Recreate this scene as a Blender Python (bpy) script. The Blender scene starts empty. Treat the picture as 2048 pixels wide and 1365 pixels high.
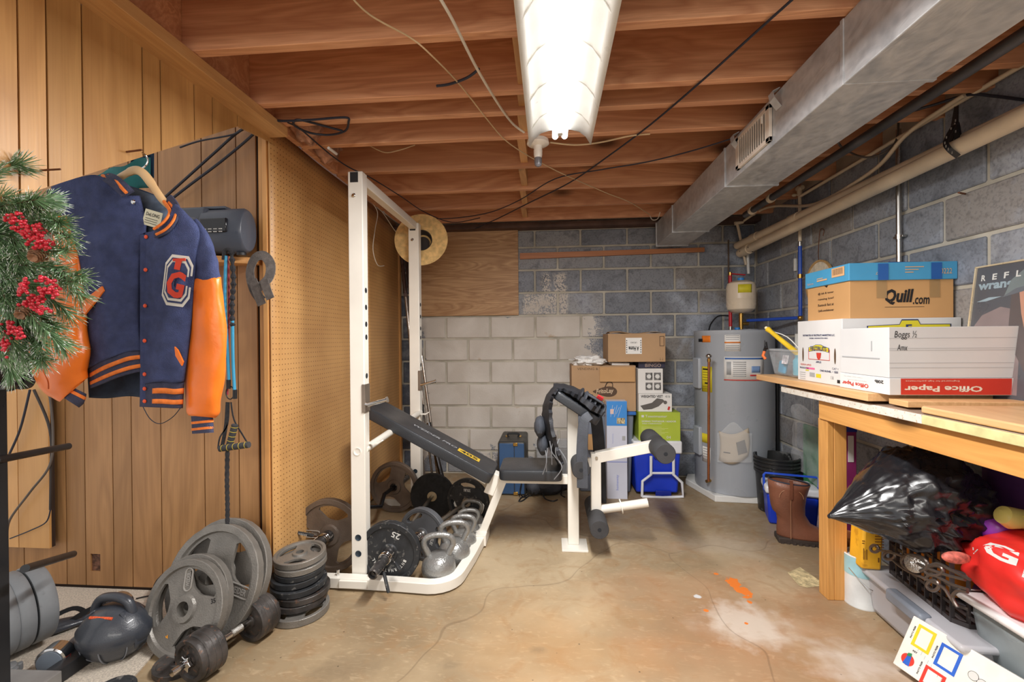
import bpy, bmesh, math, random
from mathutils import Vector, Matrix, Euler, noise
rnd = random.Random(7)
V = Vector; PI = math.pi
S = bpy.context.scene; C = S.collection
# ---------------------------------------------------------------- camera, world, lights, exposure
F, YAW, PITCH, ROLL = 900.7, 0.08324, -0.00463, -0.00825
CP = V((-1.771, -4.038, 1.22))
_f = V((-math.sin(YAW), math.cos(YAW), 0)); _r = V((math.cos(YAW), math.sin(YAW), 0)); _u = V((0, 0, 1))
FW = _f*math.cos(PITCH) + _u*math.sin(PITCH); _u2 = _u*math.cos(PITCH) - _f*math.sin(PITCH)
RT = _r*math.cos(ROLL) + _u2*math.sin(ROLL); UP = _u2*math.cos(ROLL) - _r*math.sin(ROLL)
cd = bpy.data.cameras.new('camera'); cam = bpy.data.objects.new('camera', cd); C.objects.link(cam)
cd.sensor_width = 36; cd.lens = F/2048*36; cd.clip_start = .02
cam.matrix_world = Matrix((( RT.x, UP.x, -FW.x, CP.x), (RT.y, UP.y, -FW.y, CP.y), (RT.z, UP.z, -FW.z, CP.z), (0, 0, 0, 1)))
S.camera = cam
w = bpy.data.worlds.new('world'); S.world = w; w.use_nodes = True
w.node_tree.nodes['Background'].inputs[0].default_value = (1.0, .97, .95, 1)
w.node_tree.nodes['Background'].inputs[1].default_value = .8
def area(name, loc, rot, sx, sy, e, col=(1, 1, 1)):
    l = bpy.data.lights.new(name, 'AREA'); l.shape = 'RECTANGLE'; l.size = sx; l.size_y = sy; l.energy = e; l.color = col
    o = bpy.data.objects.new(name, l); C.objects.link(o); o.location = loc; o.rotation_euler = rot; return o
area('fill_light', (-1.9, -5.6, 2.05), (math.radians(52), 0, 0), 2.2, .5, 26, (1, .95, .88))  # added fill from behind the camera, not a fixture of the room
area('shop_light_glow', (-1.715, -2.6, 2.085), (0, 0, 0), .16, 1.15, 62, (1, .98, .96))
S.view_settings.view_transform = 'Standard'; S.view_settings.look = 'None'; S.view_settings.gamma = 1
S.view_settings.use_curve_mapping = False; S.view_settings.exposure = 0.14

def P(px, py, X=None, Y=None, Z=None):                 # the point of the room on a given wall/floor plane
    d = FW*F + RT*(px-1024) - UP*(py-682.5)
    for i, v in enumerate((X, Y, Z)):
        if v is not None: return CP + d*((v-CP[i])/d[i])
# ---------------------------------------------------------------- materials
def lin(c): return tuple((x/255/12.92 if x <= 10 else ((x/255+.055)/1.055)**2.4) for x in c[:3]) + (1,)
class NT:
    def __init__(s, name):
        s.m = bpy.data.materials.new(name); s.m.use_nodes = True; s.t = s.m.node_tree; s.b = s.t.nodes['Principled BSDF']
    def n(s, t, ins=None, **k):
        x = s.t.nodes.new(t)
        for a, b in k.items(): setattr(x, a, b)
        for a, b in (ins or {}).items(): s.set(x.inputs[a], b)
        return x
    def set(s, i, v):
        if hasattr(v, 'is_output'): s.t.links.new(v, i)
        else: i.default_value = v
    def mix(s, f, a, b, mode='MIX'):
        x = s.n('ShaderNodeMix', data_type='RGBA', blend_type=mode)
        s.set(x.inputs[0], f); s.set(x.inputs[6], a); s.set(x.inputs[7], b); return x.outputs[2]
    def math(s, op, a, b=0, c=0, clamp=False):
        x = s.n('ShaderNodeMath', operation=op, use_clamp=clamp); s.set(x.inputs[0], a); s.set(x.inputs[1], b); s.set(x.inputs[2], c); return x.outputs[0]
    def noise(s, vec, sc, det=4, dist=0, rough=.5):
        x = s.n('ShaderNodeTexNoise', {'Vector': vec, 'Scale': sc, 'Detail': det, 'Distortion': dist, 'Roughness': rough}); return x.outputs[0]
    def ramp(s, f, stops):
        x = s.n('ShaderNodeValToRGB'); s.set(x.inputs[0], f); e = x.color_ramp.elements
        while len(e) < len(stops): e.new(.5)
        for q, (p, c) in zip(e, stops): q.position = p; q.color = c if len(c) == 4 else lin(c)
        return x.outputs[0]
    def rng(s, v, a, b, c=0., d=1.):
        x = s.n('ShaderNodeMapRange', {0: v, 1: a, 2: b, 3: c, 4: d}); return x.outputs[0]
    def bump(s, h, st, dist=.01): s.set(s.b.inputs['Normal'], s.n('ShaderNodeBump', {'Height': h, 'Strength': st, 'Distance': dist}).outputs[0])
    def obj(s): return s.n('ShaderNodeTexCoord').outputs['Object']
    def pos(s): return s.n('ShaderNodeNewGeometry').outputs['Position']
    def rand(s): return s.n('ShaderNodeObjectInfo').outputs['Random']
    def scale(s, v, sc, off=None):
        x = s.n('ShaderNodeMapping', {'Vector': v, 'Scale': sc})
        if off is not None: s.set(x.inputs['Location'], off)
        return x.outputs[0]
MATS = {}
def mat(name, col, rough=.5, metal=0, var=.12, scale=6, bump=0, bscale=80, alpha=1, trans=0, emit=0, coat=0, spec=.5, wear=None):
    if name in MATS: return MATS[name]
    q = NT(name); b = q.b; c = lin(col); v = q.obj()
    if var or wear:
        dk = tuple(x*(1-var*1.6) for x in c[:3])+(1,); lt = tuple(min(1, x*(1+var)) for x in c[:3])+(1,)
        n1 = q.noise(v, scale, 5); cc = q.mix(q.rng(n1, .35, .65), dk, lt)
        if wear: cc = q.mix(q.rng(q.noise(v, scale*3.1, 6), .6, .68, 0, .8), cc, lin(wear))
        q.set(b.inputs['Base Color'], cc)
        q.set(b.inputs['Roughness'], q.rng(q.noise(v, scale*2.3, 4), .3, .7, max(0, rough-.08), min(1, rough+.08)))
    else: b.inputs['Base Color'].default_value = c; b.inputs['Roughness'].default_value = rough
    b.inputs['Metallic'].default_value = metal; b.inputs['Alpha'].default_value = alpha
    b.inputs['Transmission Weight'].default_value = trans; b.inputs['Coat Weight'].default_value = coat
    b.inputs['Specular IOR Level'].default_value = spec
    if trans: b.inputs['IOR'].default_value = 1.15
    if emit: b.inputs['Emission Color'].default_value = c; b.inputs['Emission Strength'].default_value = emit
    if bump: q.bump(q.noise(v, bscale, 3), bump, .004)
    MATS[name] = q.m; return q.m
def wood(name, light, dark, axis='X', ring=9, rough=.45, knots=True, streak=1., world=False):
    if name in MATS: return MATS[name]
    q = NT(name); r = q.rand(); off = q.n('ShaderNodeCombineXYZ', {0: q.math('MULTIPLY', r, 17.), 1: q.math('MULTIPLY', r, 31.), 2: q.math('MULTIPLY', r, 7.)}).outputs[0]
    base = q.obj(); sc = {'X': (.12, 1, 1), 'Y': (1, .12, 1), 'Z': (1, 1, .12)}[axis]
    v = q.scale(base, sc, off)
    n1 = q.noise(v, ring, 3, 1.2); f = q.math('FRACT', q.math('MULTIPLY', n1, 7.))
    g = q.rng(q.math('ABSOLUTE', q.math('SUBTRACT', f, .5)), 0, .5)
    fine = q.noise(q.scale(base, tuple(x*9 if x < 1 else x*60 for x in sc), off), 3, 3)
    blot = q.noise(v, 2.2, 3)
    c = q.mix(q.math('MULTIPLY', g, .42*streak), lin(light), lin(dark))
    c = q.mix(q.rng(fine, .4, .75, 0, .3*streak), c, lin(dark)); c = q.mix(q.rng(blot, .42, .7, 0, .35), c, lin(dark))
    c = q.mix(1., c, q.n('ShaderNodeCombineColor', {0: q.rng(r, 0, 1, .86, 1.12), 1: q.rng(r, 0, 1, .85, 1.1), 2: q.rng(r, 0, 1, .82, 1.1)}).outputs[0], 'MULTIPLY')
    if knots:
        vo = q.n('ShaderNodeTexVoronoi', {'Vector': q.scale(base, tuple(1.6 if x < 1 else 4.2 for x in sc), off), 'Scale': 1.0, 'Randomness': 1.}).outputs['Distance']
        c = q.mix(q.rng(vo, .06, .17, .85, 0), c, lin(tuple(x*.42 for x in dark)))
    q.set(q.b.inputs['Base Color'], c); q.b.inputs['Roughness'].default_value = rough
    q.bump(q.math('ADD', g, fine), .08, .002)
    MATS[name] = q.m; return q.m
# ---------------------------------------------------------------- mesh building
ROOT = {}
class MB:
    def __init__(s): s.v = []; s.f = []; s.mi = []
    def add(s, vs, fs, mi=0):
        o = len(s.v); s.v += [V(x) for x in vs]; s.f += [tuple(i+o for i in f) for f in fs]; s.mi += [mi]*len(fs); return s
    def box(s, c, d, rot=None, mi=0, taper=1):
        hx, hy, hz = d[0]/2, d[1]/2, d[2]/2; R = rot if rot is not None else Matrix()
        if isinstance(R, (tuple, list)): R = Euler(R).to_matrix()
        R = R.to_3x3(); t = taper
        vs = [V(c)+R@V((a*hx*(t if e < 0 else 1), b*hy*(t if e < 0 else 1), e*hz)) for e in (-1, 1) for a, b in ((-1, -1), (1, -1), (1, 1), (-1, 1))]
        return s.add(vs, [(3, 2, 1, 0), (4, 5, 6, 7), (0, 1, 5, 4), (1, 2, 6, 5), (2, 3, 7, 6), (3, 0, 4, 7)], mi)
    def bb(s, a, b, mi=0):
        a = V(a); b = V(b); return s.box((a+b)/2, [abs(x) for x in (b-a)], mi=mi)
    def beam(s, a, b, wd, ht, up=(0, 0, 1), mi=0, ext=0):
        a = V(a); b = V(b); d = (b-a).normalized(); a = a-d*ext; b = b+d*ext
        y = V(up).cross(d)
        if y.length < 1e-4: y = V((0, 1, 0)).cross(d)
        y.normalize(); z = d.cross(y)
        R = Matrix((d, y, z)).transposed(); return s.box((a+b)/2, ((b-a).length, wd, ht), R, mi)
    def tube(s, pts, r, n=8, caps=True, closed=False, mi=0, flat=None):
        pts = [V(p) for p in pts]; m = len(pts); rs = r if isinstance(r, (list, tuple)) else [r]*m
        T = []
        for i in range(m):
            a = pts[(i-1) % m] if (i or closed) else pts[0]; b = pts[(i+1) % m] if (i < m-1 or closed) else pts[-1]
            d = (b-a); T.append(d.normalized() if d.length > 1e-9 else V((0, 0, 1)))
        u = T[0].orthogonal().normalized(); vs = []
        if flat is not None:
            u = V(flat); u = (u-T[0]*u.dot(T[0])).normalized()
        for i in range(m):
            u = (u-T[i]*u.dot(T[i]))
            u = u.normalized() if u.length > 1e-6 else T[i].orthogonal().normalized()
            w_ = T[i].cross(u); k = rs[i]; ku, kw = (k if isinstance(k, (tuple, list)) else (k, k))
            for j in range(n):
                a = 2*PI*j/n + (PI/n if flat is not None else 0); vs.append(pts[i]+u*(math.cos(a)*ku)+w_*(math.sin(a)*kw))
        fs = [(i*n+j, i*n+(j+1) % n, ((i+1) % m)*n+(j+1) % n, ((i+1) % m)*n+j) for i in range(m if closed else m-1) for j in range(n)]
        if caps and not closed: fs += [tuple(range(n-1, -1, -1)), tuple((m-1)*n+j for j in range(n))]
        return s.add(vs, fs, mi)
    def cyl(s, a, b, r, r2=None, n=20, mi=0): return s.tube([a, b], [r, r if r2 is None else r2], n, mi=mi)
    def lathe(s, prof, n=32, M=None, mi=0, caps=True):
        M = M or Matrix(); vs = [M@V((r*math.cos(2*PI*j/n), r*math.sin(2*PI*j/n), z)) for r, z in prof for j in range(n)]
        fs = [(i*n+j, i*n+(j+1) % n, (i+1)*n+(j+1) % n, (i+1)*n+j) for i in range(len(prof)-1) for j in range(n)]
        if caps: fs += [tuple(range(n-1, -1, -1)), tuple((len(prof)-1)*n+j for j in range(n))]
        return s.add(vs, fs, mi)
    def prism(s, poly, z0, z1, M=None, mi=0):
        M = M or Matrix(); n = len(poly); vs = [M@V((x, y, z)) for z in (z0, z1) for x, y in poly]
        return s.add(vs, [tuple(range(n-1, -1, -1)), tuple(range(n, 2*n))]+[(i, (i+1) % n, n+(i+1) % n, n+i) for i in range(n)], mi)
    def ball(s, c, r, nu=16, nv=10, M=None, mi=0, fn=None):
        r = r if isinstance(r, (tuple, list)) else (r, r, r); M = (M or Matrix()).to_3x3(); vs = []
        for i in range(nv+1):
            th = PI*(.012+.976*i/nv)
            for j in range(nu):
                a = 2*PI*j/nu; d = V((math.sin(th)*math.cos(a), math.sin(th)*math.sin(a), -math.cos(th)))
                k = fn(d) if fn else 1; vs.append(V(c)+M@V((d.x*r[0]*k, d.y*r[1]*k, d.z*r[2]*k)))
        fs = [(i*nu+j, i*nu+(j+1) % nu, (i+1)*nu+(j+1) % nu, (i+1)*nu+j) for i in range(nv) for j in range(nu)]
        return s.add(vs, fs+[tuple(range(nu-1, -1, -1)), tuple(nv*nu+j for j in range(nu))], mi)
    def loft(s, loops, caps=True, mi=0):
        n = len(loops[0]); vs = [p for l in loops for p in l]
        fs = [(i*n+j, i*n+(j+1) % n, (i+1)*n+(j+1) % n, (i+1)*n+j) for i in range(len(loops)-1) for j in range(n)]
        if caps: fs += [tuple(range(n-1, -1, -1)), tuple((len(loops)-1)*n+j for j in range(n))]
        return s.add(vs, fs, mi)
    def grid(s, fn, nu, nv, th=None, mi=0):
        vs = [V(fn(i/nu, j/nv)) for j in range(nv+1) for i in range(nu+1)]; w_ = nu+1
        fs = [(j*w_+i, j*w_+i+1, (j+1)*w_+i+1, (j+1)*w_+i) for j in range(nv) for i in range(nu)]
        return s.add(vs, fs, mi)
    def mesh(s, name, mats, off=V((0, 0, 0)), smooth=True, ang=38):
        m = bpy.data.meshes.new(name); m.from_pydata([v-off for v in s.v], [], s.f)
        for x in (mats if isinstance(mats, (list, tuple)) else [mats]): m.materials.append(x)
        if any(s.mi): m.polygons.foreach_set('material_index', s.mi)
        b = bmesh.new(); b.from_mesh(m); bmesh.ops.recalc_face_normals(b, faces=b.faces); b.to_mesh(m); b.free()
        if smooth:
            m.polygons.foreach_set('use_smooth', [True]*len(m.polygons)); m.set_sharp_from_angle(angle=math.radians(ang))
        return m
    def build(s, name, mats, parent=None, smooth=True, bevel=0, ang=38, label=None, solid=0, sub=0, seg=2, center=False):
        if parent is None:
            lo = V([min(v[i] for v in s.v) for i in range(3)]); hi = V([max(v[i] for v in s.v) for i in range(3)])
            off = V(((lo.x+hi.x)/2, (lo.y+hi.y)/2, (lo.z+hi.z)/2 if center else lo.z)); o = bpy.data.objects.new(name, s.mesh(name, mats, off, smooth, ang)); o.location = off; ROOT[o.name] = off
        else:
            off = ROOT[parent.name]; o = bpy.data.objects.new(name, s.mesh(name, mats, off, smooth, ang)); o.parent = parent; ROOT[o.name] = off
        C.objects.link(o)
        if solid: q = o.modifiers.new('s', 'SOLIDIFY'); q.thickness = solid; q.offset = 0
        if bevel: q = o.modifiers.new('b', 'BEVEL'); q.width = bevel; q.segments = seg; q.limit_method = 'ANGLE'; q.angle_limit = math.radians(40)
        if sub: q = o.modifiers.new('u', 'SUBSURF'); q.levels = sub; q.render_levels = sub
        if label: o['label'] = label
        return o
def tag(o, label, cat, group=None):
    o['label'] = label; o['category'] = cat
    if group: o['group'] = group
    return o
def thing(name, label, cat, loc=(0, 0, 0), group=None):
    o = bpy.data.objects.new(name, None); C.objects.link(o); o.location = loc; ROOT[o.name] = V(loc); o.empty_display_size = .05
    return tag(o, label, cat, group)
def struct(o): o['kind'] = 'structure'; return o
def sroot(name, loc=(0, 0, 0)):
    o = bpy.data.objects.new(name, None); C.objects.link(o); o.location = loc; ROOT[o.name] = V(loc); o['kind'] = 'structure'; return o
def copytree(o, parent=None):
    c = o.copy(); C.objects.link(c)
    if parent: c.parent = parent
    for k in list(o.children): copytree(k, c)
    return c
def place(root, M, label=None, proto=None):
    root.matrix_world = M; root.location, r, s_ = M.decompose(); root.rotation_mode = 'QUATERNION'; root.rotation_quaternion = r; root.scale = s_
    if label: root['label'] = label
    return root
def frame(o, x, y):                       # matrix with local x,y axes along the given directions
    x = V(x).normalized(); z = x.cross(V(y)).normalized(); y = z.cross(x)
    return Matrix(((x.x, y.x, z.x, o[0]), (x.y, y.y, z.y, o[1]), (x.z, y.z, z.z, o[2]), (0, 0, 0, 1)))
def aim(o, z, roll=0):                    # matrix with local z along a direction
    z = V(z).normalized(); x = z.orthogonal().normalized() if abs(z.z) > .999 else V((0, 0, 1)).cross(z).normalized()
    y = z.cross(x); return Matrix(((x.x, y.x, z.x, o[0]), (x.y, y.y, z.y, o[1]), (x.z, y.z, z.z, o[2]), (0, 0, 0, 1)))@Matrix.Rotation(roll, 4, 'Z')
def text(s, M, wd, ht, m, parent, name='lettering', ext=.0003, shear=0, bold=0, label=None, flipx=False):
    cu = bpy.data.curves.new('t', 'FONT'); cu.body = s; cu.align_x = 'CENTER'; cu.align_y = 'CENTER'; cu.resolution_u = 2; cu.shear = shear; cu.offset = bold
    t = bpy.data.objects.new('t', cu); me = bpy.data.meshes.new_from_object(t)
    bpy.data.objects.remove(t); bpy.data.curves.remove(cu)
    xs = [v.co.x for v in me.vertices]; ys = [v.co.y for v in me.vertices]
    if not xs: return
    cx, cy = (min(xs)+max(xs))/2, (min(ys)+max(ys))/2; w0, h0 = max(xs)-min(xs), max(ys)-min(ys); off = ROOT[parent.name]
    kx = (wd/w0)*(-1 if flipx else 1); ky = ht/h0 if ht else abs(kx)
    for v in me.vertices: v.co = (M@V(((v.co.x-cx)*kx, (v.co.y-cy)*ky, ext)))-off
    me.materials.clear(); me.materials.append(m)
    o = bpy.data.objects.new(name, me); C.objects.link(o); o.parent = parent; ROOT[o.name] = off
    if label: o['label'] = label
    return o
def drape(o, tgt, d, e=.0012):                            # lay a flat print on a curved surface along direction d
    from mathutils.bvhtree import BVHTree
    me = tgt.data; T = BVHTree.FromPolygons([v.co for v in me.vertices], [p.vertices[:] for p in me.polygons]); off = ROOT[o.name]-ROOT[tgt.name]; d = V(d).normalized()
    b = bmesh.new(); b.from_mesh(o.data); bmesh.ops.triangulate(b, faces=b.faces); bmesh.ops.subdivide_edges(b, edges=[x for x in b.edges if x.calc_length() > .02], cuts=2); b.to_mesh(o.data); b.free()
    for v in o.data.vertices:
        h = T.ray_cast(v.co+off-d*.3, d)
        if h[0]: v.co = h[0]-d*e-off
    return o
def decal(poly, M, m, parent, name='print', ext=.0004, th=.0002):
    return MB().prism(poly, ext-th, ext, M).build(name, m, parent, smooth=False)
def rect(x0, y0, x1, y1): return [(x0, y0), (x1, y0), (x1, y1), (x0, y1)]
def circ(x, y, r, n=20, ry=None): return [(x+r*math.cos(2*PI*i/n), y+(ry or r)*math.sin(2*PI*i/n)) for i in range(n)]
def spline(pts, n=8):
    pts = [V(p) for p in pts]; o = []
    for i in range(len(pts)-1):
        a = pts[max(0, i-1)]; b = pts[i]; c = pts[i+1]; d = pts[min(len(pts)-1, i+2)]
        for k in range(n):
            t = k/n; o.append(.5*((2*b)+(c-a)*t+(2*a-5*b+4*c-d)*t*t+(3*b-a-3*c+d)*t**3))
    return o+[pts[-1]]
# ================================================================ STRUCTURE
CZ = 2.2
# ---- floor
q = NT('concrete_floor'); p = q.pos()
n1 = q.noise(p, 1.6, 6, .6); n2 = q.noise(p, 7, 6, 1.5); n3 = q.noise(q.scale(p, (1, 3, 1)), 14, 5, 2.)
c = q.ramp(n1, [(.3, (134, 115, 88)), (.5, (156, 136, 107)), (.7, (180, 161, 131))])
c = q.mix(q.rng(n2, .5, .72, 0, .55), c, lin((146, 112, 74))); c = q.mix(q.rng(n3, .55, .75, 0, .35), c, lin((206, 184, 150)))
def blob(cx, cy, r, soft=.5, sc=1, jag=.35):
    d = q.n('ShaderNodeVectorMath', {0: p, 1: (cx, cy, 0)}, operation='SUBTRACT').outputs[0]
    d = q.n('ShaderNodeVectorMath', {0: q.scale(d, (1, sc, 0))}, operation='LENGTH').outputs['Value']
    d = q.math('ADD', d, q.math('MULTIPLY', q.math('SUBTRACT', q.noise(p, 9/max(r, .1)*.35, 5), .5), r*jag*4))
    return q.rng(d, r*(1-soft), r, 1, 0)
a = P(1480, 1210, Z=0)
c = q.mix(q.math('MULTIPLY', blob(-.95, -2.1, .75, .9), .32), c, lin((190, 122, 76)))
c = q.mix(q.math('MULTIPLY', blob(-1.75, -2.25, .5, .9), .25), c, lin((196, 138, 70)))
a = P(1488, 1245, Z=0); c = q.mix(q.math('MULTIPLY', blob(a.x, a.y, .19, .6), .6), c, lin((214, 204, 192)))
a = P(1440, 1090, Z=0); c = q.mix(q.math('MULTIPLY', blob(a.x, a.y, .4, .9, 2), .35), c, lin((200, 186, 170)))
a = P(1560, 1230, Z=0); c = q.mix(q.math('MULTIPLY', blob(a.x-.15, a.y-.1, .3, .9, 2), .3), c, lin((210, 200, 186)))
a = P(1720, 1330, Z=0); c = q.mix(q.math('MULTIPLY', blob(a.x, a.y, .22, .8, 1.5), .6), c, lin((216, 206, 196)))
a = P(1130, 1075, Z=0); c = q.mix(q.math('MULTIPLY', blob(a.x, a.y, .26, .8, 2), .4), c, lin((214, 196, 170)))
for x, y, r, sc in ((1468, 1168, .032, .5), (1486, 1182, .035, .7), (1495, 1195, .02, 2), (1432, 1149, .012, 1), (1412, 1222, .012, 1), (1500, 1205, .012, 1), (1493, 1248, .008, 1)):
    a = P(x, y, Z=0); c = q.mix(blob(a.x, a.y, r, .15, sc, .5), c, lin((226, 122, 44)))
for x, y, r in ((1395, 1194, .018),): a = P(x, y, Z=0); c = q.mix(blob(a.x, a.y, r, .3), c, lin((205, 205, 205)))
for x, y, r in ((700, 1330, .14), (765, 1240, .05), (1075, 1300, .04), (655, 1350, .1), (900, 1330, .05)):
    a = P(x, y, Z=0); c = q.mix(q.math('MULTIPLY', blob(a.x, a.y, r, .6, 1.6), .4), c, lin((120, 104, 82)))
sp = q.n('ShaderNodeTexVoronoi', {'Vector': p, 'Scale': 13.}).outputs['Distance']; c = q.mix(q.rng(sp, .03, .06, .7, 0), c, lin((70, 58, 46)))
cr = q.n('ShaderNodeTexVoronoi', {'Vector': q.n('ShaderNodeVectorMath', {0: p, 1: q.n('ShaderNodeTexNoise', {'Vector': p, 'Scale': 1.3}).outputs[1]}, operation='ADD').outputs[0], 'Scale': .4}, feature='DISTANCE_TO_EDGE').outputs['Distance']
c = q.mix(q.rng(cr, .001, .0025, .3, 0), c, lin((84, 66, 48)))
q.set(q.b.inputs['Base Color'], c); q.set(q.b.inputs['Roughness'], q.rng(n2, .3, .7, .38, .6)); q.bump(q.math('ADD', n2, q.math('MULTIPLY', n3, .4)), .12, .004)
struct(MB().box((-1.9, -3.2, -.05), (6.2, 7.6, .1)).build('floor', q.m, smooth=False))
# taped/peeled label on the floor
a = [P(x, y, Z=.0012) for x, y in ((1575, 1146), (1600, 1135), (1648, 1168), (1647, 1172), (1615, 1176), (1598, 1172))]
m = MB().add(a, [tuple(range(6))]).build('floor_sticker', mat('tan paper', (206, 188, 144), .7, var=.25, scale=30, wear=(90, 80, 66)))
tag(m, 'torn yellowed paper label stuck to the concrete beside the workbench leg', 'paper scrap')
# ---- blocks
def bx_mesh(name, m, sx, sy, sz, bev=.006):
    b = bmesh.new(); bmesh.ops.create_cube(b, size=1); bmesh.ops.scale(b, verts=b.verts, vec=(sx, sy, sz))
    bmesh.ops.bevel(b, geom=b.edges[:], offset=bev, segments=1, affect='EDGES'); me = bpy.data.meshes.new(name); b.to_mesh(me); b.free(); me.materials.append(m); return me
def blockmat(name, back):
    q = NT(name); p = q.pos(); r = q.rand(); n = q.noise(p, 3.0, 5, .5); g = q.noise(p, 85, 2); n2 = q.noise(p, 11, 5, .8)
    c = q.mix(q.rng(r, 0, 1), lin((122, 128, 138)), lin((162, 163, 165))); c = q.mix(q.rng(n, .5, .7, 0, .55), c, lin((168, 174, 188)))
    c = q.mix(q.rng(n2, .52, .7, 0, .5), c, lin((72, 74, 82))); c = q.mix(q.math('GREATER_THAN', r, .9), c, q.mix(.5, c, lin((134, 122, 108))))
    sx = q.n('ShaderNodeSeparateXYZ', {0: p})
    if back:
        nz = q.math('MULTIPLY', q.math('SUBTRACT', q.noise(p, 9, 6), .5), .5)
        # cream paint roller patch: low on the wall, ragged right end, and dabs above
        ax = q.rng(q.math('ADD', sx.outputs[0], nz), -1.46, -1.22, 1, 0); az = q.rng(q.math('ADD', sx.outputs[2], q.math('MULTIPLY', nz, .2)), 1.42, 1.45, 1, 0)
        az2 = q.rng(q.math('ADD', sx.outputs[2], nz), .10, .2, 0, 1); ax2 = q.rng(q.math('ADD', sx.outputs[0], nz), -3.0, -2.92, 0, 1)
        f = q.math('MULTIPLY', q.math('MULTIPLY', ax, az), q.math('MULTIPLY', az2, ax2))
        speck = q.math('GREATER_THAN', q.noise(p, 120, 2), .5)
        e = q.rng(f, .15, .85, 0, 1); f = q.math('MAXIMUM', q.math('MULTIPLY', e, q.math('MAXIMUM', speck, q.math('GREATER_THAN', f, .8))), q.math('GREATER_THAN', f, .93))
        def dab(x0, x1, z0, z1, dens):
            d = q.math('MULTIPLY', q.math('MULTIPLY', q.rng(q.math('ADD', sx.outputs[0], q.math('MULTIPLY', nz, .3)), x0, x0+.03), q.rng(q.math('ADD', sx.outputs[0], q.math('MULTIPLY', nz, .3)), x1-.03, x1, 1, 0)),
                       q.math('MULTIPLY', q.rng(sx.outputs[2], z0, z0+.03), q.rng(sx.outputs[2], z1-.04, z1, 1, 0)))
            return q.math('MULTIPLY', d, q.math('GREATER_THAN', q.noise(p, 90, 2), dens))
        for t in ((-2.02, -1.6, 1.42, 1.66, .5), (-1.73, -1.6, 1.42, 1.82, .46), (-1.86, -1.74, 1.6, 1.82, .5), (-1.9, -1.75, 1.5, 1.6, .36), (-2., -1.86, 1.44, 1.54, .36)): f = q.math('MAXIMUM', f, dab(*t))
        paint = q.mix(q.rng(n, .4, .7), lin((198, 190, 180)), lin((216, 210, 202)))
        paint = q.mix(q.rng(q.noise(p, 6, 4), .68, .74, 0, .6), paint, lin((176, 148, 110)))
        c = q.mix(f, c, paint)
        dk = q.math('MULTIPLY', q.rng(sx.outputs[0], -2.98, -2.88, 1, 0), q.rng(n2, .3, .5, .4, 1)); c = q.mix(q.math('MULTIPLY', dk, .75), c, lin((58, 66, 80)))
        wh = q.math('MULTIPLY', q.rng(sx.outputs[0], -1.0, -.7, 0, 1), q.rng(n, .5, .62)); c = q.mix(q.math('MULTIPLY', wh, .6), c, lin((190, 198, 212)))
    else:
        wh = q.rng(q.noise(p, 4, 6, 2), .56, .66, 0, .5); c = q.mix(wh, c, lin((160, 166, 178)))
    c = q.mix(q.math('MULTIPLY', q.rng(g, .35, .5, .3, 0), q.math('SUBTRACT', 1., f) if back else 1.), c, lin((60, 60, 66)))
    q.set(q.b.inputs['Base Color'], c); q.b.inputs['Roughness'].default_value = .75; q.bump(g, .35, .003); return q.m
bm_, rm_ = blockmat('painted grey block', True), blockmat('grey block', False)
def mortarmat():
    q = NT('mortar'); p = q.pos(); n = q.noise(p, 5, 5); c = q.mix(q.rng(n, .35, .65), lin((166, 160, 146)), lin((200, 194, 180)))
    q.set(q.b.inputs['Base Color'], c); q.b.inputs['Roughness'].default_value = .85; q.bump(q.noise(p, 70, 2), .4, .003); return q.m
mort = mortarmat()
wb = struct(MB().bb((-3.6, .004, 0), (0.12, .2, 2.45)).build('wall_back', mort, smooth=False))
wr = struct(MB().bb((.004, -7, 0), (.2, 0.12, 2.45)).build('wall_right', mort, smooth=False))
BL, BH, J = .4064, .2032, .017
def rows(): 
    for k in range(0, 11):
        zt = 2.037-BH*(k-1) if k else 2.19
        zb = 2.037-BH*k
        yield k, max(zb, 0), (2.19 if k == 0 else 2.037-BH*(k-1))
zs = [(2.037+BH if i == 0 else 2.037-BH*(i-1), 2.037-BH*i) for i in range(0, 12)]
MC = {}
def blk(parent, m, c, d, axis):
    key = (m.name, round(d[0], 3), round(d[1], 3), round(d[2], 3))
    if key not in MC: MC[key] = bx_mesh('block', m, *d)
    o = bpy.data.objects.new('block', MC[key]); C.objects.link(o); o.parent = parent; o.location = V(c)-ROOT[parent.name]
for i, (zt, zb) in enumerate(zs):
    if zb < 0: zb = 0
    if i == 0: zt = 2.19; zb = 2.037
    if zt-zb < .04: continue
    ox = -1.4916+(BL/2 if i % 2 else 0)
    for k in range(-5, 5):
        x0 = max(-3.5, ox+BL*k); x1 = min(0, x0+BL if x0 > -3.5 else ox+BL*(k+1))
        if x1-x0 < .05: continue
        pj = rnd.uniform(-.002, .002); blk(wb, bm_, ((x0+x1)/2, .012+pj-.006, (zt+zb)/2), (x1-x0-J, .024, zt-zb-J), 'x')
    oy = -(.4367 if i % 2 else .4367+BL/2)
    for k in range(-1, 12):
        y1 = min(0, oy-BL*(k-1)) ; y0 = oy-BL*k
        if y1-y0 < .05 or y0 < -5: continue
        zt2 = 2.24 if i == 0 else zt
        pj = rnd.uniform(-.002, .002); blk(wr, rm_, (.012+pj-.006, (y0+y1)/2, (zt2+zb)/2), (.024, y1-y0-J, zt2-zb-J), 'y')
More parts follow.
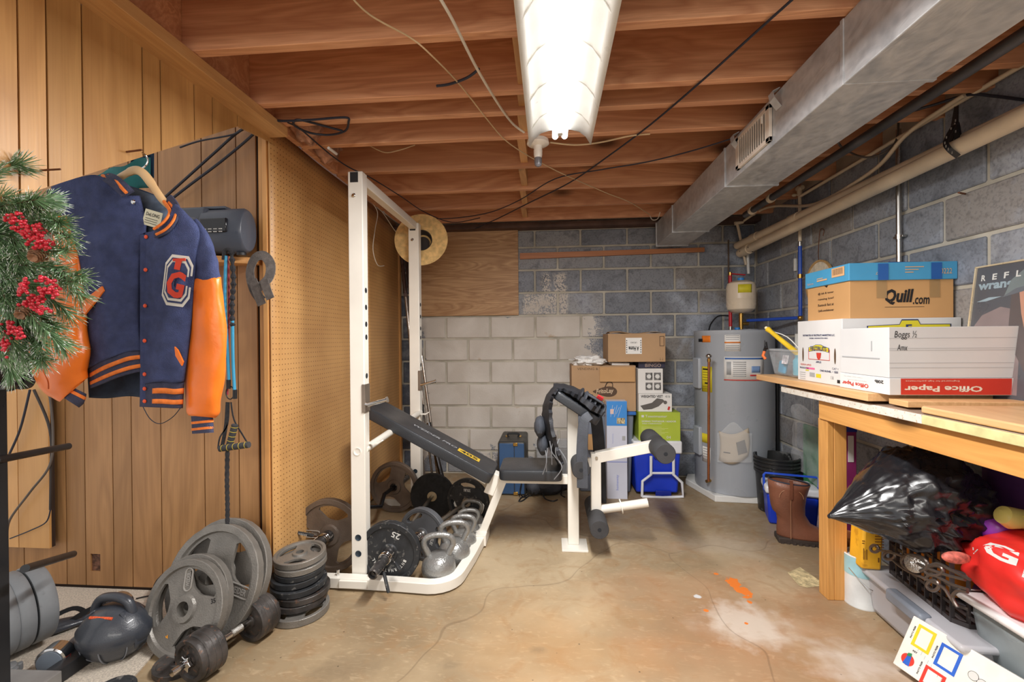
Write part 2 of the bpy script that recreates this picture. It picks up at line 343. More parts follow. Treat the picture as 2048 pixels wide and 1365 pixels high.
# ---- ceiling
jw = wood('joist pine', (232, 178, 136), (188, 126, 90), 'X', 7, .5, streak=1.5)
pw = wood('plate pine', (224, 176, 118), (184, 130, 78), 'Y', 6, .45)
sw = wood('subfloor boards', (160, 104, 70), (110, 68, 44), 'Y', 5, .6)
cl = struct(MB().box((-1.6, -2.6, 2.46), (3.6, 5.2, .03)).build('ceiling', sw, smooth=False))
JY = [-.33, -.70, -1.09, -1.48, -1.86, -2.10, -2.265, -2.61, -3.02, -3.42, -3.84, -4.25, -4.65]
for y in JY: MB().bb((-3.02, y, CZ), (.1, y+.038, 2.445)).build('joist', jw, cl, smooth=False, bevel=.002, seg=1)
for a, b in zip(JY[1:], JY[:-1]):
    if a-b > -.2: pass
    x = -1.93-.05*(b+1); 
    MB().bb((x-.02, min(b, a)+.04, CZ+.02), (x+.02, max(a, b)-.002, 2.44)).build('blocking', pw, cl, smooth=False)
for a, b in zip(JY[1:9], JY[:8]): MB().bb((-3.03, a+.039, CZ), (-3.0, b-.001, 2.44)).build('rim_board', jw, cl, smooth=False)
struct(MB().bb((-3.2, -.12, 2.19), (0, .05, 2.23)).build('trim_1', mat('dark sill', (96, 72, 62), .7, var=.2), smooth=False))  # dark brown sill board along the top of the back wall
# top plate of the stair wall
t2 = sroot('trim_2', (-3.0, -2.7, 2.16))
MB().bb((-3.055, -3.9, 2.155), (-2.96, -2.06, 2.198)).build('lower_plate', pw, t2, smooth=False, bevel=.002)
MB().bb((-3.06, -2.32, 2.115), (-2.985, -2.06, 2.154)).build('short_plate', pw, t2, smooth=False, bevel=.002) if False else None
# ---- stair bulkhead: vertical planks with a sloping lower edge
pl = wood('walnut panelling', (210, 162, 102), (166, 118, 68), 'Z', 3.6, .36, knots=False, streak=1.1)
pd = wood('brown panelling', (186, 140, 92), (140, 100, 62), 'Z', 3.6, .42, knots=False, streak=1.1)
pyl = wood('honey panelling', (224, 172, 108), (190, 138, 80), 'Z', 3.2, .42, knots=False, streak=.7)
XB = -3.05
gy = [P(x, 250, X=XB).y for x in (-60, 38, 95, 166, 286, 322, 389, 425, 475)]+[-2.025]
gy = [-3.8, -3.5]+gy
A, B = P(0, 405, X=XB), P(500, 245, X=XB)
def zlow(y): return min(2.145, A.z+(B.z-A.z)*(y-A.y)/(B.y-A.y))
bk = sroot('wall_bulkhead', (XB, -2.8, 1.6))
dg = mat('groove black', (52, 34, 22), .8, var=0)
yb = A.y+(2.15-A.z)*(B.y-A.y)/(B.z-A.z)
MB().add([(XB-.012, y, z) for y, z in ((-3.8, A.z+(B.z-A.z)*(-3.8-A.y)/(B.y-A.y)+.006), (yb-.012, 2.148), (-2.03, 2.148), (-2.03, 2.157), (-3.8, 2.157))], [(0, 1, 2, 3, 4)]).build('backing', dg, bk, solid=.006)
for y0, y1 in zip(gy[:-1], gy[1:]):
    g = .0025; y0 += g; y1 -= g
    vs = [(x, y, z) for x in (XB-.008, XB) for y, z in ((y0, zlow(y0)), (y1, zlow(y1)), (y1, 2.158), (y0, 2.158))]
    MB().add(vs, [(3, 2, 1, 0), (4, 5, 6, 7), (0, 1, 5, 4), (1, 2, 6, 5), (2, 3, 7, 6), (3, 0, 4, 7)]).build('plank', pl, bk, smooth=False)
# ---- back wall of the space under the stairs (faces the camera)
YS = -2.0
ws = sroot('wall_stairs', (-3.9, YS, 0)); MB().bb((-5.0, YS+.008, 0), (-3.10, YS+.05, 2.62)).build('backing', dg, ws, smooth=False)
gx = [-5.0, -4.6, -4.4]+[P(x, 900, Y=YS).x for x in (131, 169, 225, 263, 322, 409, 478, 518)]
hx = P(191, 1126, Y=YS)                                                            # the hole of a missing outlet
for x0, x1 in zip(gx[:-1], gx[1:]):
    g = .0025; x0 += g; x1 -= g
    if x0 < hx.x < x1:
        m = MB(); a, b = hx.x-.026, hx.x+.026; c0, c1 = hx.z-.043, hx.z+.043
        for r in ((x0, 0.02, a, 2.6), (b, .02, x1, 2.6), (a, .02, b, c0), (a, c1, b, 2.6)): m.bb((r[0], YS, r[1]), (r[2], YS+.008, r[3]))
        m.build('plank', pd, ws, smooth=False)
        MB().bb((a-.01, YS+.0075, c0-.01), (b+.01, YS+.0079, c1+.01)).build('outlet_hole', mat('insulation', (120, 84, 66), .9, var=.35, scale=60, bump=1), ws)
        continue
    MB().bb((x0, YS, .02), (x1, YS+.008, 2.6)).build('plank', pd, ws, smooth=False)
# honey coloured panel in front at the left
YP = -2.05
wp = sroot('wall_side_panel', (-4.4, YP, 0)); gx = [-5.2, -4.75]+[P(x, 950, Y=YP).x for x in (-20, 36, 98)]
for x0, x1 in zip(gx[:-1], gx[1:]): MB().bb((x0+.002, YP, .22), (x1-.002, YP+.01, 1.45)).build('plank', pyl, wp, smooth=False)
MB().bb((-5.2, YP+.01, .22), (gx[-1]-.006, YP+.03, 1.45)).build('backing', dg, wp, smooth=False)
# ---- pegboard wall
q = NT('pegboard'); v = q.obj(); s_ = q.n('ShaderNodeSeparateXYZ', {0: v})
def cell(o): return q.math('SUBTRACT', q.math('FRACT', q.math('MULTIPLY', o, 1/.0254)), .5)
d = q.math('SQRT', q.math('ADD', q.math('POWER', cell(s_.outputs[1]), 2), q.math('POWER', cell(s_.outputs[2]), 2)))
hole = q.rng(d, .10, .13, 1, 0); n = q.noise(v, 3, 5)
c = q.mix(q.rng(n, .35, .65), lin((196, 148, 92)), lin((214, 166, 106))); c = q.mix(hole, c, lin((104, 66, 34)))
q.set(q.b.inputs['Base Color'], c); q.b.inputs['Roughness'].default_value = .42; q.bump(hole, -.6, .003)
PA, PB = V((-3.065, -2.04, 0)), V((-3.13, -.02, 0))
wl = sroot('wall_left', (-3.1, -1, 0))
def pegpt(t, z, off=0): a = PA.lerp(PB, t); return V((a.x+off, a.y, z))
for t0, t1, bow in ((0, .60, .006), (.602, 1, .012)):
    m = MB(); f = lambda u, v, o=0: pegpt(t0+(t1-t0)*u, .1+(2.235-.1)*v-(.045*(t0+(t1-t0)*u))*v, o+bow*math.sin(v*9+t0*5)*(1-abs(2*u-1))*.6+.004*math.sin(u*PI))
    m.grid(lambda u, v: f(u, v), 16, 24); m.build('pegboard', q.m, wl, solid=.006)
MB().bb((-3.35, -1.95, 0), (-3.17, .1, 2.3)).build('backing', pd, wl, smooth=False)
st = wood('stud pine', (222, 170, 104), (180, 122, 66), 'Z', 6, .5)
for y in (-2.0, -1.2, -.6, -.08): MB().bb((-3.145, y, 0), (-3.085-(.025 if y > -1.9 else 0), y+.038, 2.19)).build('stud', st, wl, smooth=False)
MB().bb((-3.145, -1.99, 0.03), (-3.10, -.04, .1)).build('bottom_plate', st, wl, smooth=False)
# corner trim strips
MB().bb((-3.125, -2.012, 0), (-3.10, YS-.001, 2.2)).build('trim_3', st, smooth=False, bevel=.002)['kind'] = 'structure'
MB().bb((-3.098, -2.045, 0), (-3.075, -2.003, 2.2)).build('trim_4', st, smooth=False, bevel=.002)['kind'] = 'structure'
# insulation poking out over the pegboard
for k, (x, y) in enumerate(((590, 266), (632, 308))):
    a = P(x, y, Z=2.19); m = MB().ball((a.x, a.y+.1, 2.28), (.07, .1, .09), 18, 12, fn=lambda d: 1+.35*noise.noise(d*2.5+V((k, 3, 1))))
    tag(m.build('insulation_tuft', mat('pink insulation', (196, 148, 120), .95, var=.3, scale=18, bump=1, bscale=150)), ('pink insulation wad above the pegboard nearest its near corner', 'pink insulation wad above the pegboard beside the black cable')[k], 'insulation')
# plywood patch and wooden cleat on the back wall
ply = wood('plywood', (216, 176, 130), (150, 104, 64), 'X', 9, .55, knots=False, streak=1.5)
a, b = P(845, 633, Y=-.02), P(1036, 458, Y=-.02); a.x = -2.96
tag(MB().bb((a.x, -.024, a.z), (b.x, -.006, b.z-.005)).build('plywood_panel', ply, smooth=False, bevel=.002), 'plywood sheet covering an opening high on the block back wall', 'panel')
a, b = P(1040, 519, Y=-.02), P(1408, 500, Y=-.02)
tag(MB().add([(a.x, y, a.z-.0) for y in (-.035, -.006)]+[(a.x, y, a.z+.052) for y in (-.035, -.006)]+[(b.x, y, b.z-.018) for y in (-.035, -.006)]+[(b.x, y, b.z+.018) for y in (-.035, -.006)],
   [(0, 1, 3, 2), (4, 6, 7, 5), (0, 4, 5, 1), (2, 3, 7, 6), (0, 2, 6, 4), (1, 5, 7, 3)]).build('wood_strip', wood('cleat pine', (206, 138, 88), (160, 96, 58), 'X', 5, .5), smooth=False), 'long reddish wooden strip nailed across the upper back wall', 'wood strip')
# ---- carpet
cp = mat('berber carpet', (204, 192, 176), .95, var=.16, scale=150, bump=1, bscale=200)
a, b = P(314, 1304, Z=0), P(255, 1372, Z=0)
vs = [(-5.0, YS, 0), (-3.16, YS, 0), (-3.16, -2.2, 0), (a.x, a.y, 0), (b.x, b.y, 0), (b.x-.1, -3.6, 0), (-5.0, -3.6, 0)]
m = MB().prism([(v[0], v[1]) for v in vs], 0, .007).build('carpet', cp, smooth=False)
tag(m, 'off white looped carpet remnant laid under the stairs', 'carpet')
# ================================================================ CEILING FIXTURES, DUCT, PIPES, WIRES
white = mat('white enamel', (236, 236, 232), .35, var=.04); steel = mat('brushed steel', (190, 188, 184), .3, 1, var=.08)
chrome = mat('chrome', (215, 215, 215), .12, 1, var=0); black = mat('black plastic', (32, 33, 36), .45, var=.1)
blackm = mat('black enamel steel', (40, 41, 44), .35, var=.2, wear=(90, 88, 84)); brass = mat('brass', (196, 156, 84), .3, 1, var=.1)
# ---- fluorescent shop light
x0, x1, ya, yb = -1.855, -1.58, -3.25, -2.0
sl = thing('shop_light', 'white two tube fluorescent shop light under the joists', 'light', ((x0+x1)/2, -2.6, 2.2))
xm = (x0+x1)/2; m = MB()
prof = [(-.036, 2.158), (-.05, 2.156), (-.085, 2.146), (-.115, 2.122), (-.137, 2.085)]
for s_ in (-1, 1): m.grid(lambda u, v: (lambda k: (xm-s_*(prof[k][0]*1), ya+(yb-ya)*v, prof[k][1]))(int(round(u*4))), 4, 8)
m.build('reflector_wing', white, sl, solid=.002)
MB().bb((xm-.045, ya, 2.155), (xm+.045, yb-.02, 2.198)).build('housing', white, sl, smooth=False, bevel=.004)
MB().bb((xm-.012, yb-.05, 2.12), (xm+.012, yb-.02, 2.155)).build('end_socket', white, sl, bevel=.003)
for s_ in (-1, 1):
    x = xm+s_*.021
    MB().tube([(x, ya, 2.133), (x, yb+.01, 2.133)], .0135, 16).build('tube', mat('lit fluorescent tube', (255, 253, 250), emit=5, var=0), sl)
for i in range(5):
    y = ya+.2+i*.22
    for s_ in (-1, 1): MB().tube([(xm+s_*.055, y, 2.153), (xm+s_*.09, y+.02, 2.141), (xm+s_*.128, y+.05, 2.105)], .0022, 5).build('reflector_rib', white, sl)
# ---- lamp holder
a = P(1076, 292, Z=2.17); lh = thing('lamp_holder', 'white porcelain ceiling lamp holder with spiral bulb, just past the shop light', 'lamp', a)
porc = mat('porcelain', (238, 232, 222), .25, var=.05)
M_ = Matrix.Translation((a.x, a.y, 2.2)); m = MB().lathe([(.02, 0), (.052, -.002), (.055, -.02), (.045, -.027), (.022, -.032), (.02, -.05), (.022, -.055)], 28, M_); m.build('base', porc, lh)
MB().lathe([(.021, -.05), (.021, -.075), (.018, -.09)], 20, M_).build('socket', porc, lh)
MB().lathe([(.018, -.088), (.019, -.105), (.017, -.125), (.008, -.132)], 20, M_).build('bulb', mat('grey glass bulb', (120, 120, 126), .15, var=.05), lh)
MB().bb((a.x-.03, a.y-.02, 2.198), (a.x+.03, a.y+.02, 2.235)).build('junction_box', steel, lh, smooth=False)
# ---- galvanised duct
def galv():
    q = NT('galvanised steel'); p = q.obj(); n = q.noise(q.scale(p, (1, .5, 1)), 12, 5, 1.5); n2 = q.n('ShaderNodeTexVoronoi', {'Vector': p, 'Scale': 38.}).outputs['Distance']
    c = q.mix(q.rng(n, .3, .7), lin((164, 168, 172)), lin((204, 207, 210))); c = q.mix(q.rng(n2, .2, .8, .0, .25), c, lin((232, 232, 232)))
    q.set(q.b.inputs['Base Color'], c); q.b.inputs['Metallic'].default_value = .3; q.set(q.b.inputs['Roughness'], q.rng(n, .3, .7, .3, .5)); q.bump(n, .4, .008); return q.m
gal = galv(); DX0, DX1, DZ = -.86, -.605, 2.0
du = thing('air_duct', 'galvanised sheet metal duct hung below the joists on the right', 'duct', (-.73, -1.5, DZ))
ys = [-.12, -.62, -1.62, -2.56, -3.3, -4.2]
for i, (b, a) in enumerate(zip(ys[:-1], ys[1:])):
    e = .004 if i == 3 else 0
    MB().bb((DX0-e, a, DZ-e), (DX1+e, b, 2.197)).build('duct_section', gal, du, smooth=False, bevel=.004)
    MB().bb((DX0-.007, b-.012, DZ-.007), (DX1+.007, b+.004, 2.197)).build('seam_cleat', gal, du, smooth=False, bevel=.002)
# register on the left face
y0, y1 = P(1477, 322, X=DX0).y, P(1545, 235, X=DX0).y
za, zb = 2.02, 2.17
reg = MB(); xr = DX0-.008
for r in ((y1, za, y0, za+.018), (y1, zb-.018, y0, zb), (y1, za, y1+.03, zb), (y0-.03, za, y0, zb)): reg.bb((xr-.006, r[0], r[1]), (DX0-.001, r[2], r[3]))
reg = reg.build('register', mat('cream register paint', (226, 214, 200), .4, var=.06), du, smooth=False, bevel=.0015)
n = 13
for i in range(n):
    y = y1+.036+(y0-y1-.072)*i/(n-1); MB().box((xr-.001, y, (za+zb)/2), (.01, .004, zb-za-.034), (0, 0, .5)).build('louver', MATS['cream register paint'], reg, smooth=False)
MB().bb((xr+.004, y1+.03, za+.015), (xr+.006, y0-.03, zb-.015)).build('dark_opening', mat('dark gap', (40, 36, 34), .9, var=0), reg, smooth=False)
MB().beam((xr-.014, y1+.045, 2.11), (xr-.014, y1+.045, 2.14), .005, .005).build('lever', porc, reg)
for y in (y0+.0, y1-.05): MB().tube([(DX0-.002, y, 2.2), (DX0-.03, y, 2.185), (DX0-.03, y-.01, 2.155), (DX0-.004, y-.01, 2.12)], [(.022, .002)]*4, 4, flat=(0, 1, 0)).build('hanger_strap', gal, du, smooth=False)
a = P(1065+0, 1090, Z=0)
# ---- pipes along the right wall
cpvc = mat('cream plastic pipe', (230, 212, 184), .38, var=.1, scale=4); iron = mat('dark iron pipe', (96, 94, 96), .45, .6, var=.25)
def pipe(name, label, pts, r, m, cat='pipe', couplings=(), group=None, n=14, part='coupling', cr=1.18, cl=.03, pm=None):
    t = thing(name, label, cat, pts[0], group); MB().tube(pts, r, n).build('pipe_run', m, t)
    for c, d in couplings:
        c = V(c); d = V(d).normalized(); MB().cyl(c-d*cl, c+d*cl, r*cr, n=16).build(part, pm or m, t, bevel=.002)
    return t
def along(a, b, t): return V(a).lerp(V(b), t)
# big drain pipes, sloping towards the back corner
XW = -.11
a, b = P(1476, 506, Y=-.1), P(2048, 232, X=-.1); a.x = -.2
a = V((-.16, -.08, P(1476, 506, Y=-.1).z)); b = V((-.115, P(2048, 232, X=-.115).y, P(2048, 232, X=-.115).z)); e = b+(b-a)*.3
t = pipe('drain_pipe', 'lower front cream plastic drain pipe sloping along the right block wall', [a, e], .035, cpvc, couplings=[(along(a, b, .06), b-a)], cl=.045)
a2 = a+V((.0, 0, .06)); a2 = P(1465, 495, Y=-.06); a2.x = -.2
a2 = V((-.175, -.06, a.z+.068)); b2 = V((-.05, b.y, b.z+.04)); 
t = pipe('drain_pipe', 'upper rear cream plastic drain pipe hidden partly behind the front one', [a2, along(a2, b2, .28), b2+(b2-a2)*.3], .031, cpvc, couplings=[(along(a2, b2, .13), b2-a2), (along(a2, b2, .36), b2-a2)], cl=.05)
for k, tt in enumerate((.035, .1)):
    c = along(a, b, tt); tag(MB().tube([c+V((0, 0, .037)), c+V((-.037, 0, 0)), c+V((0, 0, -.037)), c+V((.037, 0, 0))], .004, 5, closed=True).build('pipe_band', black), ('thin black band on the cream drain pipe nearest the back corner', 'thin black band further along the cream drain pipe')[k], 'band')
# perforated black hanger strap
c = P(1925, 290, X=-.12); c = along(a, b, (c.y-a.y)/(b.y-a.y))
st_ = thing('pipe_hanger', 'black perforated plastic strap holding up the big drain pipes', 'strap', c)
top = P(1925, 122, X=-.12); top = V((-.1, c.y+.05, 2.16))
pts = [top, top+V((-.01, -.01, -.15)), c+V((.0, .03, .1)), c+V((-.045, .02, .03)), c+V((-.05, 0, -.012)), c+V((-.02, -.005, -.045))]
m_ = MB(); m_.tube(spline(pts, 5), [(.013, .002)]*26, 4, flat=(0, 1, 0)); m_.build('strap', black, st_, smooth=False)
MB().tube(spline([top, top+V((0, .03, -.14)), c+V((.02, .05, .12)), c+V((.03, .045, .04))], 5), [(.013, .002)]*16, 4, flat=(0, 1, 0)).build('strap', black, st_, smooth=False)
sp_ = spline(pts, 5)
for k in range(2, 24, 2): 
    d = sp_[k]; MB().box(d+V((-.0035, 0, 0)), (.002, .004, .01)).build('slot', mat('strap slot', (150, 146, 140), .8, var=0), st_, smooth=False)
# upper iron pipe
a = P(1495, 440, Y=-.1); a = V((-.36, -.08, 2.07)); b = V((-.33, -3.6, 2.13))
a = P(1508, 412, X=-.3); b = P(2048, 62, X=-.3); a.z = 2.085; b.z = 2.085
a = P(1500, 424, Z=2.07); b = P(2048, 68, Z=2.115); d = b-a
t = pipe('iron_pipe', 'dark steel pipe running under the joists behind the duct', [a+d*-.04, b+d*.3], .021, iron, couplings=[(along(a, b, .16), d), (along(a, b, .02), d)], pm=cpvc, cr=1.3, cl=.014)
# thin supply lines
h1a, h1b, h1c = P(1602, 392, X=-.06), P(1925, 200, X=-.05), P(2048, 128, X=-.04)
t = pipe('supply_line', 'thin cream water pipe running high along the right wall from the tee', [h1a, h1b, h1c, h1c+(h1c-h1b)], .010, cpvc)
pts = [P(1480, 447, X=-.15), P(1535, 415, X=-.1), P(1610, 412, X=-.07), P(1650, 400, X=-.07), P(1700, 372, X=-.09), P(1760, 330, X=-.09), P(1812, 270, X=-.09), P(1890, 215, X=-.08), P(1930, 190, X=-.07)]
pipe('supply_line', 'thin cream water pipe that bows down and rests on the drain pipe', spline(pts, 6), .010, cpvc)
ta, tb = P(1600, 378, X=-.05), P(1600, 480, X=-.05)
t = thing('pipe_riser', 'thin cream riser with valve tee dropping to the blue pipe on the right wall', 'pipe', tb)
MB().cyl(V((-.05, tb.y, ta.z)), V((-.05, tb.y, tb.z-.01)), .011).build('pipe_run', cpvc, t)
MB().cyl(V((-.05, tb.y, ta.z+.02)), V((-.05, tb.y, ta.z-.045)), .017).build('tee', cpvc, t, bevel=.003)
MB().cyl(V((-.05, tb.y+.03, ta.z+.01)), V((-.05, tb.y-.035, ta.z-.0)), .016).build('tee_arm', cpvc, t, bevel=.003)
MB().ball((-.075, tb.y+.02, ta.z-.035), (.016, .016, .01)).build('valve_handle', cpvc, t)
MB().cyl(V((-.05, tb.y, ta.z+.04)), V((-.05, tb.y, ta.z+.13)), .004).build('hanger_rod', steel, t)
bl = mat('blue pex pipe', (42, 84, 190), .35, var=.08); za = P(1600, 490, X=-.05).z; zc = P(1600, 636, X=-.05).z
t = thing('blue_pipe', 'bright blue water pipe elbowing from the right wall to the water heater', 'pipe', (-.05, tb.y, zc))
MB().cyl((-.05, tb.y, za), (-.05, tb.y, zc), .012).build('riser', bl, t)
ea = P(1495, 641, Y=-.34)
MB().tube([(-.05, tb.y, zc), V((ea.x, -.34, zc))], .012, 12).build('branch', bl, t)
MB().ball((-.05, tb.y, zc), .018).build('elbow', brass, t)
MB().cyl((-.05, tb.y, P(1600, 553, X=-.05).z-.014), (-.05, tb.y, P(1600, 553, X=-.05).z+.014), .016).build('coupling', brass, t)
MB().cyl((-.05, tb.y, za-.01), (-.05, tb.y, za+.02), .014).build('coupling', steel, t)
z0 = P(1585, 530, X=-.03)
tag(MB().bb((-.02, z0.y-.008, z0.z-.045), (-.003, z0.y+.008, z0.z+.045)).build('thermometer', white, bevel=.003), 'small white plastic gauge strip on the wall beside the blue pipe', 'gauge')
# elbow group at back corner
a = P(1474, 447, Y=-.1); t = thing('corner_pipe', 'thin cream elbow pipe dropping in the back right corner', 'pipe', a)
b_ = P(1492, 530, Y=-.1); MB().tube([a+V((-.02, 0, .06)), a, a+V((.01, 0, -.04)), b_], .011, 10).build('pipe_run', cpvc, t)
MB().cyl(a+V((-.02, 0, .0)), a+V((.05, 0, .012)), .016).build('elbow', cpvc, t, bevel=.003)
MB().cyl(P(1495, 500, Y=-.1), P(1497, 548, Y=-.1), .012).build('white_tail', white, t)
a = P(1457, 480, Y=-.04); tag(MB().tube([a, P(1457, 560, Y=-.04), P(1460, 610, Y=-.04)], .006, 8).build('cable', mat('brown cable', (96, 78, 62), .6)), 'thin brown cable dropping down the back wall behind the expansion tank', 'cable')
tag(MB().tube(spline([P(1457, 632, Y=-.12), P(1436, 633, Y=-.12), P(1422, 648, Y=-.14), P(1418, 660, Y=-.2)], 6), .006, 8).build('power_cable', black), 'short black power cable curving into the top of the water heater', 'cable')
# conduit on the right wall
c0 = P(1797, 520, X=-.03); zt = 2.25; t = thing('conduit', 'thin vertical metal conduit clipped to the right block wall', 'conduit', c0)
MB().cyl((-.028, c0.y, 1.3), (-.028, c0.y, zt), .0115).build('pipe_run', steel, t)
cz = P(1797, 474, X=-.03).z; MB().cyl((-.028, c0.y, cz-.012), (-.028, c0.y, cz+.012), .016).build('clip', steel, t); MB().bb((-.034, c0.y-.03, cz-.006), (-.012, c0.y+.03, cz+.006)).build('strap', steel, t, bevel=.002)
a = P(1555, 900, X=-.03); tag(MB().cyl((-.03, a.y, .0), (-.03, a.y, .99), .013).build('black_pipe', black), 'black vertical pipe on the right wall beside the water heater', 'pipe')
# black wires near strap
wb_ = mat('black cable', (38, 42, 56), .5, var=.1); wbeige = mat('beige cord', (214, 190, 150), .6, var=.1); wwh = mat('white cable', (230, 224, 210), .4, var=.05)
def wire(label, pts, r, m, cat='cable', name='cable', n=6, g=None):
    o = MB().tube(spline(pts, n), r, 7).build(name, m); return tag(o, label, cat, g)
wire('black cable drooping past the strap towards the right wall', [P(1730, 232, X=-.25), P(1790, 230, X=-.2), P(1860, 212, X=-.12), P(1935, 190, X=-.06), P(1985, 192, X=-.03), P(2048, 200, X=-.03)], .006, wb_)
wire('grey cable looping down beside the conduit', [P(1676, 285, Z=2.1), P(1690, 300, X=-.2), P(1730, 315, X=-.15), P(1770, 305, X=-.1), P(1793, 280, X=-.06), P(1797, 240, X=-.05)], .005, mat('grey cable', (92, 84, 78), .5))
# ceiling wires
Z_ = 2.193
def cw(label, px, r, m, g=None, z=Z_, name='cable'):
    return wire(label, [P(x, y, Z=(zz if zz else z)) for x, y, zz in [(p+(None,))[:3] for p in px]], r, m, name=name, g=g)
cw('thick white cable hanging in a slack line left of the shop light', [(870, -20), (905, 40, 2.17), (950, 130, 2.15), (985, 190, 2.17), (1010, 228), (1028, 250), (1048, 265)], .005, wwh)
cw('thin beige cord crossing the joists to the lamp holder and on to the duct', [(690, -20), (740, 30, 2.18), (820, 75), (862, 110, 2.17), (920, 170), (975, 240), (1010, 280), (1050, 308), (1090, 330), (1130, 350), (1210, 385), (1260, 405), (1300, 430)], .0028, wbeige, name='cord')
cw('long dark blue cable stretched from the upper right to the back left', [(1600, -15), (1500, 75), (1400, 165), (1300, 250), (1220, 310), (1140, 365), (1060, 405), (990, 440), (940, 462)], .0042, wb_)
cw('dark cable stretched from the duct register towards the rack', [(1462, 278), (1380, 303), (1290, 325), (1200, 340), (1110, 358), (1040, 400), (980, 425), (915, 436), (860, 438)], .0035, wb_)
cw('black cable running from the pegboard corner over the rack top', [(575, 245), (600, 258), (640, 292), (668, 315), (700, 336), (740, 355), (800, 392), (850, 425), (905, 445), (960, 436)], .0035, wb_)
o = cw('loop of black cable slung under the joists at the pegboard corner', [(500, 240), (520, 237), (560, 242), (620, 240), (690, 235), (697, 245), (690, 262), (660, 270), (620, 266), (590, 252), (588, 243), (600, 240), (640, 250), (685, 262)], .005, wb_)
tag(MB().cyl(P(657, 296, Z=2.17), P(673, 308, Z=2.17), .007).build('cable_tag', white), 'white tape joint on the black cable over the pegboard', 'tape')
cw('black cable stub poking through a joist left of the white cable', [(873, 172), (900, 168), (935, 155), (958, 138)], .005, wb_)
cw('pale looped cable between two joists above the pegboard', [(740, 292, 2.25), (770, 305, 2.22), (800, 300, 2.22), (830, 290, 2.25)], .003, wbeige)
cw('pair of beige cables curving right from the lamp holder', [(1100, 285), (1150, 290), (1200, 285), (1260, 272), (1300, 268)], .004, wbeige)
cw('small pale wire loop tied at the end of the cord by the duct', [(1300, 432, 2.18), (1305, 440, 2.16), (1315, 438, 2.16), (1320, 425, 2.18)], .003, wwh)
for k, pts in enumerate(([(525, 243), (480, 262), (430, 305), (380, 350), (330, 395)], [(530, 243), (500, 275), (440, 325), (380, 370), (335, 405)], [(530, 250), (495, 240), (492, 250), (470, 268), (400, 282), (360, 295)])):
    wire(('upper of the two black cables slanting from the pegboard corner down to the radio', 'lower of the two black cables slanting down behind the radio', 'thin black cable curling under the bulkhead edge')[k], [P(x, y, Y=YS-.04-.01*k) for x, y in pts], .006 if k < 2 else .004, wb_)
wire('thin white wire dangling in front of the pegboard behind the rack', [P(740, 400, X=-3.04), P(755, 425, X=-3.03), P(750, 460, X=-3.02), P(746, 500, X=-3.02), P(755, 530, X=-3.02), P(768, 532, X=-3.02)], .003, wwh)
wire('thin white wire hanging from the pegboard top towards the back corner', [P(740, 400, X=-3.04), P(765, 425, X=-3.04), P(785, 455, X=-3.04), P(795, 468, X=-3.04)], .003, wwh)
a = P(609, 514, X=-3.075); tag(MB().bb((a.x-.001, a.y-.006, a.z-.018), (a.x+.004, a.y+.006, a.z+.018)).build('wall_tag', mat('yellowed sticker', (232, 216, 160), .6, var=.2, scale=90), bevel=.001), 'tiny yellowed sticker on the pegboard', 'sticker')
wire('grey wire hanging in a droop below the jacket hem', [P(285, 812, Y=-2.05), P(300, 838, Y=-2.05), P(320, 848, Y=-2.05), P(345, 835, Y=-2.05), P(362, 815, Y=-2.05)], .002, wb_)
# rusty nails and hook, embroidery hoop
rust = mat('rusty steel', (120, 76, 52), .7, .4, var=.25)
a = P(1930, 388, X=-.01); tag(MB().tube([a, a+V((-.05, -.03, -.003))], .004, 7).build('nail', rust), 'bent rusty nail in the right block wall above the boxes', 'nail')
a = P(80, 341, X=XB); tag(MB().tube([a, a+V((.045, .01, .005))], .0025, 7).build('nail', rust), 'bare nail in the bulkhead left of the jacket hanger', 'nail')
a = P(1641, 566, X=-.02); hp = thing('embroidery_hoop', 'round hoop with flower embroidery hanging on the right wall', 'hoop', a)
R_ = frame(a, (0, -1, 0), (0, 0, 1))
MB().lathe([(.137, 0), (.148, 0), (.148, .012), (.137, .012), (.137, 0)], 36, frame(a+V((-.002, 0, 0)), (0, -1, 0), (0, 0, 1)), caps=False).build('hoop_ring', wood('hoop wood', (214, 176, 120), (170, 128, 78), 'X', 6, .5, False), hp)
MB().lathe([(.0, .004), (.138, .004), (.138, .006), (.0, .006)], 36, R_, caps=False).build('cloth', mat('linen', (232, 222, 200), .9, var=.1, scale=40), hp)
gr = mat('green thread', (76, 112, 70), .8, var=.2); pk = mat('rose thread', (196, 78, 96), .8, var=.2)
for i in range(22):
    an = rnd.uniform(0, 2*PI); rr = rnd.uniform(.03, .10); x, y = rr*math.cos(an), rr*math.sin(an)*.8
    decal(circ(x, y, rnd.uniform(.008, .014), 8), R_, pk if i % 2 else gr, hp, 'stitched_flower' if i % 2 else 'stitched_leaf', .0085, .001)
tag(MB().tube(spline([a+V((-.01, 0, .145)), a+V((-.012, 0, .2)), P(1640, 462, X=-.02), P(1648, 460, X=-.03), P(1646, 472, X=-.035)], 5), .0025, 6).build('wire_hook', rust), 'rusty wire hook holding the embroidery hoop on the block wall', 'hook')
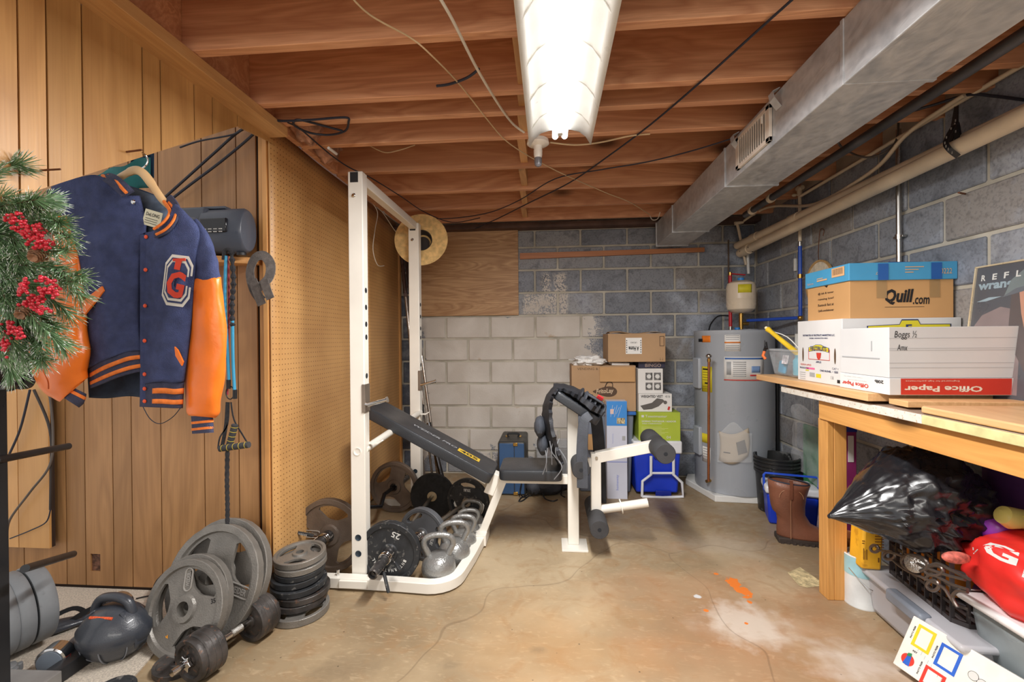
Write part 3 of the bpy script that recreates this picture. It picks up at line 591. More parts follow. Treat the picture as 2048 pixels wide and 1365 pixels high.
# ================================================================ POWER BENCH
wp_ = mat('white powder coated steel', (236, 232, 222), .36, var=.05, scale=3); vinyl = mat('black vinyl', (50, 53, 58), .36, var=.1, scale=3, bump=.25, bscale=180)
foam = mat('grey foam', (62, 62, 64), .85, var=.12, bump=.4, bscale=300); print_w = mat('white print', (214, 214, 210), .6, var=0); print_g = mat('grey print', (156, 158, 162), .6, var=0)
print_k = mat('black print', (30, 28, 30), .6, var=0); print_y = mat('yellow print', (222, 186, 60), .6, var=0); print_o = mat('orange paint mark', (240, 160, 40), .6, var=0)
rk = thing('power_bench', 'white steel weight bench with tall rack posts and black vinyl pads', 'weight bench', (-2.3, -1.35, 0))
def perf(y, s, H):                                        # one rack post with holes, standing at depth y, facing -Y
    x0, x1 = -2.765, -2.69; ya, yb = y-.03, y+.03
    m = MB(); n = 12
    zs_ = [.05]+[P(0+715, p_, Y=-1.868).z for p_ in (1073, 1030)]
    m.bb((x0, ya, .05), (x1, yb, H)); o = m.build('rack_post', wp_, rk, bevel=.004)
    MB().bb((x0+.012, ya-.0015, H-.055), (x1-.022, ya+.002, H-.004)).build('end_cap', black, o, smooth=False, bevel=.001)
    MB().lathe([(.0, .0), (.011, 0), (.011, .004), (.006, .009), (0, .009)], 14, aim((x0+.03, ya, H-.12), (0, -1, 0)), caps=False).build('bolt', chrome, o)
    for z in ((.155, .235) if s < 0 else (.195, .285)): MB().lathe([(0, 0), (.014, 0), (.016, .0012)], 20, aim((x0+.036, ya-.0002, z), (0, -1, 0)), caps=False).build('hole', mat('hollow tube shade', (70, 84, 98), .3, .6, var=0), o)
    MB().lathe([(.013, -.02), (.013, .001), (.019, .003), (.019, -.001)], 20, aim((x0+.036, ya-.0005, .665), (0, -1, 0)), caps=False).build('tube_end', wp_, o)
    for z in (1.47, 1.385, 1.3, 1.235, 1.04): MB().lathe([(0, 0), (.014, 0)], 16, aim((x1+.0003, y, z), (1, 0, 0)), caps=False).build('side_hole', mat('deep hole', (30, 34, 40), .8, var=0), o)
    # bar catch
    pl_ = MB().bb((x1-.012, ya-.006, .86), (x1+.006, yb-.004, 1.0)).build('bar_catch', mat('worn steel plate', (150, 138, 126), .35, .8, var=.15), o, smooth=False, bevel=.002)
    MB().tube([(x1, y-.025, .9), (x1+.02, y-.03, .9), (x1+.115, y-.03, .925)], .0105, 12).build('catch_peg', chrome, pl_)
    MB().cyl((x1+.113, y-.03, .9245), (x1+.118, y-.03, .9258), .015).build('peg_tip', chrome, pl_)
    MB().tube([(x0-.006, y, .885), (x0, y, .885)], .01, 8).build('bolt', chrome, o)
    return o
perf(-1.84, -1, 2.06); perf(-.88, 1, 2.05)
MB().beam((-2.728, -1.84, 2.035), (-2.728, -.88, 2.03), .05, .05, ext=-.03).build('top_crossbar', wp_, rk, smooth=False, bevel=.004)
# round cross tube that the back pad rests on
MB().tube([(-2.705, -1.84, .668), (-2.70, -.88, .70)], .02, 14).build('support_tube', wp_, rk)
for y in (-1.81, -.92): MB().prism([(-.03, 0), (.045, 0), (.07, .016), (.065, .02), (.04, .008), (-.03, .008)], -.012, .012, frame((-2.69, y, .69), (1, 0, 0), (0, 0, 1))).build('adjust_hook', wp_, rk, smooth=False, bevel=.001)
# U-shaped base: front rail, curved corner, rail to the middle joint; mirrored at the back
YC = -1.36
def base(sy):
    f = lambda y: YC+(y-YC)*sy
    pts = [(-3.0, f(-1.90), .033), (-2.75, f(-1.90), .033), (-2.5, f(-1.91), .033), (-2.36, f(-1.92), .033)]+[(-2.36+.13*math.sin(a*PI/2/6*.9), f(-1.92+.13-.13*math.cos(a*PI/2/6*.9)), .033) for a in range(1, 7)]+[(-2.205, f(-1.62), .033), (-2.185, f(-1.42), .036)]
    MB().tube(pts, [(.036, .036)]*len(pts), 4, flat=(0, 0, 1)).build('base_rail', wp_, rk, bevel=.003, ang=50)
base(1); base(-1)
MB().bb((-2.80, -1.937, .016), (-2.66, -1.9, .052)).build('weld_plate', wp_, rk, smooth=False, bevel=.002)
MB().bb((-2.222, -1.44, .01), (-2.15, -1.28, .075)).build('joint_plate', wp_, rk, smooth=False, bevel=.003)
for x, y in ((-2.21, -1.43), (-2.82, -1.9), (-2.655, -1.9)): MB().cyl((x, y, .05), (x, y, .088), .007, n=8).build('bolt', chrome, rk)
MB().beam((-2.185, YC, .05), (-2.045, YC, .40), .06, .045).build('slanted_leg', wp_, rk, smooth=False, bevel=.003)
MB().beam((-2.14, YC, .30), (-2.09, YC, .42), .075, .06).build('hinge_sleeve', wp_, rk, smooth=False, bevel=.004)
MB().beam((-2.06, YC, .388), (-1.60, YC, .388), .045, .05).build('seat_rail', wp_, rk, smooth=False, bevel=.003)
def pad(name, L, W, T, M, mt=vinyl, r=.035):
    poly = []
    for cx, cy, a0 in ((L/2-r, W/2-r, 0), (-L/2+r, W/2-r, 90), (-L/2+r, -W/2+r, 180), (L/2-r, -W/2+r, 270)):
        for k in range(5): a = math.radians(a0+k*22.5); poly.append((cx+r*math.cos(a), cy+r*math.sin(a)))
    n = len(poly); lv = [(0, .93), (.18, 1.0), (.72, 1.0), (.92, .975), (1, .9)]; m = MB()
    m.loft([[M@V((x-(1-k)*(.12*L if L < W else .1*W)*(1 if x > 0 else -1)*2*.5, y-(1-k)*.1*W*(1 if y > 0 else -1), T*z)) for x, y in poly] for z, k in lv])
    return m.build(name, mt, rk, bevel=.004, ang=60)
a, b = V((-2.86, -1.36, .775)), V((-2.125, -1.36, .385)); d = (b-a); cM = frame((a+b)/2, d, (0, 1, 0))
bp = pad('back_pad', d.length, .27, .062, cM); MB().beam(a+V((.04, 0, -.018)), b+V((-.03, 0, -.018)), .05, .03).build('pad_frame', wp_, rk, smooth=False, bevel=.002)
Mt = cM@Matrix.Translation((0, -.0, .0625))@Matrix.Rotation(0, 4, 'Z')
text('WEIDER PRO', Mt@Matrix.Translation((-.0, -.01, .0)), .3, .03, print_g, bp, ext=.001, shear=.2, bold=.02)
decal(rect(.16, -.045, .305, .015), Mt, print_y, bp, 'emblem', .0012); text('405', Mt@Matrix.Translation((.2325, -.015, 0)), .12, .036, print_k, bp, ext=.0016, bold=.03)
pad('seat_pad', .36, .29, .06, Matrix.Translation((-1.885, -1.36, .415)))
# front upright with foot plate
MB().bb((-1.672, YC-.03, .012), (-1.608, YC+.03, .86)).build('front_upright', wp_, rk, smooth=False, bevel=.004)
MB().bb((-1.71, YC-.1, 0), (-1.56, YC+.06, .012)).build('foot_plate', wp_, rk, smooth=False, bevel=.003)
# leg developer
MB().bb((-1.535, YC-.026, .16), (-1.478, YC+.026, .545)).build('lever_tube', wp_, rk, smooth=False, bevel=.003)
MB().beam((-1.505, YC, .52), (-1.165, YC, .592), .05, .062).build('lever_arm', wp_, rk, smooth=False, bevel=.003)
MB().beam((-1.62, YC, .49), (-1.50, YC, .49), .03, .05).build('pivot_bracket', wp_, rk, smooth=False, bevel=.002)
MB().cyl((-1.505, YC-.03, .525), (-1.505, YC-.036, .525), .008).build('bolt', chrome, rk)
MB().cyl((-1.48, YC, .212), (-1.21, YC-.01, .262), .025).build('weight_peg', wp_, rk); MB().cyl((-1.365, YC-.003, .233), (-1.358, YC-.003, .2345), .042).build('peg_collar', wp_, rk)
def roller(x, z, r, y0, y1, gap=.035):
    for s_, y in ((-1, y0), (1, y1)):
        o = MB().lathe([(r*.93, 0), (r, .006), (r, .165), (r*.93, .172)], 28, aim((x, YC+s_*gap, z), (0, s_, 0))).build('foam_roller', foam, rk)
        MB().lathe([(0, 0), (.011, 0)], 12, aim((x, YC+s_*(gap+.1725), z), (0, s_, 0)), caps=False).build('roller_hole', mat('deep hole', (30, 34, 40)), o)
    MB().cyl((x, YC-gap, z), (x, YC+gap, z), .012).build('roller_rod', wp_, rk)
roller(-1.155, .595, .055, 0, 0); roller(-1.508, .175, .052, 0, 0, .03); roller(-1.605, .50, .05, 0, 0, .032)
a, b = V((-1.765, YC, .895)), V((-1.515, YC, .73)); cM = frame((a+b)/2, b-a, (0, 1, 0)); pad('arm_curl_pad', (b-a).length, .33, .05, cM)
# ---- weighted vest draped over the curl pad
vm = mat('black nylon', (42, 44, 50), .62, var=.2, scale=12, bump=.5, bscale=240)
vest = thing('weighted_vest', 'black weighted workout vest draped over the arm curl pad', 'vest', (-1.74, -1.45, .5))
def slab(name, pts, wdt, th, mt, par, n=6, jit=.0, flat=(0, 1, 0)):
    sp = spline(pts, n); rs = [(w_*.707, t*.707) for w_, t in zip(interp(wdt, len(sp)), interp(th, len(sp)))]
    if jit: rs = [(a_*(1+jit*noise.noise(V((i*.7, 1, 2)))), b_*(1+jit*noise.noise(V((i*.9, 5, 2))))) for i, (a_, b_) in enumerate(rs)]
    return MB().tube(sp, rs, 4 if not jit else 8, flat=flat).build(name, mt, par, bevel=.004 if not jit else 0, ang=50)
def interp(w_, n):
    if not isinstance(w_, (list, tuple)): return [w_]*n
    o = []
    for i in range(n):
        t = i/(n-1)*(len(w_)-1); k = min(int(t), len(w_)-2); o.append(w_[k]+(w_[k+1]-w_[k])*(t-k))
    return o
# back panel hangs down on the left, front pockets lie over the top
slab('back_panel', [(-1.735, -1.37, .93), (-1.775, -1.38, .87), (-1.79, -1.4, .78), (-1.775, -1.42, .66), (-1.74, -1.43, .56), (-1.71, -1.44, .50)], [.24, .26, .28, .28, .24, .16], [.02, .028, .034, .036, .03, .02], vm, vest, jit=.25)
slab('front_panel', [(-1.75, -1.36, .935), (-1.68, -1.36, .925), (-1.6, -1.36, .885), (-1.53, -1.37, .835), (-1.475, -1.37, .80)], [.15, .22, .26, .28, .24], [.025, .03, .045, .06, .04], vm, vest, jit=.3)
vm2 = mat('charcoal nylon', (66, 70, 78), .6, var=.15, scale=14, bump=.4, bscale=260)
for k, (x, z) in enumerate(((-1.83, .70), (-1.815, .60))):
    MB().ball((x, -1.42, z+.01), (.035, .12, .06), 16, 10, fn=lambda d: 1+.1*noise.noise(d*3)).build('weight_pocket', vm2, vest)
for k in range(6): MB().ball((-1.60+.024*k, -1.48, .905-.018*k), (.014, .06, .04), 10, 8, Matrix.Rotation(.5, 3, 'Y')).build('weight_pocket', vm2 if k % 2 else vm, vest)
MB().box((-1.52, -1.50, .885), (.10, .09, .012), (0, .55, 0)).build('pocket_flap', vm2, vest, bevel=.004)
MB().box((-1.497, -1.535, .893), (.035, .012, .022), (0.6, .55, 0)).build('red_badge', mat('red badge', (190, 40, 48), .6, var=.1), vest, bevel=.002)
for k in range(7):
    a = rnd.uniform(-1.8, -1.72); z = rnd.uniform(.5, .64)
    MB().tube(spline([(a, -1.575+rnd.uniform(0, .02), z+.06), (a+rnd.uniform(-.03, .04), -1.585, z), (a+rnd.uniform(-.02, .05), -1.57, z-.07)], 5), .003, 5).build('lace', mat('grey cord', (120, 122, 126), .6), vest)
slab('belt_strap', [(-1.55, -1.545, .80), (-1.585, -1.555, .77), (-1.595, -1.56, .69), (-1.60, -1.56, .58), (-1.598, -1.56, .46), (-1.598, -1.56, .40)], [.05, .055, .06, .062, .062, .062], .006, vm2, vest, flat=(1, 0, 0))
slab('belt_strap', [(-1.50, -1.18, .80), (-1.48, -1.17, .7), (-1.465, -1.17, .5), (-1.46, -1.17, .18)], .075, .006, vm, vest, flat=(1, 0, 0))
# ================================================================ WEIGHT PLATES
iron_g = mat('hammertone grey iron', (130, 126, 120), .42, .35, var=.1, scale=12, bump=.35, bscale=160); iron_b = mat('brown grey iron', (118, 106, 96), .48, .35, var=.14, scale=9, bump=.35, bscale=160)
iron_k = mat('black rubber', (42, 44, 47), .6, var=.25, scale=14, wear=(110, 108, 104)); iron_o = mat('worn black iron', (74, 70, 68), .45, .3, var=.3, scale=16, bump=.3, bscale=90, wear=(120, 88, 70))
def plate_mb(R, T, n=3, sp=.23, r1=.34, r2=.80, hub=.2, hole=.115, rim=.86, dish=.45, ph=0, solid=False):
    m = MB(); K = 5; J_ = 7                                # spoke steps, gap steps
    rr = [hole, hub*.92, hub, hub+.03, r1, r1+.04, (r1+r2)/2, r2-.06, r2, rim-.015, rim+.01, .985, 1.0]
    hh = [1, 1, .98, dish, dish, dish, dish, dish, dish, dish, .97, 1.0, .88]
    th_all = []
    for r in rr:
        w_ = sp; 
        if not solid:
            e = min(abs(r-r1), abs(r-r2)); 
            if r1-.001 <= r <= r2+.001 and e < .03: w_ = sp*1.25
        hw = math.asin(min(.92, w_/max(r, .26))) ; hw = min(hw, PI/n*.86); th = []
        for s_ in range(n):
            c0 = ph+2*PI*s_/n
            for k in range(K): th.append(c0-hw+2*hw*k/K)
            for k in range(J_): th.append(c0+hw+(2*PI/n-2*hw)*k/J_)
        th_all.append(th)
    N = n*(K+J_); top = []; bot = []
    vs = []
    for r, h, th in zip(rr, hh, th_all):
        for a in th: vs.append((R*r*math.cos(a), R*r*math.sin(a), T/2*h))
    o = len(vs)
    for r, h, th in zip(rr, hh, th_all):
        for a in th: vs.append((R*r*math.cos(a), R*r*math.sin(a), -T/2*h))
    fs = []; nr = len(rr); keep = {}
    for i in range(nr-1):
        for j in range(N):
            gap = (j % (K+J_)) >= K
            keep[i, j] = not (gap and not solid and rr[i] >= r1-.001 and rr[i+1] <= r2+.001)
    for i in range(nr-1):
        for j in range(N):
            if not keep[i, j]: continue
            j2 = (j+1) % N; a, b, c, d = i*N+j, i*N+j2, (i+1)*N+j2, (i+1)*N+j
            fs.append((a, d, c, b)); fs.append((o+a, o+b, o+c, o+d))
            if i == 0 or not keep[i-1, j]: fs.append((a, b, o+b, o+a))
            if i == nr-2 or not keep[i+1, j]: fs.append((d, o+d, o+c, c))
            if not keep[i, j2]: fs.append((b, c, o+c, o+b))
            if not keep[i, (j-1) % N]: fs.append((a, o+a, o+d, d))
    return m.add(vs, fs)
emb = mat('worn raised iron', (168, 164, 158), .4, .3, var=.05)  # lighter iron where the raised lettering is worn
def plate(label, c, nrm, R, T, mt, roll=0, style='grip', words=None, mark=None, group=None, cat='weight plate'):
    t = thing('weight_plate', label, cat, (0, 0, 0), group)
    if style == 'grip': m = plate_mb(R, T, 3, sp=.30, r1=.42, r2=.80, hub=.27, hole=.155 if R < .2 else .125, dish=.35)
    elif style == 'rubber': m = plate_mb(R, T, 3, sp=.36, r1=.60, r2=.83, rim=.88, hub=.24, dish=.8)
    elif style == 'disc': m = plate_mb(R, T, 3, solid=True, dish=.96, hub=.22, rim=.9)
    elif style == 'small': m = plate_mb(R, T, 3, sp=.30, r1=.42, r2=.78, rim=.86, hub=.28, hole=.18, dish=.6)
    else: m = plate_mb(R, T, 3, solid=True, dish=.62, hub=.27, hole=.13, rim=.83)
    m.build('disc', mt, t, ang=30)
    for s_, r_, an, wd, ht, mm in (words or []):
        M_ = Matrix.Rotation(math.radians(an), 4, 'Z')@Matrix.Translation((0, R*r_, T/2*(.36 if style == 'grip' else .66 if style != 'disc' else .98)))
        if style == 'rubber': M_ = M_@Matrix.Translation((0, 0, T/2*.18))
        M_ = M_@Matrix.Rotation(math.radians(mark or 0), 4, 'Z')
        if mm is None:                                    # embossed word in a raised oval
            L_ = wd/2; oo = [(L_+ht*.9*math.cos(a), ht*.9*math.sin(a)) for a in [PI*(-.5+k/8) for k in range(9)]]+[(-L_+ht*.9*math.cos(a), ht*.9*math.sin(a)) for a in [PI*(.5+k/8) for k in range(9)]]
            MB().tube([M_@V((x, y, .001)) for x, y in oo], .003, 5, closed=True).build('embossed_border', emb, t)
            text(s_, M_, wd, ht, emb, t, name='embossed_lettering', ext=.0025, bold=.03)
        else: text(s_, M_, wd, ht, mm, t, ext=.0012, bold=.02)
    place(t, aim(c, nrm, roll)); return t
def ring_text(t, s, R, z, ht, a0, da, m):                # letters around a plate, before placing
    for k, ch in enumerate(s):
        if ch == ' ': continue
        a = math.radians(a0-da*k); M_ = Matrix.Rotation(a-PI/2, 4, 'Z')@Matrix.Translation((0, R, z)); text(ch, M_, ht*.8, ht, m, t, name='letter')
def bar(name, label, pts, r, sl_r, sl_len, mt, sm, cat='barbell'):
    t = thing(name, label, cat, pts[0]); MB().tube(pts, r, 12).build('bar', mt, t)
    for e, nx in ((pts[0], pts[1]), (pts[-1], pts[-2])):
        e = V(e); d = (e-V(nx)).normalized()
        MB().lathe([(sl_r, 0), (sl_r, sl_len-.004), (sl_r*.8, sl_len), (sl_r*.72, sl_len), (sl_r*.68, sl_len-.02), (sl_r*.3, sl_len-.02), (sl_r*.25, sl_len-.008), (0, sl_len-.008)], 24, aim(e, d), caps=False).build('sleeve', sm, t)
        MB().lathe([(r, -.028), (sl_r*1.28, -.026), (sl_r*1.28, -.008), (sl_r*1.1, 0)], 24, aim(e, d)).build('collar', sm, t)
    return t
grime = mat('scuffed dark steel', (88, 86, 86), .35, .7, var=.3, scale=20, wear=(190, 186, 180)); rod = mat('dull steel bar', (160, 154, 144), .35, .9, var=.15)
def clip(label, c, d, r, h1, h2, word=True):             # spring collar with two handles
    t = thing('spring_collar', label, 'clip', c); d = V(d).normalized(); A_ = aim(c, d)
    pts = [A_@V(((r+.004)*math.cos(a), (r+.004)*math.sin(a), .016*a/(2*PI)/1.2)) for a in [i*PI/7 for i in range(34)]]
    MB().tube(pts, .0028, 6).build('spring', chrome, t)
    for h, e in ((h1, pts[0]), (h2, pts[-1])):
        h = V(h); dd = (h-e); MB().tube([e, e+dd*.5], .0026, 6).build('wire', chrome, t)
        g = MB().tube([e+dd*.45, e+dd*.5, e+dd*.95, e+dd], [.006, .0085, .0085, .006], 8).build('grip', iron_k, t)
        if word: text('WEIDER', frame(e+dd*.72+V((0, -.0087, .0)), -dd if dd.x < 0 else dd, UP), .045, .009, print_w, g, ext=.0005)
    return t
# barbell 1 (bent curl bar, left), barbell 2 (straight, with the 25 plate), barbell 3 (behind)
f1, r1_ = V((-2.935, -1.75, .192)), V((-2.875, -.93, .178)); d1 = (f1-r1_).normalized()
bar('curl_bar', 'bent curl barbell standing on two plates against the pegboard', [f1+d1*.03, along(f1, r1_, .2), along(f1, r1_, .35)+V((.03, 0, -.03)), along(f1, r1_, .5), along(f1, r1_, .65)+V((.03, 0, -.04)), along(f1, r1_, .8), r1_-d1*.03], .013, .024, .2, mat('black bar', (36, 38, 44), .3, .6), grime)
plate('brown grey plate on the front of the curl barbell beside the pegboard', f1, d1, .192, .032, iron_b, roll=math.radians(20), words=[('WEIDER', .56, 70, .075, .02, None)], mark=90)
plate('brown grey plate on the far end of the curl barbell by the pegboard', r1_, d1, .178, .032, iron_b, roll=math.radians(75))
clip('spring collar with word on its grip, on the curl barbell sleeve', f1+d1*.05, d1, .024, f1+V((-.155, -.08, .045)), f1+V((-.135, -.13, -.055)))
f2, r2_ = V((-2.578, -1.84, .155)), V((-2.61, -1.0, .155)); d2 = (f2-r2_).normalized(); d2 = V((-.26, -1, 0.02)).normalized()
r2_ = V((-2.57, -1.04, .16)); d2 = (f2-r2_).normalized()
bar('barbell', 'straight barbell lying behind the front rack post with a 25 plate', [f2+d2*.03, r2_-d2*.03], .0125, .024, .19, rod, grime)
p25 = plate('scuffed black plate marked 25 in white, near end of a barbell', f2, d2, .155, .04, iron_k, style='deep', words=[('25', .62, -22, .045, .03, print_w)], mark=180)
pr = bpy.data.objects.new('tmp', None)
ROOT['x'] = V((0, 0, 0))
for k, ch in enumerate('INTERNATIONAL'):
    a = math.radians(335-11*k); M_ = Matrix.Rotation(a-PI/2, 4, 'Z')@Matrix.Translation((0, .088, .0125)); text(ch, M_, .011, .016, print_w, p25, name='letter', ext=.001, bold=.02)
plate('plain black rubber disc on the far end of a barbell', r2_, d2, .152, .03, mat('matte black rubber', (24, 25, 27), .8, var=.3, scale=20), style='disc')
MB().lathe([(.012, 0), (.033, 0), (.033, .003), (.012, .003)], 20, aim(r2_+d2*.017, d2), caps=False).build('hub_ring', mat('old brass ring', (196, 180, 150), .4, .5, var=.2)); bpy.data.objects['hub_ring']['label'] = 'pale metal washer on the barbell against the plain black disc'; bpy.data.objects['hub_ring']['category'] = 'washer'; bpy.data.objects['hub_ring'].name = 'washer'
clip('spring collar hanging on the sleeve by the 25 plate', f2+d2*.055, d2, .024, f2+V((.10, -.14, -.02)), f2+V((.05, -.16, -.115)))
f3, r3_ = V((-2.475, -1.60, .145)), V((-2.315, -1.1, .15)); d3 = (f3-r3_).normalized()
bar('barbell', 'barbell resting between two rubber grip plates behind the kettlebells', [f3+d3*.03, r3_-d3*.0], .0125, .024, .13, rod, mat('clean steel sleeve', (158, 156, 154), .3, .9))
plate('dark rubber plate with grip slots at the near end, behind the kettlebells', f3, d3, .145, .035, mat('grey rubber', (84, 86, 90), .55, var=.15), style='rubber', roll=math.radians(60), words=[('25LBS', .47, 70, .05, .018, print_w), ('25LBS', .47, 190, .05, .018, print_w)])
plate('black rubber plate with grip slots and 25LBS lettering nearest the bench leg', r3_, d3, .15, .035, iron_k, style='rubber', roll=math.radians(30), words=[('25LBS', .5, -30, .05, .018, print_w)], mark=180)
clip('small chrome spring collar between the kettlebells and the rubber plates', f3+d3*.05, d3, .024, f3+V((.03, -.08, -.05)), f3+V((-.0, -.09, -.08)), False)
# ---- kettlebells
kb_m = mat('silver hammertone', (150, 150, 148), .32, .55, var=.08, bump=.6, bscale=110)
def kettle(s=1.):
    t = thing('kettlebell', 'x', 'kettlebell', (0, 0, 0), 'silver kettlebells beside the rack')
    b = MB().lathe([(.0, 0), (.052, 0), (.068, .006), (.088, .035), (.094, .07), (.088, .105), (.07, .13), (.045, .147), (0, .152)], 28, caps=False).build('body', kb_m, t)
    pts = [(-.05, 0, .135), (-.062, 0, .16), (-.078, 0, .195), (-.072, 0, .225), (-.045, 0, .242), (0, 0, .247), (.045, 0, .242), (.072, 0, .225), (.078, 0, .195), (.062, 0, .16), (.05, 0, .135)]
    MB().tube(spline(pts, 4), .0165, 12).build('handle', kb_m, t); return t
kbs = [(-2.34, -1.80, .93, 10, 'nearest silver kettlebell at the curve of the white base rail'), (-2.295, -1.635, .92, 14, 'second silver kettlebell from the front'), (-2.275, -1.483, .82, 6, 'third silver kettlebell in the row'),
       (-2.268, -1.346, .75, 12, 'fourth silver kettlebell in the row'), (-2.27, -1.208, .78, -8, 'farthest silver kettlebell in front of the rubber plate')]
kp = kettle()
for i, (x, y, s_, an, lb) in enumerate(kbs):
    t = kp if i == len(kbs)-1 else copytree(kp)
    place(t, Matrix.Translation((x, y, 0))@Matrix.Rotation(math.radians(an), 4, 'Z')@Matrix.Scale(s_, 4)); t['label'] = lb
# ================================================================ LEFT SIDE: PLATES, DUMBBELL, BAG, PLATE RACK
def lean(px, py, R_, th, az, Z=0):                        # centre and normal of a plate standing on the floor point under (px,py), leaning back by th
    b = P(px, py, Z=Z); n = V((math.cos(az)*math.cos(th), math.sin(az)*math.cos(th), math.sin(th)))
    up = (V((0, 0, 1))-n*n.z).normalized(); return b+up*R_+V((0, 0, 0)), n
c, n = V((-3.181, -2.265, .216)), V((-.12, -.935, .335)).normalized(); g_ = 'large grey plates leaning on the stair wall'
plate('big grey three hole plate leaning at the back, closest to the stair wall', c+V((-.002, .055, .001)), n, .225, .035, iron_g, roll=.3, group=g_)
plate('big grey three hole plate with raised word, front of the large leaning pair', c, n, .222, .035, iron_g, roll=math.radians(-32), words=[('WEIDER', .6, -68, .085, .024, None), (' ', .6, 55, .04, .02, print_g)], mark=90, group=g_)
c2, n2 = V((-3.205, -2.385, .170)), V((-.12, -.94, .32)).normalized(); g_ = 'medium grey plates leaning on the large pair'
plate('medium grey plate sandwiched between the front plate and the large pair', c2+V((-.004, .036, .004)), n2, .178, .03, iron_g, roll=.2, group=g_)
t = plate('medium grey three hole plate with raised word and a 35 mark, foremost leaning plate', c2+V((0, -.0, 0)), n2, .178, .032, iron_g, roll=math.radians(0), words=[('WEIDER', .58, 8, .05, .018, None), ('35', .72, -72, .02, .018, print_k), ('4', .62, 155, .012, .014, print_o)], mark=90, group=g_)
# ---- stack of plates
sx, sy = -2.93, -2.075; z = .0; layers = [(.125, .030, iron_g, 'grip', 'bottom grey plate of the stack', .0), (.118, .026, iron_o, 'grip', 'second plate from the bottom of the stack, grey with dark edge', .01), (.118, .026, iron_o, 'solid', 'worn black plate third from the bottom of the stack', .02),
    (.120, .026, iron_k, 'solid', 'scuffed black plate fourth from the bottom of the stack', .0), (.112, .026, iron_k, 'solid', 'scuffed black plate fifth from the bottom of the stack', -.01), (.108, .022, iron_k, 'solid', 'dark plate sixth from the bottom, under the two grey plates', .0), (.112, .024, iron_g, 'grip', 'grey plate second from the top of the stack', 0), (.113, .026, iron_g, 'grip', 'thin grey three hole plate on top of the stack', -.008)]
for k, (R_, T_, m_, st2, lb, dx) in enumerate(layers):
    tilt = .015*(k > 0)+.02*k/3
    plate(lb, (sx+dx+(.03 if k == 0 else 0), sy-(.03 if k == 0 else 0)+.006*k, z+T_/2+.002+.004*k), V((math.sin(-tilt*.3), -math.sin(tilt), 1)), R_, T_, m_, roll=k*.9, style='grip' if st2 == 'grip' else 'deep', group='stack of small plates')
    z += T_
# ---- dumbbell
da, db = V((-3.045, -2.50, .081)), V((-2.982, -2.275, .081)); dd = (db-da).normalized()
t = thing('dumbbell', 'adjustable dumbbell with chrome handle and worn iron plates lying on the concrete', 'dumbbell', da)
MB().cyl(da-dd*.105, db+dd*.095, .0125, n=16).build('handle_bar', chrome, t)
MB().cyl(da+dd*.115, db-dd*.075, .0145, n=16).build('grip', mat('knurled chrome', (196, 194, 190), .35, 1, bump=.6, bscale=500), t)
for s_, o, k in ((1, da, -1), (-1, db, 1)):
    for i in range(4):
        M_ = aim(o+dd*k*(-.030+.0215*i), dd*k, .4*i); R_ = .081-(.005 if i == 3 else 0)
        d_ = MB().lathe([(.015, -.012), (R_*.3, -.012), (R_*.32, -.004), (R_*.72, -.004), (R_*.78, -.013), (R_*.95, -.014), (R_, -.009), (R_, .009), (R_*.95, .014), (R_*.78, .013), (R_*.72, .004), (R_*.32, .004), (R_*.3, .012), (.015, .012)], 36, M_).build('dumbbell_plate', iron_o, t)
    for kk, ch in enumerate('WEIDER 7.5 LBS'):
        if ch == ' ': continue
        a = math.radians(150-22*kk); M2 = aim(o+dd*k*.052, dd*k*(1 if k < 0 else 1))@Matrix.Rotation(a-PI/2, 4, 'Z')@Matrix.Translation((0, .045, .0)); text(ch, M2, .007, .010, iron_o, t, name='embossed_letter', ext=-.008)
    st_ = [((.03 if i % 2 == 0 else .019)*math.cos(PI*i/6), (.03 if i % 2 == 0 else .019)*math.sin(PI*i/6)) for i in range(12)]
    MB().prism(st_, .050, .062, aim(o, dd*k)).build('star_nut', chrome, t, bevel=.002)
plate('small dark iron plate flat under the near end of the dumbbell', (-3.17, -2.47, .013), (0.05, -.05, 1), .075, .022, iron_o, style='deep')
plate('small grey plate lying flat on the carpet edge at the bottom of the picture', (-3.27, -2.63, .018), (0, -.1, 1), .072, .02, iron_k, style='deep')
# ---- leather kettlebell bag
bgm = mat('black leather', (58, 62, 70), .34, var=.1, bump=.15, bscale=220, coat=.2)
bc = V((-3.46, -2.43, 0)); t = thing('kettlebell_bag', 'black leather kettlebell bag with hoop handle and red logo on the carpet', 'bag', bc)
def bagr(d): return 1+.022*math.cos(4*math.atan2(d.y, d.x))*(1-abs(d.z))
bd = MB().ball(bc+V((0, 0, .104)), (.122, .10, .108), 32, 18, fn=lambda d: (1.0 if d.z < .35 else 1-.1*(d.z-.35)) * bagr(d)*(1.07 if abs(d.z) < .3 else 1)).build('body', bgm, t)
for a in (-2.1, -1.3, -.55, .3, 1.2, 2.4):
    sm_ = [bc+V((.112*1.085*math.cos(a)*math.cos(p_)*bagr(V((math.cos(a), math.sin(a), 0)))*1., .092*1.085*math.sin(a)*math.cos(p_)*bagr(V((math.cos(a), math.sin(a), 0))), .09+.094*math.sin(p_)*1.01)) for p_ in [x*.2-1.1 for x in range(12)]]
    MB().tube(sm_, .0022, 5).build('seam', mat('grey piping', (120, 124, 132), .5), bd)
MB().tube(spline([bc+V(v) for v in ((-.075, .0, .14), (-.08, .0, .185), (-.055, 0, .222), (0, 0, .232), (.052, 0, .218), (.072, 0, .18), (.07, 0, .14))], 5), .0165, 12).build('handle', bgm, t)
for s_ in (1, -1):
    MB().grid(lambda u, v: bc+V((s_*(.055+.062*math.sin(min(1, v*1.3)*PI/2)+.003), (u-.5)*.075, .19-.13*v)), 4, 8).build('side_flap', bgm, t, solid=.006)
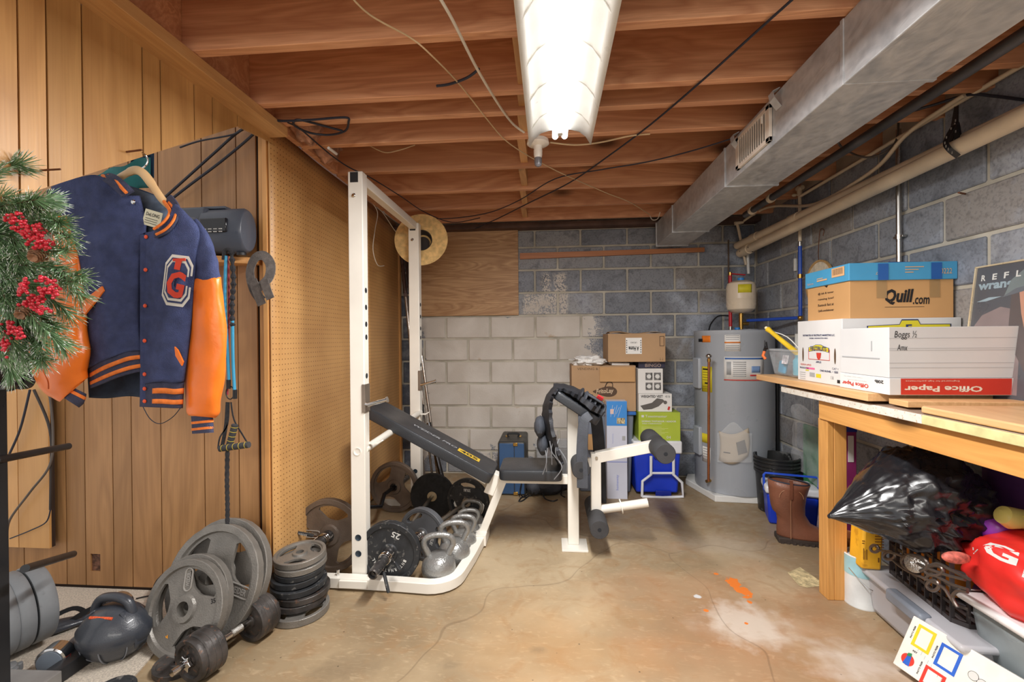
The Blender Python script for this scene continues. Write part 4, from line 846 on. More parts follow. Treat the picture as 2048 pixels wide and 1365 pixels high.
MB().tube([bc+V((x, -.055+.2*x*x, .183-.6*x*x)) for x in [-.045+.01*i for i in range(10)]], .005, 8).build('orange_cord', mat('orange cord', (236, 96, 50), .6, var=.2, scale=120), t)
fm = frame(bc+V((-.088, -.082, .055)), V((.62, -.6, 0)), (0, 0, 1))
decal([(-.016, .008), (.0, .006), (.016, .009), (.013, -.014), (.004, -.014), (.004, 0), (.0, 0), (-.003, -.012), (-.007, .001)], fm, mat('red logo', (226, 70, 50), .5), bd, 'logo', .004)
# neoprene / chrome dumbbell-like roller behind the bag
t = thing('chrome_dumbbell', 'chrome and grey handled dumbbell lying on the carpet left of the leather bag', 'dumbbell', (-3.6, -2.4, 0))
a, b = P(112, 1285, Y=-2.52), P(235, 1195, Y=-2.2); a.z = .052; b.z = .052; d = (b-a).normalized(); gry = mat('blue grey rubber', (118, 128, 140), .45)
MB().lathe([(0, -.0), (.045, 0), (.05, .004), (.05, .052), (.045, .056), (.02, .06)], 28, aim(a-d*.03, d)).build('chrome_head', chrome, t)
MB().lathe([(0, 0), (.041, 0), (.041, .002), (0, .002)], 28, aim(a-d*.033, d), caps=False).build('end_disc', gry, t)
MB().tube([a+d*.03, a+d*.06, along(a, b, .5), b-d*.06, b-d*.03], [.024, .016, .019, .016, .024], 14).build('handle', gry, t)
MB().lathe([(.02, -.06), (.045, -.056), (.05, -.052), (.05, -.004), (.045, 0), (0, 0)], 28, aim(b+d*.03, d)).build('chrome_head', chrome, t)
for k in range(3): MB().lathe([(.02, 0), (.034, .004), (.034, .01), (.02, .014)], 20, aim(b-d*(.075-.016*k), d)).build('rubber_ring', black, t)
# black foot-pad / sandal shapes
def pod(label, px, py, Y, L, az, s_=1., n_='exercise_glove', cat='glove'):
    a = P(px, py, Z=.02); t = thing(n_, label, cat, a); M_ = Matrix.Translation((a.x, a.y, 0))@Matrix.Rotation(az, 4, 'Z')@Matrix.Scale(s_, 4)
    MB().grid(lambda u, v: M_@V((-.12+.24*u, (v-.5)*.085*math.sin(PI*min(.97, max(.06, u)))**.45, .012+.03*math.sin(PI*v)*math.sin(PI*u)+.012*u)), 12, 6).build('pad', bgm, t, solid=.012)
    MB().tube([M_@V(v) for v in spline([(-.10, -.03, .03), (-.02, -.03, .075), (.06, 0, .085), (.1, .03, .04)], 5)], [(.012, .004)]*16, 4, flat=(0, 0, 1)).build('loop_strap', black, t)
pod('black padded foot strap lying left of the leather bag on the carpet', 105, 1260, 0, .2, math.radians(45), 1.0, 'foot_strap', 'strap')
pod('second black strap pad under the chrome dumbbell', 190, 1235, 0, .2, math.radians(30), .9, 'foot_strap', 'strap')
a = P(310, 1215, Z=.0); t = thing('shoe', 'black and red shoe toe peeking out between the bag and the leaning plates', 'shoe', a)
MB().ball((a.x-.03, a.y+.12, .055), (.045, .09, .055), 16, 10).build('upper', mat('black suede', (26, 24, 26), .9), t); MB().ball((a.x-.03, a.y+.11, .03), (.05, .1, .03), 16, 8).build('collar_trim', mat('red trim', (190, 50, 52), .5), t)
wire('thin black cord snaking over the carpet behind the bag', [P(0, 1290, Z=.012), P(60, 1260, Z=.012), P(120, 1240, Z=.012), P(165, 1235, Z=.012)], .003, black)
wire('black lead crossing the carpet to the leaning plates', [P(272, 1198, Z=.012), P(290, 1194, Z=.012), P(312, 1190, Z=.012)], .003, black)
# ---- weight tree at far left with plates
cc = V((-3.7, -2.6, .17))
tr = thing('weight_tree', 'black steel weight tree at the left edge with peg bars and grey base beams', 'weight rack', (-3.75, -2.75, 0))
wtm = mat('black tree steel', (46, 47, 50), .35, .2, var=.15); X0 = P(5, 900, Y=-2.72).x
MB().bb((X0-.05, -2.74, .06), (X0-.02, -2.69, 1.12)).build('post', wtm, tr, smooth=False, bevel=.003)
for (x1, y1, x2, y2) in ((8, 918, 137, 893), (60, 1135, 146, 1109), (8, 772, 60, 765)):
    a = P(x1, y1, Y=-2.7); b = P(x2, y2, Y=-2.45); MB().cyl(a-(b-a)*.1, b, .0125).build('peg', wtm, tr)
gm = mat('grey base steel', (150, 148, 146), .4, .3, var=.12)
a, b = P(-30, 1330, Z=.02), P(120, 1310, Z=.02)
a = V((-4.1, -2.66, .04)); b = V((-3.49, -2.64, .04)); MB().beam(a, b, .09, .05).build('base_beam', gm, tr, smooth=False, bevel=.003)
a = P(175, 1310, Z=.03); b = P(85, 1372, Z=.03); a.z = b.z = .035; MB().beam(a+(a-b)*.05, b-(a-b)*.4, .055, .05).build('base_leg', wtm, tr, smooth=False, bevel=.003)
a = P(15, 1350, Z=.03); k_ = MB().lathe([(0, 0), (.028, 0), (.03, .01), (.025, .03), (.01, .034)], 20, Matrix.Translation((a.x, a.y, .03)))
for i in range(6): k_.cyl(V((a.x+.028*math.cos(i*PI/3), a.y+.028*math.sin(i*PI/3), .03)), V((a.x+.028*math.cos(i*PI/3), a.y+.028*math.sin(i*PI/3), .055)), .011)
k_.build('lobed_knob', mat('grey knob', (110, 112, 114), .5), tr, bevel=.002)
a, b = P(30, 1165, Y=-2.66), P(80, 1150, Y=-2.5); d = V((.35, .94, .02)).normalized()
gpl = mat('chalky grey rubber', (128, 132, 136), .6, var=.16, scale=5, wear=(90, 92, 96))
def fat(label, c, R_, T_, m_, g):
    t = thing('bumper_plate', label, 'weight plate', c, g); M_ = aim(c, -d)
    MB().lathe([(.025, T_/2), (R_*.35, T_/2), (R_*.37, T_/2-.006), (R_*.8, T_/2-.008), (R_*.84, T_/2), (R_*.97, T_/2), (R_, T_/2-.006), (R_, -T_/2+.006), (R_*.97, -T_/2), (R_*.8, -T_/2), (.025, -T_/2)], 48, M_).build('disc', m_, t)
    MB().lathe([(R_*.38, T_/2-.009), (R_*.8, T_/2-.011)], 40, M_, caps=False).build('dark_face', mat('dark slate face', (52, 54, 66), .5, var=.15), t)
cc = V((-3.86, -2.42, .17))
for k, (o, T_) in enumerate(((-.02, .05), (.028, .045), (.085, .055))):
    fat(('outermost grey plate of the low group on the weight tree', 'middle grey plate of the low group on the weight tree', 'inner grey plate of the low group, nearest the stair wall')[k], cc+d*(o-.06), .15, T_, gpl, 'grey plates on the low peg')
cc = V((-3.93, -2.6, .185)); fat('largest grey plate cut off by the left edge of the picture', cc, .165, .07, gpl, 'grey plates on the low peg')
cc = P(20, 735, Y=-2.6)
for k, (o, R_) in enumerate(((-.05, .085), (-.01, .085), (.03, .082))):
    fat(('front black plate on the upper peg under the wreath', 'middle black plate on the upper peg under the wreath', 'rear black plate on the upper peg under the wreath')[k], cc+d*o, R_, .03, iron_k, 'black plates on the upper peg')
# cables and conduit on the yellow panel
wire('black conduit pipe running down the edge of the honey panel', [P(68, 780, Y=YP-.02), P(100, 860, Y=YP-.02), P(102, 950, Y=YP-.02), P(101, 1020, Y=YP-.02)], .006, mat('black conduit', (58, 52, 50), .4, .3), name='conduit', cat='cable')
wire('black cable hanging in a curve on the honey panel left of the conduit', [P(60, 780, Y=YP-.03), P(40, 860, Y=YP-.03), P(12, 925, Y=YP-.03), P(4, 960, Y=YP-.03)], .005, wb_)
wire('grey cable curving from the conduit back to the weight tree post', [P(98, 780, Y=YP-.03), P(106, 860, Y=YP-.03), P(100, 930, Y=YP-.03), P(60, 985, Y=YP-.03), P(20, 1040, Y=YP-.03), P(14, 1080, Y=YP-.03)], .005, mat('grey cable', (92, 84, 78), .5))
wire('thin cable looping low across the honey panel', [P(101, 1020, Y=YP-.03), P(92, 1045, Y=YP-.03), P(60, 1062, Y=YP-.03), P(20, 1078, Y=YP-.03)], .003, wb_)
# ================================================================ SHELF, RADIO, BANDS, STRAPS
sh = wood('shelf pine', (216, 160, 98), (176, 118, 62), 'X', 6, .5)
a, b = P(388, 520, Y=-2.12), P(508, 515, Y=-2.12); zs_ = 1.60; a = P(440, 512, Y=-2.05)
zsh = P(470, 510, Y=-2.12).z
tag(MB().prism([(-3.75, -2.0), (-3.75, -2.17), (-3.36, -2.165), (-3.13, -2.04), (-3.13, -2.003)], zsh-.03, zsh).build('corner_shelf', sh, smooth=False, bevel=.002), 'small pine corner shelf holding the radio under the stairs', 'shelf')
rd = mat('radio grey plastic', (80, 86, 98), .35, var=.06); rdl = mat('smoked plastic', (30, 31, 36), .15)
t = thing('radio', 'dark grey clock radio with rounded ends on the corner shelf', 'radio', (-3.4, -2.09, zsh))
x0, x1 = P(352, 450, Y=-2.09).x, P(500, 460, Y=-2.09).x; ztop = P(440, 418, Y=-2.1).z; zc = (ztop+zsh+.01)/2; hr = (ztop-zsh)/2
xm_ = P(420, 460, Y=-2.09).x
MB().tube([(xm_-.01, -2.09, zc), (x1-.02, -2.09, zc), (x1-.006, -2.09, zc), (x1, -2.09, zc)], [(hr*.95, .062), (hr*.95, .062), (hr*.85, .055), (hr*.5, .03)], 20, flat=(0, 0, 1)).build('display_body', rd, t, bevel=.002)
MB().box((xm_-.075, -2.08, zc), (.17, .10, hr*2), (0, 0, 0)).build('speaker_body', rd, t, bevel=.012)
MB().ball((xm_-.055, -2.125, zc), (.062, .02, .064), 24, 12).build('speaker_dome', mat('speaker cloth', (112, 116, 124), .8, bump=.5, bscale=400), t)
MB().box((xm_+.068, -2.153, zc+.014), (.125, .014, .062)).build('display', rdl, t, bevel=.004)
for r_ in range(2):
    for c_ in range(4): MB().box((xm_+.03+.025*c_, -2.161, zc-.004-.012*r_), (.015, .003, .0035)).build('button', print_w, t)
MB().box((xm_+.03, -2.09, ztop+.004), (.12, .04, .012)).build('top_handle', rd, t, bevel=.003)
MB().cyl((x1-.035, -2.1, zsh), (x1-.035, -2.1, zsh+.012), .02).build('foot', black, t)
# straps and resistance bands hanging from the shelf edge
cyan = mat('cyan latex', (70, 170, 214), .35, var=.06); pinkm = mat('pink latex', (206, 84, 96), .4); web = mat('black webbing', (48, 48, 52), .75, var=.2, scale=60, bump=.6, bscale=300)
YB = -2.2
def pb(x, y, yy=YB): return P(x, y, Y=yy)
t = thing('resistance_bands', 'cyan resistance band tubes with black handle hanging from the shelf', 'resistance band', pb(455, 520))
MB().tube(spline([pb(452, 512), pb(450, 600), pb(455, 700), pb(458, 760)], 5), .0065, 10).build('cyan_tube', cyan, t)
MB().tube(spline([pb(465, 640), pb(466, 720), pb(469, 780)], 5), .0065, 10).build('cyan_tube', cyan, t)
MB().tube(spline([pb(456, 512, -2.19), pb(458, 620, -2.19), pb(456, 720, -2.19), pb(455, 790, -2.19)], 5), .004, 8).build('pink_tube', pinkm, t)
pts = spline([pb(463, 505), pb(467, 560), pb(464, 610), pb(465, 655)], 12)
MB().tube(pts, [.0085+.0035*math.sin(i*1.9) for i in range(len(pts))], 8).build('gathered_sleeve', web, t)
MB().tube(spline([pb(448, 520), pb(450, 503), pb(458, 500), pb(466, 507)], 5), .009, 8).build('top_loop', web, t)
for x, y in ((457, 768), (470, 788)): MB().cyl(pb(x, y-8), pb(x, y+10), .009, n=10).build('end_cap', black, t)
MB().tube([pb(460+8*math.cos(a_), 786+13*math.sin(a_)) for a_ in [2*PI*i/16 for i in range(16)]], .0025, 6, closed=True).build('carabiner', black, t)
MB().tube(spline([pb(455, 805), pb(452, 850), pb(446, 885), pb(442, 900)], 4), [(.011, .002)]*13, 4, flat=(1, 0, 0)).build('webbing', web, t, smooth=False)
MB().tube(spline([pb(462, 805), pb(468, 840), pb(485, 870), pb(497, 890)], 4), [(.004, .002)]*13, 4, flat=(1, 0, 0)).build('webbing', web, t, smooth=False)
MB().tube(spline([pb(458, 805), pb(455, 850), pb(440, 875), pb(436, 898)], 4), [(.004, .002)]*13, 4, flat=(1, 0, 0)).build('webbing', web, t, smooth=False)
yl = mat('yellow stripe', (214, 190, 70), .6)
for k, (p_, q_) in enumerate((((470, 850), (458, 895)), ((440, 898), (498, 890)))):
    a, b = pb(*p_, YB-.02*(k+1)), pb(*q_, YB-.02*(k+1)); g = MB().cyl(a, b, .0135, n=14).build('foam_grip', foam, t)
    for i in range(5): m_ = along(a, b, .1+.2*i); dd_ = (b-a).normalized(); MB().cyl(m_-dd_*.001, m_+dd_*.001, .0142, n=14).build('stripe', yl, g)
t = thing('hanging_strap', 'black gathered strap with silver clip hanging down to the leaning plates', 'strap', pb(455, 1080))
pts = spline([pb(455, 898), pb(454, 960), pb(455, 1020), pb(454, 1066)], 14); MB().tube(pts, [(.0095+.0018*math.sin(i*2.3), .006) for i in range(len(pts))], 8, flat=(1, 0, 0)).build('webbing', web, t)
MB().box(pb(455, 1063), (.018, .008, .012)).build('red_tab', pinkm, t)
MB().tube([pb(455+5*math.cos(a_), 1076+9*math.sin(a_)) for a_ in [2*PI*i/14 for i in range(14)]], .0018, 6, closed=True).build('clip', chrome, t)
t = thing('looped_belt', 'grey webbing belt looped over a nail on the corner post beside the shelf', 'belt', P(522, 540, Y=-2.13))
gb = mat('grey webbing', (112, 106, 102), .8, var=.15, scale=50, bump=.5, bscale=300); q_ = lambda x, y, o=0: P(x, y, Y=-2.12-o)
MB().tube(spline([q_(524, 602, .03), q_(508, 580, .02), q_(500, 545), q_(510, 517), q_(528, 512), q_(541, 530), q_(538, 555, .02), q_(522, 572, .03), q_(506, 586, .03)][0:9], 5), [(.003, .030)]*41, 4, flat=(0, -1, 0)).build('loop', gb, t, smooth=False)
MB().tube(spline([q_(505, 560, .035), q_(516, 590, .035), q_(524, 610, .035)], 4), [(.0025, .028)]*9, 4, flat=(0, -1, 0)).build('tail', gb, t, smooth=False)
MB().tube(spline([q_(528, 560, .045), q_(534, 580, .045), q_(541, 598, .045)], 4), [(.0025, .026)]*9, 4, flat=(0, -1, 0)).build('tail', gb, t, smooth=False)
# ---- straw hat on the back rack post
strw = mat('straw', (226, 188, 124), .65, var=.15, scale=30, bump=.6, bscale=200)
hc = P(843, 481, Y=-.80); hM = frame(hc, V((1, .12, 0)), (0, .12, 1)); t = thing('straw_hat', 'wide brimmed straw hat hung on the back rack post', 'hat', hc)
MB().lathe([(.0, -.10), (.06, -.095), (.078, -.06), (.083, 0), (.12, .006), (.19, .012), (.193, .016), (.12, .010), (.079, .006), (.074, -.055), (0, -.098)], 48, hM, caps=False).build('hat', strw, t)
MB().lathe([(.083, .003), (.12, .009), (.14, .011)], 40, hM, caps=False).build('brim_weave', mat('pale straw', (236, 206, 146), .6, var=.1, scale=60), t)
MB().lathe([(.0, -.07), (.06, -.068), (.070, -.04), (.0725, .004), (.0765, .007), (.0735, .001), (.072, -.04), (.062, -.072), (0, -.074)], 40, hM, caps=False).build('crown_inside', mat('dark crown inside', (70, 62, 58), .9), t)  # dark inner skin of the crown
MB().tube(spline([P(826, 455, Y=-.84), P(827, 500, Y=-.84), P(826, 528, Y=-.84), P(820, 542, Y=-.84)], 4), .005, 6).build('chin_cord', mat('cotton cord', (232, 212, 160), .8), t)
# ---- metal poles in the back corner
pm_ = mat('aluminium tube', (180, 172, 164), .25, .9, var=.1)
for k, (x1, y1, x2, y2, r) in enumerate(((800, 480, 835, 825, .013), (812, 480, 850, 760, .012), (806, 470, 845, 790, .010))):
    a, b = P(x1, y1, Y=-.18+.03*k), P(x2, y2, Y=-.35+.02*k); e = a+(b-a)*1.0
    ft = b+(b-a).normalized()*(b.z-.02)/abs((b-a).normalized().z)
    t = thing('metal_pole', ('leftmost shiny pole with dark upper half in the back left corner', 'rightmost shiny pole leaning in the back left corner', 'middle thin pole of the three in the back left corner')[k], 'pole', ft, 'telescopic poles')
    m_ = along(a, b, .33); MB().cyl(a, m_, r*1.25, n=12).build('dark_sleeve', mat('brown anodised', (92, 76, 72), .35, .5), t); MB().cyl(m_, ft, r, n=12).build('lower_tube', pm_, t)
    MB().box(m_, (.03, .03, .035)).build('clamp', mat('brown anodised', (92, 76, 72)), t, bevel=.004)
a = P(838, 830, Y=-.4); tag(MB().lathe([(.022, 0), (.04, .005), (.052, .17), (.045, .17), (.034, .01)], 20, Matrix.Translation(a+V((-.01, 0, -.09)))).build('rubber_cup', black), 'black tapered rubber cup behind the bench pad on the poles', 'cup')
a, b = P(868, 890, Y=-.5), P(886, 965, Y=-.55); tag(MB().cyl(a+(a-b)*.6, b, .02, n=14).build('chrome_tube', mat('dark chrome', (120, 120, 124), .2, 1)), 'thick dark chrome tube leaning behind the rack by the black discs', 'tube')
# ================================================================ BACK RIGHT: WATER HEATER, BOXES, COOLERS
def poly_obj(name, pts, m, parent): return MB().add(pts, [tuple(range(len(pts)))]).build(name, m, parent, smooth=False)
hm = mat('heater grey enamel', (170, 176, 184), .32, var=.04, scale=2); HX, HY, HR = -.325, -.345, .287
HZ0, HZ1 = .05, P(1475, 660, Y=HY-.2).z
tk = thing('water_heater', 'tall grey electric water heater in the back right corner', 'water heater', (HX, HY, HZ0))
MB().lathe([(HR-.004, HZ0), (HR, HZ0+.01), (HR, HZ1-.04), (HR+.003, HZ1-.035), (HR+.003, HZ1-.004), (HR-.012, HZ1), (0, HZ1+.004)], 56, Matrix.Translation((HX, HY, 0)), caps=False).build('tank', hm, tk)
def onh(az, z, r=HR): return V((HX+r*math.cos(az), HY+r*math.sin(az), z))
def hpx(px, py):                                          # point on the tank surface seen through a pixel
    d = P(px, py, Y=1)-CP; d.normalize(); o = V((CP.x-HX, CP.y-HY)); b = o.x*d.x+o.y*d.y; a_ = d.x**2+d.y**2; c_ = o.x**2+o.y**2-HR**2
    q_ = max(0, b*b-a_*c_); t_ = (-b-math.sqrt(q_))/a_; p_ = CP+d*t_; return math.atan2(p_.y-HY, p_.x-HX), p_.z
def curved(name, x0, y0, x1, y1, m, off=.0012, th=.001, n=8, par=tk):
    a0, z1 = hpx(x0, y0); a1, _ = hpx(x1, y0); _, z0 = hpx(x0, y1)
    return MB().grid(lambda u, v: onh(a0+(a1-a0)*u, z0+(z1-z0)*v, HR+off), n, 1).build(name, m, par, solid=th)
stk = mat('white sticker', (232, 230, 226), .45, var=.03); lg = mat('print light grey', (168, 170, 172), .6, var=0); pb_ = mat('print blue', (64, 110, 180), .6, var=0); pr_ = mat('print red', (196, 52, 48), .6, var=0)
curved('sticker', 1449, 667, 1481, 703, stk); curved('sticker_band', 1449, 684, 1481, 687, mat('print orange', (226, 132, 52), .6), .002)
for y in (671, 675, 679, 691, 695, 699): curved('printed_line', 1452, y, 1478, y+1.4, lg, .002)
curved('sticker', 1448, 714, 1527, 762, stk); curved('sticker_header', 1450, 716, 1525, 719, pb_, .002); curved('printed_picture', 1453, 724, 1462, 750, lg, .002)
for y in range(724, 756, 4): curved('printed_line', 1466, y, 1492, y+1.6, lg, .002)
curved('sticker_border', 1448, 759, 1527, 761, pr_, .002); curved('printed_line', 1500, 750, 1524, 753, pr_, .002); curved('printed_shape', 1503, 733, 1520, 746, mat('print pale blue', (130, 160, 205), .6, var=0), .002)
curved('energy_label', 1404, 733, 1424, 783, mat('energy yellow', (226, 208, 40), .5, var=.03)); curved('printed_line', 1406, 737, 1421, 740, print_k, .002); curved('printed_line', 1410, 765, 1420, 768, print_k, .002)
for y in (744, 749, 754, 759, 772, 776): curved('printed_line', 1406, y, 1420, y+1.3, mat('olive print', (150, 138, 30), .6, var=0), .002)
curved('orange_sticker', 1404, 672, 1421, 685, mat('orange sticker', (238, 132, 44), .5)); curved('black_tag', 1398, 678, 1406, 684, black, .004)
curved('sticker', 1404, 866, 1416, 884, MATS['energy yellow']); curved('sticker', 1405, 892, 1421, 922, stk)
for y in (896, 901, 906, 911, 916): curved('printed_line', 1407, y, 1419, y+1.4, lg, .002)
for y0, y1 in ((716, 780), (852, 916)):
    a0, z1 = hpx(1396.5, y0); _, z0 = hpx(1420, y1); a0 = -2.98; MB().box(onh(a0, (z0+z1)/2, HR+.008), (.03, .10, z1-z0), (0, 0, a0)).build('element_cover', hm, tk, bevel=.008)
MB().cyl(onh(-2.55, .13, HR-.01), onh(-2.55, .13, HR+.04), .012).build('drain_valve', brass, tk)
MB().cyl((HX+.02, HY-.03, HZ1), (HX+.02, HY-.03, HZ1+.02), .02).build('cold_nipple', mat('blue collar', (50, 140, 220), .4), tk)
MB().lathe([(0, 0), (.06, 0), (.06, .006), (.0, .008)], 20, Matrix.Translation((HX+.1, HY-.06, HZ1)), caps=False).build('top_port', hm, tk)
# manual in a plastic pouch, stuck on the tank
pc = V((onh(hpx(1475, 890)[0], 0).x, 0, 0)); t = thing('manual_pouch', 'beige instruction booklet in a clear plastic pouch stuck on the water heater', 'booklet', onh(hpx(1475, 890)[0], .5))
def hp(px, py, off): a_, z_ = hpx(px, py); return onh(a_, z_, HR+off)
paper = mat('beige booklet', (186, 172, 152), .7, var=.05)
pts = [(1437, 862), (1445, 866), (1455, 871), (1468, 871), (1480, 866), (1489, 858), (1497, 875), (1499, 898), (1494, 918), (1480, 925), (1460, 925), (1440, 919)]
ctr = hp(1468, 897, .014); vs = [hp(x, y, .012) for x, y in pts]+[hp(x, y, .003) for x, y in pts]; n = len(pts)
MB().grid(lambda u, v: hp(1438+58*u+3*math.sin(PI*v), (862-6*u)+9*math.sin(PI*u)+(58-2*u+3*math.sin(PI*u))*v, .006+.008*math.sin(PI*u)), 12, 6).build('booklet', paper, t, solid=.003)
poly_obj('photo_print', [hp(x, y, .0175) for x, y in ((1472, 885), (1488, 879), (1493, 904), (1476, 910))], mat('print dark grey', (96, 92, 88), .6), t)
poly_obj('printed_line', [hp(x, y, .0175) for x, y in ((1448, 903), (1461, 905), (1461, 907), (1448, 905))], print_k, t)
film = mat('clear film', (235, 238, 240), .12, alpha=.28, var=0, coat=.5)
MB().grid(lambda u, v: hp(1437+64*u, 866-22*math.sin(PI*min(1, u*1.1))**2*(1-v)+(58)*v, .020+.003*math.sin(9*u)), 12, 8).build('plastic_pouch', film, t)
# drain pan board / pallet
a = [(-.02, -.06), (-.60, -.06), (-.655, -.20), (-.56, -.60), (-.02, -.64)]
tag(MB().prism(a, 0, .048).build('heater_base', mat('white foam board', (232, 232, 228), .6, var=.04), smooth=False, bevel=.006), 'white foam pad under the water heater', 'base pad')
# expansion tank and fittings
ex = HX-.02; ey = HY-.02; et = thing('expansion_tank', 'small cream expansion tank standing above the water heater', 'tank', (ex, ey, HZ1))
E0, E1 = P(1482, 627, Y=ey).z, P(1482, 562, Y=ey).z; er = .0655*1.9*.98
er = (P(1510, 600, Y=ey).x-P(1454, 600, Y=ey).x)/2; ex = (P(1510, 600, Y=ey).x+P(1454, 600, Y=ey).x)/2
crm = mat('cream enamel', (228, 212, 188), .3, var=.03); T_ = Matrix.Translation((ex, ey, 0)); h = E1-E0
MB().lathe([(0, E0), (er*.6, E0+.004), (er*.93, E0+.03), (er, E0+.06), (er, E0+h*.42), (er*1.012, E0+h*.43), (er, E0+h*.45), (er, E1-.05), (er*.92, E1-.02), (er*.6, E1-.002), (0, E1)], 40, T_, caps=False).build('tank', crm, et)
MB().grid(lambda u, v: V((ex+(er+.0012)*math.cos(-2.15+.95*u), ey+(er+.0012)*math.sin(-2.15+.95*u), E0+h*(.60+.25*v))), 8, 1).build('yellow_label', mat('label yellow', (226, 214, 50), .5), et, solid=.001)
MB().cyl((ex, ey, E1), (ex, ey, E1+.022), .024).build('blue_cap', MATS['blue collar'], et)
MB().cyl((ex, ey, HZ1), (ex, ey, E0), .016).build('brass_riser', brass, et); MB().cyl((ex-.004, ey, HZ1+.05), (ex+.055, ey, HZ1+.05), .014).build('brass_tee', brass, et)
rx = P(1468, 640, Y=ey-.02).x; red = mat('red pipe', (190, 30, 40), .35)
rv = thing('hot_pipe', 'red hot water pipe with red lever valve beside the expansion tank', 'pipe', (rx, ey+.05, HZ1))
MB().cyl((rx, ey+.05, HZ1), (rx, ey+.05, HZ1+.03), .014).build('fitting', steel, rv); MB().cyl((rx, ey+.05, HZ1+.03), (rx, ey+.05, E1+.05), .013).build('pipe_run', red, rv)
MB().cyl((rx, ey+.05, E1+.05), (rx, ey+.05, E1+.075), .014).build('brass_top', brass, rv); MB().beam((rx, ey+.04, E1+.062), (rx+.11, ey+.04, E1+.05), .02, .008).build('lever', red, rv)
# copper cane
a, b = P(1418, 716, Y=-.64), P(1417, 963, Y=-.66); t = thing('walking_cane', 'copper coloured cane with silver knob leaning on the water heater', 'cane', b)
MB().cyl(b, a, .0095, n=14).build('shaft', mat('copper shaft', (158, 98, 62), .3, .6, var=.12), t); MB().ball(a+V((0, 0, .012)), (.022, .02, .018)).build('knob', chrome, t)
MB().cyl(a-V((0, 0, .03)), a-V((0, 0, .008)), .0125).build('ferrule', brass, t)
# ---- boxes: a box whose front face spans given pixels at depth Y
def cbox(label, x0, y0, x1, y1, Y, depth, m, name='cardboard_box', cat='box', group=None, rot=0, bev=.002, gapz=None):
    a, b = P(x0, y0, Y=Y), P(x1, y1, Y=Y); z0 = b.z if gapz is None else gapz
    t = thing(name, label, cat, ((a.x+b.x)/2, Y+depth/2, z0), group)
    w_, h_ = b.x-a.x, a.z-z0; M_ = Matrix.Translation(((a.x+b.x)/2, Y, z0))@Matrix.Rotation(rot, 4, 'Z')
    m_ = MB(); m_.box((0, depth/2, h_/2), (w_, depth, h_)); m_.v = [M_@v for v in m_.v]; m_.build('carton', m, t, smooth=False, bevel=bev)
    FM = M_@Matrix(((1, 0, 0, 0), (0, 0, -1, -.0005), (0, 1, 0, 0), (0, 0, 0, 1)))          # front face frame: x right, y up
    return t, FM, w_, h_, M_
crd = mat('kraft cardboard', (178, 144, 108), .8, var=.06, scale=3); crd2 = mat('brown cardboard', (190, 148, 100), .8, var=.06, scale=3); whb = mat('white carton', (222, 220, 216), .6, var=.03, scale=3)
brn = mat('brown ink', (84, 62, 44), .7, var=0); tape = mat('clear tape', (196, 160, 112), .25, var=0, alpha=.6)
def fr(FM, w_, h_, u, v): return FM@Matrix.Translation(((u-.5)*w_, v*h_, 0))
def fdec(FM, w_, h_, u0, v0, u1, v1, m, par, name='print', e=.0006): return decal(rect((u0-.5)*w_, v0*h_, (u1-.5)*w_, v1*h_), FM, m, par, name, e)
# blue wheeled cooler at the bottom of the pile
cool = mat('cooler blue', (26, 60, 196), .4, var=.04); cw_ = mat('cooler white', (226, 228, 232), .4, var=.03)
Yc = -.50; t = thing('wheeled_cooler', 'blue wheeled cooler with white lid and pull handle under the toaster box', 'cooler', (-.95, -.35, 0))
a, b = P(1268, 905, Y=Yc), P(1362, 993, Y=Yc); zt = P(1300, 905, Y=Yc).z; zl = P(1300, 890, Y=Yc).z
cx = (a.x+b.x)/2; m_ = MB(); m_.box((cx, Yc+.18, zt/2+.01), (b.x-a.x, .36, zt-.02), taper=.9); m_.build('body', cool, t, bevel=.014)
MB().box((cx, Yc+.178, (zt+zl)/2+.01), (b.x-a.x+.02, .38, zl-zt+.04)).build('lid', cw_, t, bevel=.012)
fz = lambda x, y: P(x, y, Y=Yc-.03)
MB().tube([fz(1302, 913), fz(1302, 950), fz(1285, 963), fz(1284, 994)], .011, 8).build('handle_frame', cw_, t, bevel=.001)
MB().tube([fz(1347, 915), fz(1347, 950), fz(1364, 966), fz(1366, 994), fz(1325, 996), fz(1284, 994)], .011, 8).build('handle_frame', cw_, t); MB().tube([fz(1302, 947), fz(1347, 947)], .009, 8).build('handle_bar', cw_, t)
MB().bb(P(1310, 992, Y=Yc+.02)+V((0, -.02, 0)), P(1342, 982, Y=Yc+.01)).build('recess', mat('deep blue', (16, 40, 150), .5), t, bevel=.003)
MB().bb(P(1308, 918, Y=Yc+.0)+V((0, -.012, 0)), P(1342, 911, Y=Yc+.01)).build('latch', MATS['deep blue'], t, bevel=.003)
for s_ in (-1, 1): MB().cyl((cx+s_*(b.x-a.x)/2*.93, Yc+.31, .04), (cx+s_*((b.x-a.x)/2*.93+.03), Yc+.31, .04), .04).build('wheel', black, t)
zc_ = zl+.03
